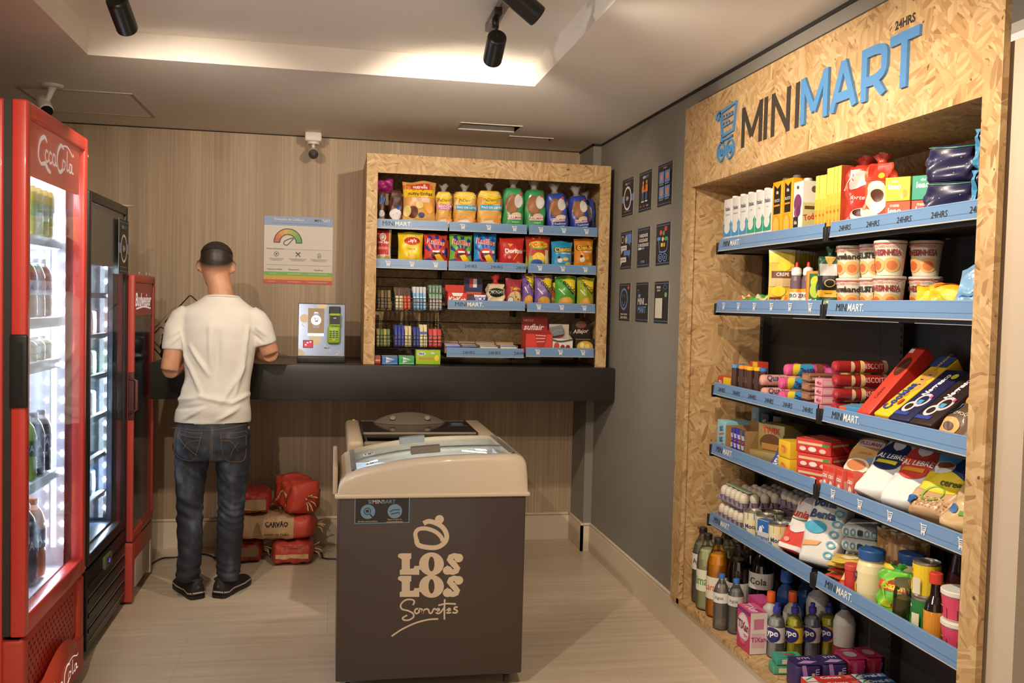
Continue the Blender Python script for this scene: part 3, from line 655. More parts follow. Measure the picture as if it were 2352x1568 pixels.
# packets on its shelves
for k in range(6):
    for j in range(3):
        if (k+j) % 4 == 3: continue
        c = ('b23a2e', 'e4e0d8', '3a6aa8', '6a9a4a', 'd8a93c')[(k*2+j) % 5]; nmc = {'b23a2e': 'red', 'e4e0d8': 'white', '3a6aa8': 'blue', '6a9a4a': 'green', 'd8a93c': 'yellow'}[c]
        lv = ('bottom', 'second', 'third', 'fourth', 'fifth', 'top')[k]
        b = B(); b.box(-.05, .05, -.045, .045, 0, .12, M(c, .4), .012); b.box(.0503, .051, -.03, .03, .03, .08, M('f1eee6', .5))
        o = b.build('food_packet', loc=(X-.165, 4.34+j*.115, .5635+k*.185)); tag(o, '%s food packet on the %s shelf inside the black fridge, %s' % (nmc, lv, ('nearest the camera', 'in the middle', 'farthest back')[j]), 'packet', 'packets inside the black fridge')
# sticker on its glass
def poster_frame(b, w_, h_, edge=M('5a7fae', .5)):
    fn = lambda u, v, k: ((u-.5)*w_, -.0012-.0004*k, (v-.5)*h_)
    b.box(-w_/2, w_/2, -.001, 0, -h_/2, h_/2, M('d9d2c8', .6)); b.flat(grid2d(.0, .0, 1, 1, 1), fn, M('2a2626', .5), 0)
    for v in (.045, .945): b.flat(grid2d(.04, v, .96, v+.012, 1), fn, edge, 1)
    return fn
def age_art(b, fn, asp):
    P = M('e6e0d8', .5); b.flat(grid2d(0, .38, 1, .56, 1), fn, M('6b93c4', .5), 1); b.flat(ell2d(.5, .47, .33, .33*asp, 28, 1), fn, M('2a2626', .5), 2); b.flat(ell2d(.5, .47, .33, .33*asp, 28, 1, inner=.82), fn, P, 3)
    put_text(b, fn, '18+', .5, .47, .12, P, asp, .02, k=4); put_text(b, fn, 'MINI', .38, .86, .06, P, asp, .01, k=2); put_text(b, fn, 'MART', .64, .86, .06, M('6b93c4', .5), asp, .015, k=2); b.flat(grid2d(.2, .12, .8, .135, 1), fn, M('8d8880'), 1)
b = B(); fn = poster_frame(b, .20, .25); age_art(b, fn, .8)
o = b.build('age_sticker', loc=(X+.0035, 4.585, 1.72), rot=(0, 0, PI/2)); tag(o, 'black 18+ sign stuck on the top corner of the black fridge door', 'sign')
# --- small red beer cooler
X = -.93; y0, y1 = 4.71, 5.23
RB = M('b5433a', .4)
t, door, loc, xb = fridge('beer_cooler', 'shorter red beer cooler with a white cursive name, beside the counter', 'cooler', X, y0, y1, .30, .306, 1.598, .62, M('b9a79a', .5), RB, .032, .012, (.022, .045, .04), M('7f8f98', .35))
b = B(); fn = header_fn(X-.009, y0+.02, y1-.02, 1.40, 1.56); b.flat(grid2d(0, 0, 1, 1, 1), fn, M('a93a33', .35, emit=.15), 0); put_text(b, fn, 'Budweiser', .5, .48, .42, W, 3.0, .02, maxw=.82, slant=.25); scr(b, fn, [(.12, .2), (.5, .26), (.88, .2)], .05, 3.0, W)
loc(b).build('lit_header', door, label='red header with white slanted lettering')
b = B(); b.box(X-.5, X-.01, y0+.01, y1-.01, .05, .30, M('a99a8e', .5)); b.box(X-.05, X, y0, y0+.045, .012, .298, RB, .004); b.box(X-.05, X-.004, y0+.045, y1, .20, .298, RB, .004); b.box(X-.05, X-.004, y1-.045, y1, .02, .20, M('cfc2b2', .5), .004); b.box(X-.012, X-.004, y0+.10, y1-.09, .06, .20, M('b8a898', .5), .003); loc(b).build('plinth', t, label='red and beige base')
for q in ((X-.05, y0+.04), (X-.05, y1-.04), (X-.5, y0+.04), (X-.5, y1-.04)):
    b = B(); b.lathe([(.014, 0), (.016, .012), (.012, .05)], M('2b2725', .5), (q[0], q[1], 0), 12); loc(b).build('foot', t)
b = B(); b.tube([(X-.02, y0-.004, 1.10), (X+.012, y0-.004, 1.09), (X+.014, y0-.004, .95), (X-.02, y0-.004, .93)], .008, M('5a3430', .5)); b.box(X-.026, X+.002, y0-.006, y0+.006, .90, 1.13, M('4a2a27', .5), .003); loc(b).build('handle', door)
for k in range(4): wire_shelf(t, loc, X-.5, X-.07, y0+.05, y1-.05, .50+k*.24, M('9aa5ac', .4), .012)
for yy in (y1-.06, y1-.14, y0+.2):
    b = B(); b.tube([(X-.02, yy, 1.598), (X-.02, yy, 1.616)], .006, M('9a8f84', .4)); loc(b).build('top_fixing', t)

# ================================================================ ICE-CREAM FREEZERS
CR = M('cab9a0', .35, coat=.3); CRD = M('b9a288', .4); CHOC = M('423630', .4, coat=.15); GR = M('75706b', .45)
PROF = [(.030, .775), (.033, .80), (.040, .822), (.060, .842), (.090, .853), (.14, .868), (.20, .880), (.27, .893), (.335, .902), (.45, .911), (.55, .915), (.66, .916), (.715, .915), (.738, .908), (.750, .892), (.756, .85), (.758, .775)]
def pz(x):
    for (a, za), (c, zc) in zip(PROF, PROF[1:]):
        if a <= x <= c: return za+(zc-za)*(x-a)/(c-a)
    return PROF[-1][1]
t = thing('ice_cream_freezer', 'dark brown ice-cream freezer with a curved cream lid frame, in the middle of the floor', 'freezer', (.39, 3.8, 0))
def LF(b): b.v = [(x-.39, y-3.8, z) for x, y, z in b.v]; return b
FY0, FY1 = 3.52, 4.09
b = B(); b.box(.034, .752, FY0, FY1, .055, .765, CHOC, .006); LF(b).build('body', t)
b = B(); gx0, gx1, gy0, gy1 = .095, .700, FY0+.050, FY1-.045    # lid frame with an opening for the glass
N = len(PROF)
def rimpt(i, y, inset): x, z = PROF[i]; return (x, y, z)
xs = [p[0] for p in PROF]
outer = lambda y, dz=0: [(x, y, z+dz) for x, z in PROF]
# side skirts front/back with a rounded shoulder
for ys, sg in ((FY0, 1), (FY1, -1)):
    rows = [[(x, ys, .770) for x, z in PROF], [(x, ys, max(.772, z-.028)) for x, z in PROF], [(x, ys+sg*.004, max(.774, z-.012)) for x, z in PROF], [(x, ys+sg*.014, max(.775, z-.003)) for x, z in PROF], [(x, ys+sg*.03, z) for x, z in PROF]]
    for r0, r1 in zip(rows, rows[1:]): b.add(r0+r1, [(i, i+1, N+i+1, N+i) for i in range(N-1)], CR, True)
# top strips
def strip(x0, x1, ya, yb_, dz=0, mat=CR):
    st = sorted({x0, x1, *[x for x in xs if x0 < x < x1], *[x0+(x1-x0)*k/14 for k in range(15)]}); st = [s_ for i, s_ in enumerate(st) if i == 0 or s_-st[i-1] > 1e-5]
    v = [(x, ya, pz(x)+dz) for x in st]+[(x, yb_, pz(x)+dz) for x in st]; n = len(st)
    b.add(v, [(i, i+1, n+i+1, n+i) for i in range(n-1)], mat, True)
strip(.030, .758, FY0+.03, gy0); strip(.030, .758, gy1, FY1-.03); strip(.030, gx0, gy0, gy1); strip(gx1, .758, gy0, gy1)
b.box(.020, .768, FY0-.010, FY1+.006, .755, .772, CR, .006); weld(LF(b).build('lid_frame', t), .0003)
b = B(); b.box(.012, .030, FY0+.02, FY1-.02, .765, .87, CRD, .006); LF(b).build('handle', t, label='pale side rail of the lid')
b = B()
def glass(x0, x1, ya, yb_, dz, mat): strip(x0, x1, ya, yb_, dz, mat); strip(x0, x1, ya, yb_, dz-.005, mat)
glass(gx0, gx1, gy0, (gy0+gy1)/2+.02, -.022, LIDGLASS); LF(b).build('glass_lid', t)
b = B(); glass(gx0, gx1, (gy0+gy1)/2-.02, gy1, -.012, LIDGLASS); LF(b).build('glass_lid', t)
b = B(); ym = (gy0+gy1)/2
strip(gx0, gx1, ym-.022, ym+.018, -.006, M('8c9196', .35, .3)); strip(gx0, gx1, ym-.028, ym-.022, -.010, M('b9bcc0', .3, .3)); LF(b).build('centre_rail', t, label='grey rail between the two lids')
for nm, x0, x1, y0_, y1_, mt in (('end_trim', .080, .100, gy0-.004, gy1+.004, GR), ('end_trim', .690, .716, gy0-.004, gy1+.004, GR)):
    b = B(); strip(x0, x1, y0_, y1_, .003, mt); strip(x0, x1, y0_, y0_+.004, .003, mt); LF(b).build(nm, t, label='grey end strip')
for x0, x1, yy, mt in ((.315, .430, gy0+.105, M('6a6053', .45)), (.290, .395, gy1-.085, M('7a7e80', .45))):
    b = B(); strip(x0, x1, yy, yy+.036, .022, mt); strip(x0-.004, x1+.004, yy-.006, yy, .002, mt)
    n = 8; v = []
    for i in range(n+1): x = x0+(x1-x0)*i/n; v += [(x, yy, pz(x)+.022), (x, yy-.010, pz(x)-.004), (x, yy+.036, pz(x)+.022), (x, yy+.036, pz(x)-.004)]
    b.add(v, [f for i in range(n) for f in ((4*i, 4*i+4, 4*i+5, 4*i+1), (4*i+2, 4*i+3, 4*i+7, 4*i+6))], mt); LF(b).build('lid_handle', t, label='grey pull handle')
b = B(); IW = M('e4eaf0', .35)                                  # white inner tank and shelf edge seen through the glass
b.box(.075, .71, gy0-.004, gy1+.004, .55, .56, IW); b.box(.075, .08, gy0, gy1, .56, .82, IW); b.box(.705, .71, gy0, gy1, .56, .86, IW); b.box(.08, .705, gy0-.004, gy0, .56, .80, IW); b.box(.08, .705, gy1, gy1+.004, .56, .80, IW)
for y in (gy0+.06, gy0+.30): b.box(.1, .69, y, y+.01, .78, .79, M('a9c3d8', .3))
LF(b).build('inner_tank', t)
b = B(); IK = M('2c2a2a')
for yy in (gy0+.10, gy0+.32):
    fn = lambda u, v, k: (.135+u*.045, yy-.02+v*.04, pz(.135+u*.045)-.009); b.flat(grid2d(0, 0, 1, 1, 2), fn, M('e8ebee', .4), 0)
    fn = lambda u, v, k: (.135+u*.045, yy-.02+v*.04, pz(.135+u*.045)-.0082); b.flat(stroke2d([(.2, .1), (.2, .9), (.5, .9), (.5, .1)], .10), fn, IK, 0); b.flat(stroke2d([(.65, .1), (.65, .9), (.9, .9), (.8, .5)], .10), fn, IK, 0)
fn = lambda u, v, k: (.60+(u-.5)*.08, gy1-.07+(v-.5)*.05, pz(.60)-.0095); b.flat(ell2d(.5, .5, .5, .5, 24, 1, inner=.86), fn, M('b89a78'), 0)
LF(b).build('lid_print', t, kind='stuff')
# artwork on the front panel
b = B(); PK = M('cdb89c', .5); fx0, fx1, fz0, fz1 = .034, .752, .055, .765; asp = (fx1-fx0)/(fz1-fz0)
def fpx(px, py): p = at(px, py, Y=FY0); return ((p.x-fx0)/(fx1-fx0), (p.z-fz0)/(fz1-fz0))
fn = fn_front(fx0, fx1, FY0, fz0, fz1, .0004)
def zp(x, y): return fpx(740+x/2.458, 930+y/2.458)              # point measured in an enlarged crop of the panel
def A(pts, wd, k=2, s=True): b.flat(stroke2d(smooth([zp(*p) for p in pts], 6) if s else [zp(*p) for p in pts], wd, asp), fn, PK, k)
def slab_L(y0, y1):
    for q in ([(440, y0), (503, y0), (503, y0+30), (495, y0+34), (495, y1-34), (515, y1-36), (522, y1-50), (548, y1-50), (548, y1), (438, y1), (438, y1-26), (449, y1-32), (449, y0+34), (440, y0+28)],):
        pts = [zp(*p) for p in q]; bm = bmesh.new(); f = bm.faces.new([bm.verts.new((p[0], p[1], 0)) for p in pts]); bmesh.ops.triangulate(bm, faces=[f])
        bm.verts.index_update(); vs = [(v.co.x, v.co.y) for v in bm.verts]; fs = [[v.index for v in ff.verts] for ff in bm.faces]; bm.free(); b.flat((vs, fs), fn, PK, 2)
for y0, y1 in ((836, 957), (963, 1082)):
    slab_L(y0, y1); cy_ = (y0+y1)/2; h2 = (y1-y0)/2+5
    n = 32; vs = []
    for i in range(n): a = 2*PI*i/n; vs += [zp(617+70*math.cos(a), cy_+h2*math.sin(a)), zp(617+17*math.cos(a), cy_+(h2-24)*math.sin(a))]
    b.flat((vs, [(2*i, 2*i+1, (2*i+3) % (2*n), (2*i+2) % (2*n)) for i in range(n)]), fn, PK, 2)
    s0, s1 = zp(690, y1+4), zp(792, y0-4); g_ = lambda u, v, k: fn(s0[0]+u*(s1[0]-s0[0]), s0[1]+v*(s1[1]-s0[1]), k)
    put_text(b, g_, 'S', .5, .5, .98, PK, (s1[0]-s0[0])/(s1[1]-s0[1])*asp, .062, maxw=.98, k=2)
    b.flat(ell2d(*zp(771, cy_-34), .024, .024, 14, 1), fn, PK, 3); b.flat(ell2d(*zp(708, cy_+36), .026, .024, 14, 1), fn, PK, 3)
    for q in ((440, y0+14), (548, y1-40)): b.flat(ell2d(*zp(*q), .012, .012, 12, 1), fn, PK, 3)
A([(532, 760), (545, 790), (600, 803), (655, 800), (695, 770), (702, 730), (680, 690), (640, 665), (600, 656), (572, 668)], .026); A([(532, 760), (526, 725), (545, 700), (590, 697), (640, 715), (672, 745), (680, 768)], .022)
b.flat(ell2d(*zp(662, 645), .024, .024, 18, 1), fn, PK, 2)
# handwritten word
q = .009
for s_ in ([(512, 1128), (520, 1108), (505, 1097), (470, 1100), (444, 1125), (450, 1150), (485, 1160), (512, 1175), (515, 1195), (490, 1212), (462, 1212), (455, 1200), (480, 1185)],
           [(545, 1150), (530, 1150), (522, 1165), (532, 1176), (548, 1165), (545, 1150), (565, 1152)], [(565, 1152), (568, 1175), (572, 1158), (590, 1150), (600, 1155)], [(600, 1152), (606, 1172), (618, 1172), (630, 1150), (642, 1152)],
           [(640, 1165), (660, 1158), (658, 1148), (645, 1155), (645, 1172), (665, 1172), (690, 1140)], [(692, 1095), (690, 1140), (690, 1210)], [(655, 1130), (700, 1120), (755, 1122)],
           [(700, 1165), (722, 1156), (718, 1147), (704, 1158), (706, 1172), (728, 1170)], [(765, 1140), (750, 1140), (745, 1150), (762, 1160), (755, 1172), (735, 1170)], [(392, 1304), (450, 1265), (530, 1228), (600, 1210), (655, 1206)]): A(s_, q)
LF(b).build('front_artwork', t, label='cream printed logo and lettering LOS LOS Sorvetes')
b = B(); p0, p1 = fpx(815, 1143), fpx(940, 1200); BL = M('6d8ba3', .5)
b.flat(grid2d(p0[0], p1[1], p1[0], p0[1], 1), fn, M('2b2624', .45), 2)
w_, h_ = p1[0]-p0[0], p0[1]-p1[1]; g = lambda u, v, k: fn(p0[0]+u*w_, p1[1]+v*h_, k); a2 = w_/h_*asp
for r in ((0, 0, 1, .03), (0, .97, 1, 1), (0, 0, .015, 1), (.985, 0, 1, 1)): b.flat(grid2d(*r, 1), g, BL, 4)
put_text(b, g, 'MINI', .42, .84, .15, PK, a2, .015, k=4); put_text(b, g, 'MART', .61, .84, .15, BL, a2, .01, k=4)
for s_ in cart2d(.27, .84, .16, a2): b.flat(s_, g, BL, 4)
for cx_ in (.24, .73):
    b.flat(ell2d(cx_, .46, .28/a2, .28, 24, 1), g, BL, 4)
b.flat(ell2d(.23, .48, .14/a2, .14, 20, 1, inner=.8), g, INK, 5); b.flat(stroke2d([(.28, .36), (.33, .24)], .05, a2), g, INK, 5); b.flat(grid2d(.20, .43, .26, .53, 1), g, INK, 5)
b.flat(stroke2d([(.64, .44), (.70, .52), (.82, .52)], .03, a2), g, INK, 5); b.flat(stroke2d([(.66, .36), (.74, .38), (.8, .42), (.82, .36)], .03, a2), g, INK, 5)
put_text(b, g, 'Escolha seus produtos', .24, .08, .075, PK, a2, 0, maxw=.36, k=4); put_text(b, g, 'Pague na caixa de', .73, .14, .07, PK, a2, 0, maxw=.3, k=4); put_text(b, g, 'autoatendimento', .73, .06, .07, PK, a2, 0, maxw=.3, k=4)
LF(b).build('instruction_sticker', t, label='small black sticker with two blue round symbols')
for x in (.08, .70):
    for y in (FY0+.05, FY1-.06):
        b = B(); b.box(x-.012, x+.012, y-.012, y+.012, .040, .056, M('b9aa94', .4)); b.lathe([(.019, -.008), (.021, -.005), (.021, .005), (.019, .008)], M('3a3430', .5), (x, y, .0215), 16, axis=Matrix.Rotation(PI/2, 3, 'Y')); LF(b).build('castor', t)
Lg = bpy.data.lights.new('tank_fill_light', 'AREA'); Lg.shape = 'RECTANGLE'; Lg.size = .5; Lg.size_y = .03; Lg.energy = 6; Lg.color = (.82, .9, 1)  # added fill light under the lids; the freezer itself has none
lo = bpy.data.objects.new('tank_fill_light', Lg); COL.objects.link(lo); lo.parent = t; lo.location = (0, ym-3.8, .872); lo.rotation_euler = (0, math.radians(-6), 0)

# --- second freezer behind
G0, G1 = 4.25, 5.03
t = thing('chest_freezer', 'low beige chest freezer with sliding glass lids, behind the brown ice-cream freezer', 'freezer', (.44, 4.64, 0))
def LG(b): b.v = [(x-.44, y-4.64, z) for x, y, z in b.v]; return b
TQ = M('a9947c', .45); ZT = .862
b = B(); b.box(.085, .80, G0+.012, G1, .05, .80, M('b8a48c', .45), .01); LG(b).build('body', t)
b = B(); b.box(.075, .150, G0, G1, .785, ZT, TQ, .02); b.box(.715, .80, G0, G1, .785, ZT, TQ, .02); b.box(.150, .715, G0, G0+.04, .785, ZT-.004, M('6f6252', .5), .01); b.box(.150, .715, G1-.035, G1, .785, ZT, M('4b443d', .45), .006); LG(b).build('lid_frame', t)
b = B(); b.box(.150, .715, G0+.04, G0+.32, ZT-.014, ZT-.010, LIDGLASS); LG(b).build('glass_lid', t)
b = B(); b.box(.150, .715, G0+.30, G1-.035, ZT-.008, ZT-.003, M('3c352f', .12, coat=.6)); b.box(.150, .715, G0+.295, G0+.305, ZT-.010, ZT-.001, M('857663', .4)); b.box(.148, .156, G0+.28, G1-.035, ZT-.010, ZT, M('2a2521', .4)); b.box(.709, .717, G0+.28, G1-.035, ZT-.010, ZT, M('2a2521', .4)); LG(b).build('glass_lid', t, label='dark sliding glass lid')  # opaque dark colour imitates the reflection in this lid
b = B(); n = 20; hx, hw, hz = .41, .19, .036                      # leaf-shaped lifting handle standing up at the back
v = []
for i in range(n+1): u = -1+2*i/n; e = (1-u*u)**.8; v += [(hx+u*hw, 4.93, ZT-.002+.055*e), (hx+u*hw, 4.93-.10*e, ZT-.002), (hx+u*hw, 4.94, ZT-.002+.052*e), (hx+u*hw, 4.94-.02*e, ZT-.004)]
HM = M('6a5d50', .5); b.add(v, [f for i in range(n) for f in ((4*i, 4*i+1, 4*i+5, 4*i+4), (4*i, 4*i+4, 4*i+6, 4*i+2), (4*i+2, 4*i+6, 4*i+7, 4*i+3))], HM, True)
for u in (-.48, .48): b.lathe([(.016, 0), (.016, .004), (.012, .007), (0, .007)], M('8a7b69', .4), (hx+u*hw, 4.885, ZT+.026), 14, axis=Matrix.Rotation(.55, 3, 'X'))
LG(b).build('lid_handle', t, label='leaf-shaped grey lid handle')
b = B(); b.box(.60, .705, 4.78, 4.92, ZT-.002, ZT-.0008, M('23201f', .4)); fn = lambda u, v, k: (.60+u*.105, 4.78+v*.14, ZT-.0006+.0003*k)
b.flat(grid2d(0, 0, 1, .03, 1), fn, M('cdb89c'), 1)
for cv in (.35, .7): b.flat(ell2d(.5, cv, .34, .12, 16, 1), fn, M('5f7f9f'), 1)
LG(b).build('instruction_sticker', t, label='small black sticker with two blue symbols')
b = B(); b.box(.17, .70, G0+.06, G1-.04, .50, .51, M('a08b70')); b.box(.165, .17, G0+.05, G1-.04, .51, .84, M('a08b70')); b.box(.70, .705, G0+.05, G1-.04, .51, .84, M('a08b70')); LG(b).build('inner_tank', t)
b = B(); b.lathe([(.008, 0), (.008, .004), (0, .006)], M('b9b23c', .4), (.12, G1-.03, ZT), 12); LG(b).build('indicator_lamp', t, label='tiny yellow-green lamp')
for x in (.12, .76):
    for y in (G0+.08, G1-.08):
        b = B(); b.lathe([(.015, 0), (.018, .015), (.014, .052)], M('3a3430'), (x, y, 0), 12); LG(b).build('foot', t)

# ================================================================ THE CUSTOMER (seen from behind, leaning on the counter)
def fuse(b, voxel, name, mats, fold=None, it=6, fac=.5):
    """one continuous skin from overlapping volumes; returns a mesh"""
    o = bpy.data.objects.new('tmp', b.mesh('tmp')); COL.objects.link(o)
    m = o.modifiers.new('r', 'REMESH'); m.mode = 'VOXEL'; m.voxel_size = voxel; m.use_smooth_shade = True
    s = o.modifiers.new('s', 'SMOOTH'); s.iterations = it; s.factor = fac
    bpy.context.view_layer.update(); dg = bpy.context.evaluated_depsgraph_get()
    me = bpy.data.meshes.new_from_object(o.evaluated_get(dg)); me.name = name
    old = o.data; bpy.data.objects.remove(o); bpy.data.meshes.remove(old)
    me.materials.clear()
    for q in mats: me.materials.append(q)
    for p in me.polygons: p.use_smooth = True; p.material_index = 0
    if fold:
        nn = [v.normal.copy() for v in me.vertices]
        for v, n in zip(me.vertices, nn): v.co = v.co+n*fold(v.co, n)
        me.update()
    return me
def gz(d, w): return math.exp(-(d/w)**2)
def seg(x, z, a, c):
    ax, az = a; bx, bz = c; L2 = (bx-ax)**2+(bz-az)**2; t_ = max(0, min(1, ((x-ax)*(bx-ax)+(z-az)*(bz-az))/L2))
    return math.hypot(x-ax-t_*(bx-ax), z-az-t_*(bz-az)), t_
man = thing('person', 'person seen from behind in a white t-shirt and dark jeans, leaning over the counter', 'person', (-.575, 4.80, 0))
def skin_mat():
    m, nt, b, tc = nodes('skin'); P = tc.outputs['Object']
    n = noise(nt, P, 18, 3); c = ramp(nt, n, [(.3, 'b98263'), (.7, 'c99474')])
    sp = nt.nodes.new('ShaderNodeSeparateXYZ'); nt.links.new(P, sp.inputs[0])
    # close-cropped hair fading into the nape: hair density follows height on the head and distance behind the face
    a = nt.nodes.new('ShaderNodeMath'); a.operation = 'MULTIPLY_ADD'; a.inputs[1].default_value = -.35; nt.links.new(sp.outputs[1], a.inputs[0]); nt.links.new(sp.outputs[2], a.inputs[2])
    hn = nt.nodes.new('ShaderNodeMath'); hn.operation = 'MULTIPLY_ADD'; hn.inputs[1].default_value = .012; nt.links.new(noise(nt, P, 260, 2), hn.inputs[0]); nt.links.new(a.outputs[0], hn.inputs[2])
    mr = nt.nodes.new('ShaderNodeMapRange'); mr.inputs[1].default_value = 1.640; mr.inputs[2].default_value = 1.682; nt.links.new(hn.outputs[0], mr.inputs[0])
    nt.links.new(mix(nt, mr.outputs[0], c, '2e231d'), b.inputs['Base Color']); b.inputs['Roughness'].default_value = .5
    b.inputs['Subsurface Weight'].default_value = .08; b.inputs['Subsurface Radius'].default_value = (.02, .008, .004); return m
SKIN = skin_mat(); d0 = M('808080')
b = B()
hc = Vector((.004, .030, 1.662))
Rh = Matrix.Rotation(math.radians(-16), 3, 'X')                  # head bowed forward
def hp(x, y, z): return hc+Rh @ Vector((x, y, z))
ring = []
for z, rx, ry, cy in ((-.115, .030, .030, .055), (-.10, .048, .058, .035), (-.075, .058, .076, .020), (-.045, .066, .088, .008), (-.01, .074, .096, .0), (.025, .078, .099, -.002), (.055, .075, .094, -.004), (.080, .062, .078, -.004), (.097, .040, .052, -.004), (.104, .012, .016, -.004)):
    ring.append((z, rx, ry, cy))
vs = []; n = 24
for z, rx, ry, cy in ring:
    for k in range(n): a = 2*PI*k/n; vs.append(hp(rx*math.cos(a), cy+ry*math.sin(a), z))
b.add(vs, [(i*n+k, i*n+(k+1) % n, (i+1)*n+(k+1) % n, (i+1)*n+k) for i in range(len(ring)-1) for k in range(n)]+[tuple(reversed(range(n))), tuple((len(ring)-1)*n+k for k in range(n))], d0, True)
b.tube([hp(0, .085, .01), hp(0, .108, -.03), hp(0, .098, -.042)], [.008, .013, .010], d0)         # nose
b.tube([hp(-.022, .082, -.068), hp(0, .090, -.068), hp(.022, .082, -.068)], [.006, .008, .006], d0)  # lips
for s_ in (-1, 1):                                               # ears
    b.tube([hp(s_*.074, -.002, .012), hp(s_*.084, -.010, .008), hp(s_*.089, -.012, -.012), hp(s_*.083, -.004, -.034), hp(s_*.073, .004, -.042)], [.006, .009, .010, .009, .006], d0)
    b.tube([hp(s_*.05, .083, .016), hp(s_*.018, .094, .018)], .008, d0)                            # brows
b.tube([(.038, .0, 1.44), (.036, -.002, 1.50), (.020, .004, 1.57), (.008, .018, 1.63)], [.066, .060, .057, .058], d0, 18)
b.tube([(-.11, 0, 1.40), (.03, -.004, 1.44), (.17, 0, 1.40)], [.045, .050, .045], d0, 14)
b.loft([(.0, .0, .86, .165, .10), (.01, 0, 1.0, .145, .095), (.025, 0, 1.2, .15, .10), (.026, 0, 1.34, .155, .095), (.026, 0, 1.40, .14, .08), (.03, 0, 1.45, .08, .055)], d0, 24)
def arm(sh, el, wr, hd, ru=.050, rl=.043):
    b.tube([sh, tuple(Vector(sh).lerp(Vector(el), .5)), el], [ru-.002, ru-.002, rl+.001], d0, 16)
    b.tube([el, tuple(Vector(el).lerp(Vector(wr), .3)), tuple(Vector(el).lerp(Vector(wr), .7)), wr], [rl, rl+.001, .034, .026], d0, 16)
    w0, h0 = Vector(wr), Vector(hd); d = (h0-w0).normalized(); sd = d.cross(Vector((0, 0, 1))).normalized()
    b.tube([w0, w0+d*.04, w0+d*.085], [.027, .036, .034], d0, 14)
    for k, ln in enumerate((.070, .080, .074, .058)):
        o_ = sd*((k-1.5)*.020); p = w0+d*.08+o_; dr = (d+sd*(k-1.5)*.10).normalized()
        b.tube([p, p+dr*ln*.45+Vector((0, 0, .010)), p+dr*ln*.78+Vector((0, 0, .002)), p+dr*ln+Vector((0, 0, -.014))], [.0105, .0098, .009, .0078], d0, 10)
    return w0, d, sd
w0, d, sd = arm((-.158, .0, 1.40), (-.205, -.020, 1.135), (-.115, .265, 1.198), (-.080, .38, 1.188))
b.tube([w0+d*.02+sd*.02, w0+d*.05+sd*.045, w0+d*.085+sd*.052+Vector((0, 0, -.008))], [.013, .011, .009], d0, 10)
w0, d, sd = arm((.205, .0, 1.40), (.272, .015, 1.222), (.165, .262, 1.204), (.125, .38, 1.190))
b.tube([w0+d*.02-sd*.02, w0+d*.05-sd*.045, w0+d*.085-sd*.052+Vector((0, 0, -.008))], [.013, .011, .009], d0, 10)
for leg in (((-.09, 0, .86), (-.10, .01, .46), (-.105, .0, .09)), ((.095, 0, .86), (.092, .01, .46), (.083, 0, .09))): b.tube(leg, [.085, .05, .035], d0, 14)
body = bpy.data.objects.new('body', fuse(b, .0058, 'body', [SKIN], it=4)); COL.objects.link(body); body.parent = man
# hair: short cropped cap, denser on top
b = B(); vs = []; n = 28
hr = [(.048, .0768, .0975), (.060, .0755, .095), (.076, .068, .086), (.090, .056, .070), (.101, .040, .050), (.1085, .018, .024)]
for z, rx, ry in hr:
    for k in range(n):
        a = 2*PI*k/n; dz = 0
        vs.append(hp(rx*math.cos(a), -.004+ry*math.sin(a), z+dz*(1 if z < .04 else 0)))
b.add(vs, [(i*n+k, i*n+(k+1) % n, (i+1)*n+(k+1) % n, (i+1)*n+k) for i in range(len(hr)-1) for k in range(n)]+[tuple((len(hr)-1)*n+k for k in range(n))], M('2b201a', .9, bump=400), True)
b.build('hair', man, label='short dark cropped hair')
b = B()
for s_ in (-1, 1):
    b.lathe([(0, -.010), (.008, -.006), (.010, 0), (.008, .006), (0, .010)], M('e9e2da', .3), hp(s_*.030, .083, 0), 12); b.lathe([(0, -.004), (.004, -.002), (.004, .002), (0, .004)], M('2a1b12', .3), hp(s_*.030, .0915, 0), 10)
b.build('eyes', man)
b = B(); b.lathe([(.0035, -.002), (.0035, .002), (0, .003)], M('2b2b2b', .3, .6), hp(-.082, -.012, -.036), 10, axis=Matrix.Rotation(PI/2, 3, 'Y')); b.build('ear_stud', man)
# t-shirt
def cloth(name, c, sc, st, rough=.85):
    m, nt, b_, tc = nodes(name); P = tc.outputs['Object']; nt.links.new(mix(nt, .15, c, ramp(nt, noise(nt, P, sc, 4), [(.3, 'c8c4c0'), (.7, 'ffffff')]), 'MULTIPLY'), b_.inputs['Base Color'])
    b_.inputs['Roughness'].default_value = rough; bump(nt, b_, noise(nt, P, 600, 2), st, .001); return m
SHIRT = cloth('white_cotton', 'd9d3ca', 9, .15)
b = B()
b.loft([(-.002, .0, .880, .184, .122), (.000, .0, .90, .183, .122), (.004, -.006, .94, .180, .126), (.010, -.008, .98, .168, .122), (.016, -.004, 1.03, .158, .112), (.022, .0, 1.10, .158, .110), (.026, .0, 1.18, .166, .113), (.027, -.002, 1.27, .177, .118), (.026, -.004, 1.35, .186, .117), (.026, -.002, 1.41, .188, .106), (.026, -.002, 1.445, .165, .094), (.030, .0, 1.470, .128, .084), (.035, .0, 1.490, .098, .075), (.038, .0, 1.506, .083, .068)], d0, 36)
b.tube([(-.118, 0, 1.412), (-.150, 0, 1.388), (-.172, 0, 1.34), (-.182, -.004, 1.27), (-.184, -.006, 1.235)], [.056, .062, .064, .062, .061], d0, 20)
b.tube([(.165, 0, 1.412), (.198, 0, 1.388), (.222, 0, 1.35), (.243, .004, 1.295), (.250, .006, 1.270)], [.056, .062, .062, .058, .057], d0, 20)
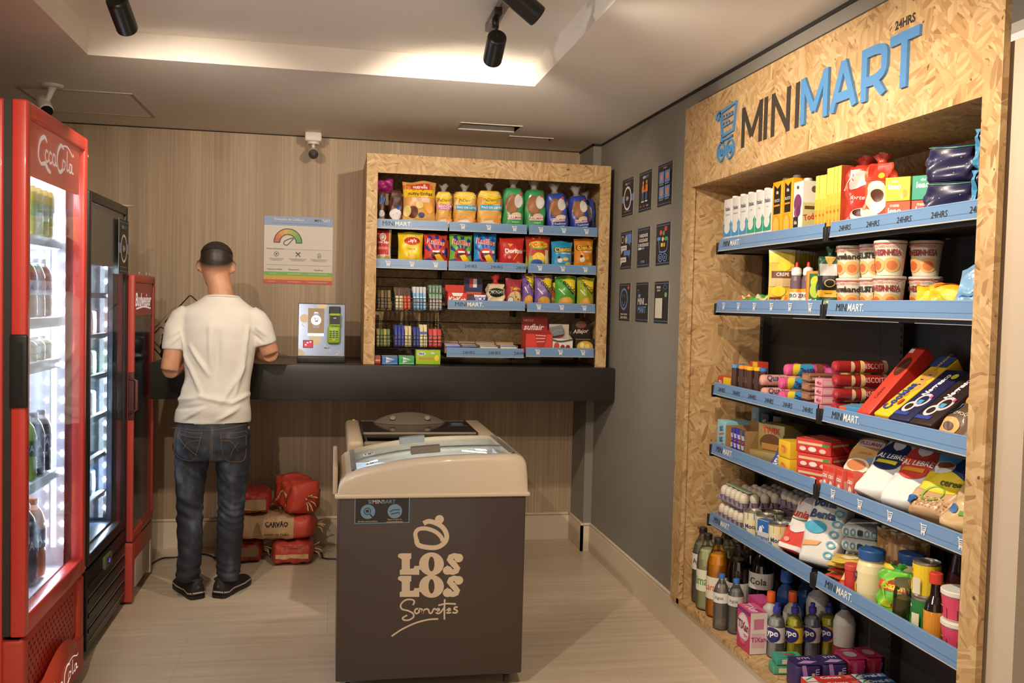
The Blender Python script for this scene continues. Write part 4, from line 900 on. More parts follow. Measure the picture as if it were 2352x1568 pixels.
FO = [((-.10, 1.26), (-.01, 1.12), .010, .012), ((-.12, 1.21), (-.04, 1.02), .008, .014), ((-.005, 1.36), (.0, 1.16), .007, .016), ((.035, 1.33), (.03, 1.08), -.006, .016), ((.16, 1.24), (.11, 1.02), .008, .014), ((.15, 1.16), (.05, .98), .007, .013),
      ((-.17, .985), (-.05, 1.015), .010, .014), ((-.05, 1.015), (.10, .985), .009, .013), ((.10, .985), (.17, 1.02), .009, .012), ((-.16, .95), (-.02, .975), -.007, .012), ((-.13, .90), (-.03, .965), .007, .012), ((.03, .90), (.13, .96), .008, .013), ((-.15, 1.33), (-.11, 1.16), .007, .012), ((.17, 1.36), (.15, 1.22), .007, .012),
      ((-.15, 1.31), (-.21, 1.25), .005, .009), ((-.13, 1.35), (-.20, 1.30), .004, .010), ((.20, 1.36), (.26, 1.31), .005, .009), ((.18, 1.33), (.24, 1.28), -.004, .009), ((-.12, 1.09), (-.15, .99), .006, .012)]
def sfold(p, n):
    o = .0006*math.sin(p.x*60+p.z*33)+.0008*math.sin(p.z*47+p.x*21)
    side = 1 if p.y < .03 else .5
    for a, c, am, wd in FO:
        dd, tt = seg(p.x, p.z, a, c)
        if dd < wd*2.5: o += am*1.7*gz(dd, wd*.85)*side*math.sin(PI*(.12+.76*tt))
    return o
sm_ = fuse(b, .0062, 't_shirt', [SHIRT], sfold, it=12)
bmS = bmesh.new(); bmS.from_mesh(sm_)                            # open hem, cuffs and neck
def inside(c):
    if c.z < .886 and abs(c.x) < .17 and abs(c.y) < .11: return True
    if c.z > 1.497 and math.hypot((c.x-.038)/.073, c.y/.060) < 1: return True
    return False
bmesh.ops.delete(bmS, geom=[f for f in bmS.faces if inside(f.calc_center_median())], context='FACES'); bmS.to_mesh(sm_); bmS.free()
sh = bpy.data.objects.new('t_shirt', sm_); COL.objects.link(sh); sh.parent = man; sh['label'] = 'white short-sleeved t-shirt'
b = B()
b.tube([(.038+.080*math.cos(a*PI/12), -.002+.066*math.sin(a*PI/12), 1.500-.007*math.sin(a*PI/12)) for a in range(24)], .0055, SHIRT, 8, closed=True); b.build('collar', sh)
# jeans
def denim():
    m, nt, b_, tc = nodes('denim'); P = tc.outputs['Object']
    worn = noise(nt, mapping(nt, P, (9, 9, 5)), 1.0, 3, .55); c = ramp(nt, worn, [(.35, '20222b'), (.52, '2b303c'), (.64, '4d5561'), (.76, '79818b')])
    c2 = mix(nt, .5, c, ramp(nt, noise(nt, mapping(nt, P, (240, 240, 120)), 1, 2), [(.3, '9a9a9a'), (.7, 'ffffff')]), 'MULTIPLY')
    nt.links.new(c2, b_.inputs['Base Color']); b_.inputs['Roughness'].default_value = .75; return m
DEN = denim(); b = B()
b.loft([(-.012, -.006, .70, .165, .115), (-.005, -.012, .76, .183, .130), (0, -.012, .82, .182, .126), (0, -.004, .88, .172, .112), (0, 0, .925, .165, .105)], d0, 36)
b.tube([(-.088, -.004, .78), (-.096, -.004, .70), (-.104, .0, .62), (-.106, .004, .53), (-.106, .006, .46), (-.106, .004, .39), (-.103, -.004, .30), (-.101, -.004, .24), (-.106, .0, .17), (-.112, .004, .12), (-.110, .006, .085)], [.090, .084, .076, .068, .064, .063, .061, .057, .059, .058, .050], d0, 24)
b.tube([(.088, -.004, .78), (.094, -.004, .70), (.098, .0, .62), (.095, .004, .53), (.093, .006, .46), (.090, .004, .39), (.088, -.004, .30), (.085, -.004, .24), (.083, .0, .17), (.083, .004, .12), (.083, .006, .085)], [.092, .086, .078, .070, .065, .066, .063, .060, .060, .058, .050], d0, 24)
def jfold(p, n):
    o = 0; k = .004*(gz(p.z-.43, .07)+.9*gz(p.z-.13, .05)+.35*gz(p.z-.62, .05))
    o += k*.75*math.sin(p.z*(150+40*math.sin(p.x*9))+math.sin(p.x*31+p.y*17)*2.6+p.y*30); o += .0015*math.sin(p.z*90+p.x*55)
    if abs(p.x+.008) < .02 and p.z > .70 and p.y < 0: o -= .012*gz(p.x+.008, .009)*gz(p.z-.72, .06)
    return o
jm = fuse(b, .0065, 'jeans', [DEN], jfold, it=5); jn = bpy.data.objects.new('jeans', jm); COL.objects.link(jn); jn.parent = man; jn['label'] = 'dark faded blue jeans'
tree = BVHTree.FromPolygons([v.co for v in jm.vertices], [tuple(p.vertices) for p in jm.polygons])
def onb(x, z):
    h = tree.ray_cast(Vector((x, -1, z)), Vector((0, 1, 0)))[0]; return (h if h else Vector((x, -.1, z)))+Vector((0, -.0012, 0))
b = B(); TH = M('8a6a48', .7)
def pxj(px, py): return (-.184+(px-400)*.00208, .887-(py-965)*.00217)
def jz(x, y): return pxj(340+x/3.267, 940+y/3.267)
for pts in ([(228, 140), (215, 230), (222, 320), (300, 355), (365, 350), (400, 270), (430, 145)], [(232, 130), (330, 150), (432, 152)], [(230, 160), (330, 178), (428, 182)], [(235, 165), (300, 240), (400, 320)], [(420, 200), (330, 220), (285, 280)],
            [(565, 145), (575, 240), (600, 350), (680, 375), (740, 345), (745, 150)], [(563, 150), (660, 155), (745, 148)], [(565, 180), (660, 190), (745, 182)], [(570, 205), (640, 215), (670, 250), (700, 310)], [(690, 230), (650, 290), (640, 330)],
            [(205, 118), (350, 130), (500, 130), (700, 108), (748, 100)], [(500, 110), (495, 200), (492, 330)], [(510, 110), (507, 200), (505, 320)], [(215, 100), (212, 180), (205, 250)]):
    P_ = [onb(*jz(*q)) for q in smooth(pts, 4)]
    P_ = [p for i, p in enumerate(P_) if i == 0 or (p-P_[i-1]).length < .05]; b.tube(P_, .0009, TH, 4)
b.build('stitching', jn, label='tan stitching of pockets and seams')
# shoes
def shoe(x, y, ang, lb):
    b = B(); U = M('24211f', .65); SO = M('1d1a19', .55); WH = M('b5aa9c', .5)
    st = [(-.055, .030, .085), (-.045, .036, .092), (-.02, .038, .098), (.02, .038, .100), (.06, .039, .085), (.10, .043, .068), (.14, .046, .058), (.18, .045, .050), (.21, .038, .044), (.228, .024, .034), (.234, .008, .024)]
    n = 14; vs = []
    for yy, w_, h_ in st:
        for k in range(n+1): a = PI*k/n; vs.append((w_*math.cos(a)*(1-.12*math.sin(a)), yy, .026+(h_-.020)*math.sin(a)**.75))
    m = n+1; b.add(vs, [(i*m+k, (i+1)*m+k, (i+1)*m+k+1, i*m+k+1) for i in range(len(st)-1) for k in range(n)]+[tuple(range(m))], U, True)
    b.box(-.030, .030, -.052, .03, .085, .10, U, .012)
    M4 = Matrix.Translation((x, y, 0)) @ Matrix.Rotation(ang, 4, 'Z'); up = b.build('shoe', man, label=lb); up.matrix_local = M4
    b = B(); k2 = []
    out = [(-.058, .022), (-.050, .036), (-.02, .041), (.03, .041), (.08, .042), (.13, .048), (.18, .048), (.215, .038), (.236, .014)]
    ring_ = [(w_, yy) for yy, w_ in out]+[(-w_, yy) for yy, w_ in reversed(out)]; N_ = len(ring_)
    for z0, z1, mt, s0, s1 in ((0, .018, SO, 1.0, 1.03), (.018, .026, SO, 1.03, .99), (.026, .033, WH, 1.0, .98)):
        for A_, z_ in ((s0, z0), (s1, z1)): pass
        wv = lambda yy: .004*math.sin(yy*75) if z0 > 0 else 0
        v0 = [(w_*s0, yy, z0+(wv(yy) if z0 else 0)) for w_, yy in ring_]; v1 = [(w_*s1, yy, z1+wv(yy)) for w_, yy in ring_]
        b.add(v0+v1, [(i, (i+1) % N_, N_+(i+1) % N_, N_+i) for i in range(N_)]+([tuple(reversed(range(N_)))] if z0 == 0 else []), mt)
    b.build('sole', up, label='black sole with a pale midsole line')
    b = B(); b.tube([(0, -.0555, .066), (.005, -.0555, .060), (0, -.0555, .054), (-.005, -.0555, .060)], .0008, M('9a9a9a', .4), 4, closed=True); b.build('heel_mark', up)
shoe(-.082, .012, math.radians(27), 'black trainer, left foot'); shoe(.060, .018, math.radians(-23), 'black trainer, right foot')

# ================================================================ PACKAGED GOODS
def art_on(b, fn, asp, art, k0=1):
    for i, a in enumerate(art):
        k = k0+i*.8; t_ = a[0]
        if t_ == 'r': b.flat(grid2d(*a[1:5], 9), fn, M(a[5], .42), k)
        elif t_ == 'e': b.flat(ell2d(a[1], a[2], a[3], a[4], 20, 4), fn, M(a[5], .42), k)
        elif t_ == 'o': b.flat(ell2d(a[1], a[2], a[3], a[4], 18, 1, inner=a[6]), fn, M(a[5], .42), k)
        elif t_ == 't':
            s, cu, cv, h, c = a[1:6]; ex = a[6] if len(a) > 6 else {}
            put_text(b, fn, s, cu, cv, h, M(c, .42), asp, ex.get('b', .015), ex.get('m', .9), k, ex.get('s', 0), ex.get('r', 0))
        elif t_ == 's': b.flat(stroke2d(smooth(a[1], 4), a[2], asp), fn, M(a[3], .42), k)
        elif t_ == 'b': b.flat(blob2d(a[1]), fn, M(a[2], .42), k)
def R3(rx=0, ry=0, rz=0): return (rx, ry, rz)
def finish(b, name, label, cat, loc, rot, group):
    if any(rot):                                                 # rest the tilted thing on what is under it
        mt = Euler(rot).to_matrix(); loc = Vector(loc)+Vector((0, 0, -min((mt @ Vector(v)).z for v in b.v)))
    else: loc = Vector(loc)-Vector((0, 0, min(v[2] for v in b.v)))
    mt = Euler(rot).to_matrix(); P_ = [mt @ Vector(v)+loc for v in b.v]; xs_ = [p.x for p in P_]; ys_ = [p.y for p in P_]
    if loc.y > 5.15 and loc.z > 1.2: loc = loc+Vector((0, max(0, 5.1815-min(ys_)), 0))                     # clear of the cabinet's rails
    elif loc.x > 1.5 and loc.z > .4: loc = loc+Vector((max(0, 1.6235-min(xs_)), 0, 0)); loc = loc-Vector((max(0, max(xs_)+max(0, 1.6235-min(xs_))-1.932), 0, 0))
    elif loc.x > 1.5: loc = loc+Vector((max(0, 1.572-min(xs_)), 0, 0))
    o = b.build(name, loc=loc+Vector((0, 0, .0006)), rot=rot); tag(o, label, cat, group); return o
def carton(name, label, cat, w_, h, d, base, art, loc, rot=(0, 0, 0), group=None, side=(), top=(), sidec=None, topc=None, bev=.002, cap=None):
    """printed box: local front at y=0 facing -Y, depth towards +Y, standing on z=0"""
    b = B(); b.box(-w_/2, w_/2, 0, d, 0, h, CARD(base), bev)
    f = lambda u, v, k: (-w_/2+.001+u*(w_-.002), -.0003-.0003*k, .001+v*(h-.002)); art_on(b, f, w_/h, art, 1)
    fr = lambda u, v, k: (w_/2+.0003+.0003*k, .001+u*(d-.002), .001+v*(h-.002))
    if sidec: b.flat(grid2d(0, 0, 1, 1, 1), fr, CARD(sidec), 0)
    art_on(b, fr, d/h, side, 1)
    ft = lambda u, v, k: (-w_/2+.001+u*(w_-.002), .001+v*(d-.002), h+.0003+.0003*k)
    if topc: b.flat(grid2d(0, 0, 1, 1, 1), ft, CARD(topc), 0)
    art_on(b, ft, w_/d, top, 1)
    if cap:
        o = finish(b, name, label, cat, loc, rot, group); c = B(); c.lathe([(.014, 0), (.015, .002), (.015, .012), (.013, .014), (0, .014)], M(cap, .4), (0, d*.5, h), 16); c.build('cap', o); return o
    return finish(b, name, label, cat, loc, rot, group)
def pouch(name, label, cat, w_, h, d, base, art, loc, rot=(0, 0, 0), group=None, crumple=1.0, gloss=True, seal=.05, pw=.55, back=None, sealc=None):
    """pillow bag with flat sealed ends"""
    rnd = random.Random(hash((round(loc[0], 3), round(loc[1], 3), round(loc[2], 3)))); ph = [rnd.uniform(0, 6.3) for _ in range(8)]
    nu, nv = 12, 16
    def half(u, v):
        t_ = min(max((v-seal)/(1-2*seal), 0), 1); a = math.sin(PI*t_)**.5 if 0 < t_ < 1 else 0
        return d/2*a*max(0, 1-abs(2*u-1)**2.6)**pw
    def pt(u, v, sgn, o=0):
        wv = w_*(1-.07*math.sin(PI*min(max(v, 0), 1))**.7); x = (u-.5)*wv; hf = half(u, v)
        cr = crumple*.0035*(math.sin(u*9+v*5+ph[0])+math.sin(u*4-v*11+ph[1])+.6*math.sin(u*17+v*13+ph[2]))*min(1, hf/(d/2+1e-6)*1.4)
        z = v*h+crumple*.004*math.sin(u*6+ph[3])*(v > .9)
        yy = d/2+sgn*(hf+cr+o)+(crumple*.004*math.sin(u*11+ph[4]) if (v < seal or v > 1-seal) else 0)
        return (x, yy, z)
    b = B(); mt = FILM(base) if gloss else CARD(base); vs = []
    for sgn in (-1, 1): vs += [pt(i/nu, j/nv, sgn, .0008) for j in range(nv+1) for i in range(nu+1)]
    m = nu+1; K = m*(nv+1); fs = [(j*m+i, j*m+i+1, (j+1)*m+i+1, (j+1)*m+i) for j in range(nv) for i in range(nu)]
    b.add(vs[:K], fs, mt, True); b.add(vs[K:], [tuple(reversed(f)) for f in fs], FILM(back) if back else mt, True)
    fn = lambda u, v, k: pt(u, v, -1, .0016+.0006*k)
    if sealc: b.flat(grid2d(.0, .0, 1, seal, 8), fn, FILM(sealc), 1); b.flat(grid2d(.0, 1-seal, 1, 1, 8), fn, FILM(sealc), 1)
    art_on(b, fn, w_/h, art, 1)
    return finish(b, name, label, cat, loc, rot, group)
def softpack(name, label, cat, w_, h, d, base, art, loc, rot=(0, 0, 0), group=None, p=.45, top=.80, neck=None, crumple=1.0, sidec=None):
    """soft brick or loaf bag; neck=(colour, height, width) adds a gathered film tail as a part"""
    rnd = random.Random(hash((round(loc[0], 3), round(loc[1], 3)))); ph = [rnd.uniform(0, 6.3) for _ in range(6)]
    pr = [(0, .88), (.03, .96), (.10, 1), (.5, 1.0), (.80, .99), (.92, .94), (.97, top+.1 if top < .85 else .92), (1, top)]
    def sc(v):
        for (a, x), (c, y) in zip(pr, pr[1:]):
            if v <= c: return x+(y-x)*(v-a)/(c-a)
        return pr[-1][1]
    n, nv = 32, 14; b = B(); rings = []
    def pt(a, v, o=0):
        ca, sa = math.cos(a), math.sin(a); s_ = sc(v); cr = crumple*.0022*(math.sin(3*a+v*9+ph[0])+math.sin(5*a-v*13+ph[1]))
        return ((w_/2*s_+cr+o)*math.copysign(abs(ca)**p, ca), d/2+(d/2*s_+cr+o)*math.copysign(abs(sa)**p, sa), v*h)
    vs = [pt(2*PI*k/n, j/nv) for j in range(nv+1) for k in range(n)]
    b.add(vs, [(j*n+k, j*n+(k+1) % n, (j+1)*n+(k+1) % n, (j+1)*n+k) for j in range(nv) for k in range(n)]+[tuple(reversed(range(n))), tuple(nv*n+k for k in range(n))], FILM(base), True)
    def fn(u, v, k):
        x = (2*u-1)*.96; c = abs(x)**(1/p); a = -math.acos(min(1, c)) if x > 0 else -(PI-math.acos(min(1, c)))
        return pt(a, v, .0012+.0006*k)
    art_on(b, fn, w_/h, art, 1)
    o = finish(b, name, label, cat, loc, rot, group)
    if neck:
        c = B(); m = 18; col, nh, nw = neck; vs = []
        for j, (zz, rr) in enumerate(((0, .80), (.20, .42), (.34, .30), (.55, .42), (.8, .60), (1.0, .68))):
            for k in range(m): a = 2*PI*k/m; f = rr*(1+(.16 if k % 2 else -.12)*(j > 1)); vs.append((nw/2*f*math.cos(a), d/2+d/2*.8*f*math.sin(a), h*.985+zz*nh+(.006*math.sin(a*3+ph[2]) if j == 5 else 0)))
        c.add(vs, [(j*m+k, j*m+(k+1) % m, (j+1)*m+(k+1) % m, (j+1)*m+k) for j in range(5) for k in range(m)], col if not isinstance(col, str) else FILM(col), True); c.build('bag_neck', o)
    return o
def turned(name, label, cat, prof, base, loc, group=None, lab=None, art=(), caps=(), rotz=0, metal=0, n=24, rot=None):
    """turned container; lab=(z0,z1,r,colour) wrap label carrying art; caps=[(part name, colour, profile)]"""
    b = B(); mt = base if not isinstance(base, str) else M(base, .35, metal, coat=.2); b.lathe(prof, mt, n=n)
    if lab:
        z0, z1, r, c = lab[:4]; r1 = lab[4] if len(lab) > 4 else r; A_ = 2*PI*r/(z1-z0)
        fn = lambda u, v, k: ((r+(r1-r)*v+.0005+.0004*k)*math.sin(u*2*PI), -(r+(r1-r)*v+.0005+.0004*k)*math.cos(u*2*PI), z0+v*(z1-z0))
        if c: b.flat(grid2d(0, 0, 1, 1, 24), fn, M(c, .4), 0)
        art_on(b, fn, A_, art, 1)
    rm = max(p[0] for p in prof)+.001
    if loc[0] > 1.5 and loc[2] > .4: loc = (max(loc[0], 1.6235+rm), loc[1], loc[2])
    o = b.build(name, loc=loc, rot=rot or (0, 0, rotz)); tag(o, label, cat, group)
    for nm, c, pf in caps: q = B(); q.lathe(pf, M(c, .4) if isinstance(c, str) else c, n=20); q.build(nm, o)
    return o
def atx(px, z, Y):                                               # x of a pixel column at height z on the plane Y
    lo, hi = -2.0, 3.0
    for _ in range(40):
        m_ = (lo+hi)/2; v = Vector((m_, Y, z))-EYE; q = 1176+FPX*v.dot(RT)/v.dot(FW); lo, hi = (m_, hi) if q < px else (lo, m_)
    return (lo+hi)/2
def aty(px, z, X):
    lo, hi = .8, 6.0
    for _ in range(40):
        m_ = (lo+hi)/2; v = Vector((X, m_, z))-EYE; q = 1176+FPX*v.dot(RT)/v.dot(FW); lo, hi = (m_, hi) if q > px else (lo, m_)
    return (lo+hi)/2
DS = {1: 1.904+.002, 2: 1.687+.002, 3: 1.470, 4: 1.214}        # display shelf surfaces (steel top = rail top - .034)
def dsurf(row, px):
    z = {1: 1.950, 2: 1.733, 3: 1.517, 4: 1.262}[row]
    if row == 3 and px > 1205: z -= .004
    if row == 4: z -= .004 if px > 1195 else .012
    return z-.034+.0005
def DP(row, px0, px1, pyt, Y=5.20):
    z = dsurf(row, (px0+px1)/2); x0, x1 = atx(px0, z+.08, Y), atx(px1, z+.08, Y); zt_ = at((px0+px1)/2, pyt, Y=Y).z
    return (x0+x1)/2, x1-x0, zt_-z, z
CLR = M('d8d2c8', .2, coat=.5, alpha=.32)

# ---- top shelf of the snack cabinet: breads
def bread(row, px0, px1, pyt, base, art, label, neck=None, lean=0, dd=.10, Y=5.20, ry=0, grp='bread bags on the top shelf', p=.5, name='bread_bag', cat='bread'):
    x, w_, h, z = DP(row, px0, px1, pyt, Y); return softpack(name, label, cat, w_-.003, h, dd, base, art, (x, Y+.004, z+.001), (lean, ry, 0), grp, p=p, neck=neck)
BR = '9c5f34'
bread(1, 869, 886, 440, '6e4a36', [('r', 0, 0, 1, .16, '2f4ea0'), ('e', .6, .75, .4, .12, '2d4a9a'), ('e', .5, .35, .4, .1, 'd8d4d8')], 'narrow brown cake bag with a blue foot, leftmost on the top shelf', name='cake_bag', cat='cake')
bread(1, 887, 918, 436, '5e3526', [('e', .5, .72, .38, .2, '4a2a1e'), ('e', .5, .32, .44, .16, 'd9d3d4'), ('r', 0, 0, 1, .16, '2f4ea0'), ('e', .72, .52, .16, .07, '2b3f92'), ('e', .3, .3, .03, .01, 'b23a5a'), ('e', .6, .36, .03, .01, 'b23a5a')], 'chocolate cake bag with white icing print and blue foot, beside the orange bread-roll bag', name='cake_bag', cat='cake')
pouch('folded_bag', 'glossy pink plastic bag lying on top of the cake bags', 'bag', .115, .075, .09, 'b0357f', [('e', .75, .5, .16, .2, '8e2466')], (atx(893, 2.10, 5.22), 5.22, dsurf(1, 890)+.188), (0, 0, 0), 'bread bags on the top shelf', crumple=2)
x, w_, h, z = DP(1, 919, 998, 418, 5.19)
pouch('bread_roll_bag', 'large orange and yellow bag of little bread rolls with torn-looking top', 'bread', w_, h, .09, 'dca75c', [('b', [(0, .80), (0, 1), (.45, .86), (1, 1), (1, .80), (.5, .76)], 'd9752f'), ('r', .02, .62, .98, .80, 'f0c52c'), ('r', .24, .80, .80, .93, 'cc3b2b'), ('t', 'nutrella', .52, .865, .085, 'f4efe8', {'b': .03}), ('t', 'nutrellinhas', .52, .70, .09, '5a3a1e', {'s': .2}), ('r', .25, .50, .82, .60, 'e8c3a8'), ('e', .30, .28, .16, .13, '6a3520'), ('e', .12, .30, .12, .12, 'f0d68a'), ('e', .50, .44, .12, .08, 'f2dc92'), ('e', .56, .22, .10, .06, '34306a'), ('e', .80, .38, .16, .12, 'eaa23c'), ('r', 0, 0, 1, .06, '3a86b8'), ('e', .25, .05, .10, .09, 'c6d49a')], (x, 5.19, z), (-.08, 0, 0), 'bread bags on the top shelf', crumple=1.6, seal=.04)
def roll_bag(px0, px1, pyt, band, word, label, w2='', Y=5.20):
    return bread(1, px0, px1, pyt+22, 'd9a24e', [('e', .28, .56, .24, .10, 'e8b560'), ('e', .74, .56, .24, .10, 'e6b058'), ('e', .28, .34, .24, .10, 'dfa650'), ('e', .74, .34, .24, .10, 'dda24c'), ('b', [(0, .84), (.08, .99), (.92, .99), (1, .84), (.5, .76)], 'f0cd3c'), ('s', [(.06, .96), (.5, .90), (.94, .96)], .012, 'f7ecc0'), ('s', [(.04, .91), (.5, .85), (.96, .91)], .012, 'f7ecc0'), ('e', .5, .76, .30, .11, 'f3c81e'), ('t', 'PaDerri', .5, .76, .08, '7a5a1e', {'s': .15}), ('r', .10, .50, .98, .63, band), ('t', word, .56, .565 if not w2 else .59, .06, 'f0ece4'), *([('t', w2, .56, .53, .045, 'f0ece4')] if w2 else []), ('b', [(0, 0), (0, .12), (.3, .22), (.8, .26), (1, .18), (1, 0)], 'e6d3b8'), ('s', [(.2, .08), (.8, .08)], .012, 'b9a48a'), ('e', .78, .22, .16, .05, 'e58a3c')], label, (CLR, .045, w_*0+.075), Y=Y)
roll_bag(998, 1035, 418, 'c65aa0', 'BRIOCHE', 'bag of small breads with a pink band, beside the orange bread-roll bag', 'FRANCES')
roll_bag(1038, 1092, 418, '35a0c8', 'PAO DE LEITE', 'bag of milk rolls with a light blue band, the one beside the pink-banded bag')
roll_bag(1096, 1153, 416, '35a0c8', 'PAO DE LEITE', 'bag of milk rolls with a light blue band, the one beside the green loaf bags')
for px0, px1, pyt, c, lean, lb in ((1157, 1205, 432, '3f9a58', 0, 'green sliced-loaf bag next to the milk rolls'), (1208, 1256, 437, '3f9a58', -.03, 'green sliced-loaf bag next to the blue loaf bags'), (1262, 1310, 446, '3a4aa2', -.10, 'blue sliced-loaf bag next to the green ones'), (1318, 1360, 452, '3a4aa2', -.14, 'blue sliced-loaf bag leaning at the right end of the top shelf')):
    bread(1, px0, px1, pyt, c, [('e', .40, .62, .34, .24, '8e5b38'), ('e', .42, .62, .27, .19, 'a06c46'), ('e', .70, .70, .20, .16, 'd3ccc4'), ('e', .62, .36, .26, .07, 'dcc4a2'), ('e', .78, .86, .08, .04, 'c8524a'), ('r', .20, .26, .84, .35, 'e8dfd8'), ('t', 'PULLMAN', .52, .305, .060, 'b8404c', {'b': .02}), ('t', 'Integral' if c == '3f9a58' else 'Tradicional', .56, .20, .05, 'd8e4da', {'s': .2}), ('r', .5, .10, .76, .14, '4a55b4' if c == '3f9a58' else 'c9c4da')], lb, (CLR, .06, .09), ry=lean)
x, w_, h, z = DP(1, 1345, 1372, 458, 5.30)
softpack('bread_bag', 'blue loaf bag mostly hidden behind the rightmost one', 'bread', w_+.03, h, .09, '3a4aa2', [('e', .5, .6, .3, .25, 'cfc8c0')], (x-.01, 5.33, z+.001), (0, -.06, 0), 'bread bags on the top shelf', neck=(CLR, .05, .08))

# ---- second shelf: crisps
def crisps(px0, px1, pyt, base, art, label, row=2, Y=5.195, d=.075, lean=-.06, name='crisp_bag', cat='crisps', grp='crisp bags on the second shelf', ry=0, **kw):
    x, w_, h, z = DP(row, px0, px1, pyt, Y); return pouch(name, label, cat, w_+.004, h, d, base, art, (x, Y, z), (lean, ry, 0), grp, **kw)
crisps(866, 899, 527, 'e6ddd4', [('r', 0, .28, .82, 1, 'c8413a'), ('o', .40, .78, .22, .12, 'ece2d6', .75), ('e', .40, .78, .12, .07, 'ece2d6'), ('t', 'maChips', .46, .62, .10, 'f4efe8', {'b': .03}), ('r', .05, .42, .75, .50, 'e08a7a'), ('e', .25, .12, .22, .13, 'e8c070'), ('e', .7, .14, .24, .12, 'd9a650'), ('r', .88, .5, 1, .9, 'e9c546')], 'red and white crisp bag with a round spiral mark, leftmost on the second shelf')
crisps(917, 975, 533, 'eecb1e', [('e', .55, .78, .36, .17, 'f3d95a'), ('e', .55, .73, .33, .12, 'c9352c'), ('t', "Lay's", .55, .735, .14, 'f6f0e6', {'b': .03}), ('t', 'Classica', .52, .50, .06, 'b88f1c', {'s': .2}), ('e', .54, .20, .20, .16, 'e8b932'), ('e', .56, .24, .13, .11, 'efd060')], 'yellow crisp bag with a red ribbon name, left part of the second shelf')
def ruffles(px0, px1, pyt, c1, c2, label, **kw):
    rays = [('b', [(.5, .30), (.5+1.1*math.cos(a)*.5-.09*math.sin(a), .30+.75*math.sin(a)+.07*math.cos(a)), (.5+1.1*math.cos(a)*.5+.09*math.sin(a), .30+.75*math.sin(a)-.07*math.cos(a))], c2) for a in [i*PI/5+.2 for i in range(10)]]
    rays = [('b', [(min(max(u, .02), .98), min(max(v, .02), .97)) for u, v in r[1]], c2) for r in rays]
    return crisps(px0, px1, pyt, c1, rays+[('e', .5, .36, .30, .21, 'c8303c'), ('e', .5, .35, .22, .14, '5a1426'), ('r', .34, .42, .66, .48, 'f4efe8'), ('b', [(.42, .34), (.66, .38), (.88, .20), (.92, .08), (.74, .05), (.56, .18)], 'f0c42a'), ('t', 'Ruffles', .5, .74, .17, 'f4ece6', {'b': .05, 's': .1, 'r': -.12, 'm': .92}), ('t', 'Ruffles', .5, .74, .15, 'd23c3c', {'b': .02, 's': .1, 'r': -.12, 'm': .86}), ('e', .84, .45, .07, .05, 'c9c4d8')], label, **kw)
ruffles(973, 1025, 537, 'd8402f', '3a3f9a', 'red and blue crisp bag with an open-mouth print beside the yellow bag')
crisps(1021, 1036, 540, 'd8402f', [('r', 0, .3, .5, .6, '3a3f9a')], 'sliver of a red crisp bag behind the green-rayed one', Y=5.29, lean=0)
ruffles(1034, 1086, 538, '7ab83c', '2f3f9a', 'green and blue crisp bag with an open-mouth print, middle of the second shelf')
ruffles(1090, 1142, 535, '3d8fd8', '2a55a8', 'light blue crisp bag with an open-mouth print, beside the red nacho bag')
crisps(1150, 1206, 545, 'c8332b', [('b', [(.3, .80), (.52, .78), (.40, .68)], 'e8a23c'), ('t', 'Doritos', .56, .56, .15, 'f4efe8', {'b': .04}), ('e', .36, .36, .07, .05, 'e8a09a'), ('b', [(.5, .0), (.95, .0), (.95, .18), (.72, .24)], 'd98a2c'), ('s', [(.85, .62), (.62, .38), (.55, .28)], .025, 'f0b04c')], 'red nacho chip bag in the middle of the second shelf')
crisps(1146, 1158, 552, 'b02a25', [], 'second red nacho bag peeking out behind the front one', Y=5.28, lean=0)
crisps(1210, 1266, 541, 'b8402c', [('r', 0, 0, 1, .40, '8fb33c'), ('e', .5, .70, .42, .12, '6fa33c'), ('e', .5, .73, .40, .11, 'f0c52c'), ('t', 'FANDANGOS', .5, .73, .12, 'c23a2b', {'b': .03, 's': .15, 'r': .10}), ('e', .5, .32, .26, .18, 'f0c93c'), ('e', .42, .20, .24, .10, '3a5fae'), ('r', .76, .18, .92, .58, 'e8cfa0'), ('e', .3, .92, .05, .03, 'f0c52c'), ('e', .55, .93, .05, .03, 'f0c52c'), ('r', 0, 0, 1, .05, 'd8b03c')], 'red and green corn snack bag on the right part of the second shelf')
for px0, px1, pyt, c, lb in ((1270, 1318, 554, '2f95c8', 'blue cheese puff bag beside the orange one'), (1322, 1366, 547, 'e08a2a', 'orange cheese puff bag, rightmost on the second shelf')):
    crisps(px0, px1, pyt, c, [('t', 'Cheetos', .52, .72, .19, '2a211c', {'b': .09, 'm': .92, 'r': .08}), ('t', 'Cheetos', .52, .72, .17, 'f2c230', {'b': .03, 'm': .84, 'r': .08}), ('r', .40, .56, .86, .60, 'd8d4cc'), ('e', .36, .34, .12, .08, 'e8dcc8'), ('e', .62, .38, .14, .05, 'e8b03c'), ('e', .76, .22, .16, .05, 'eab848'), ('e', .44, .14, .10, .05, 'c8402f'), ('e', .7, .08, .18, .05, 'f0c050'), ('e', .3, .44, .06, .04, '33231a')], lb)

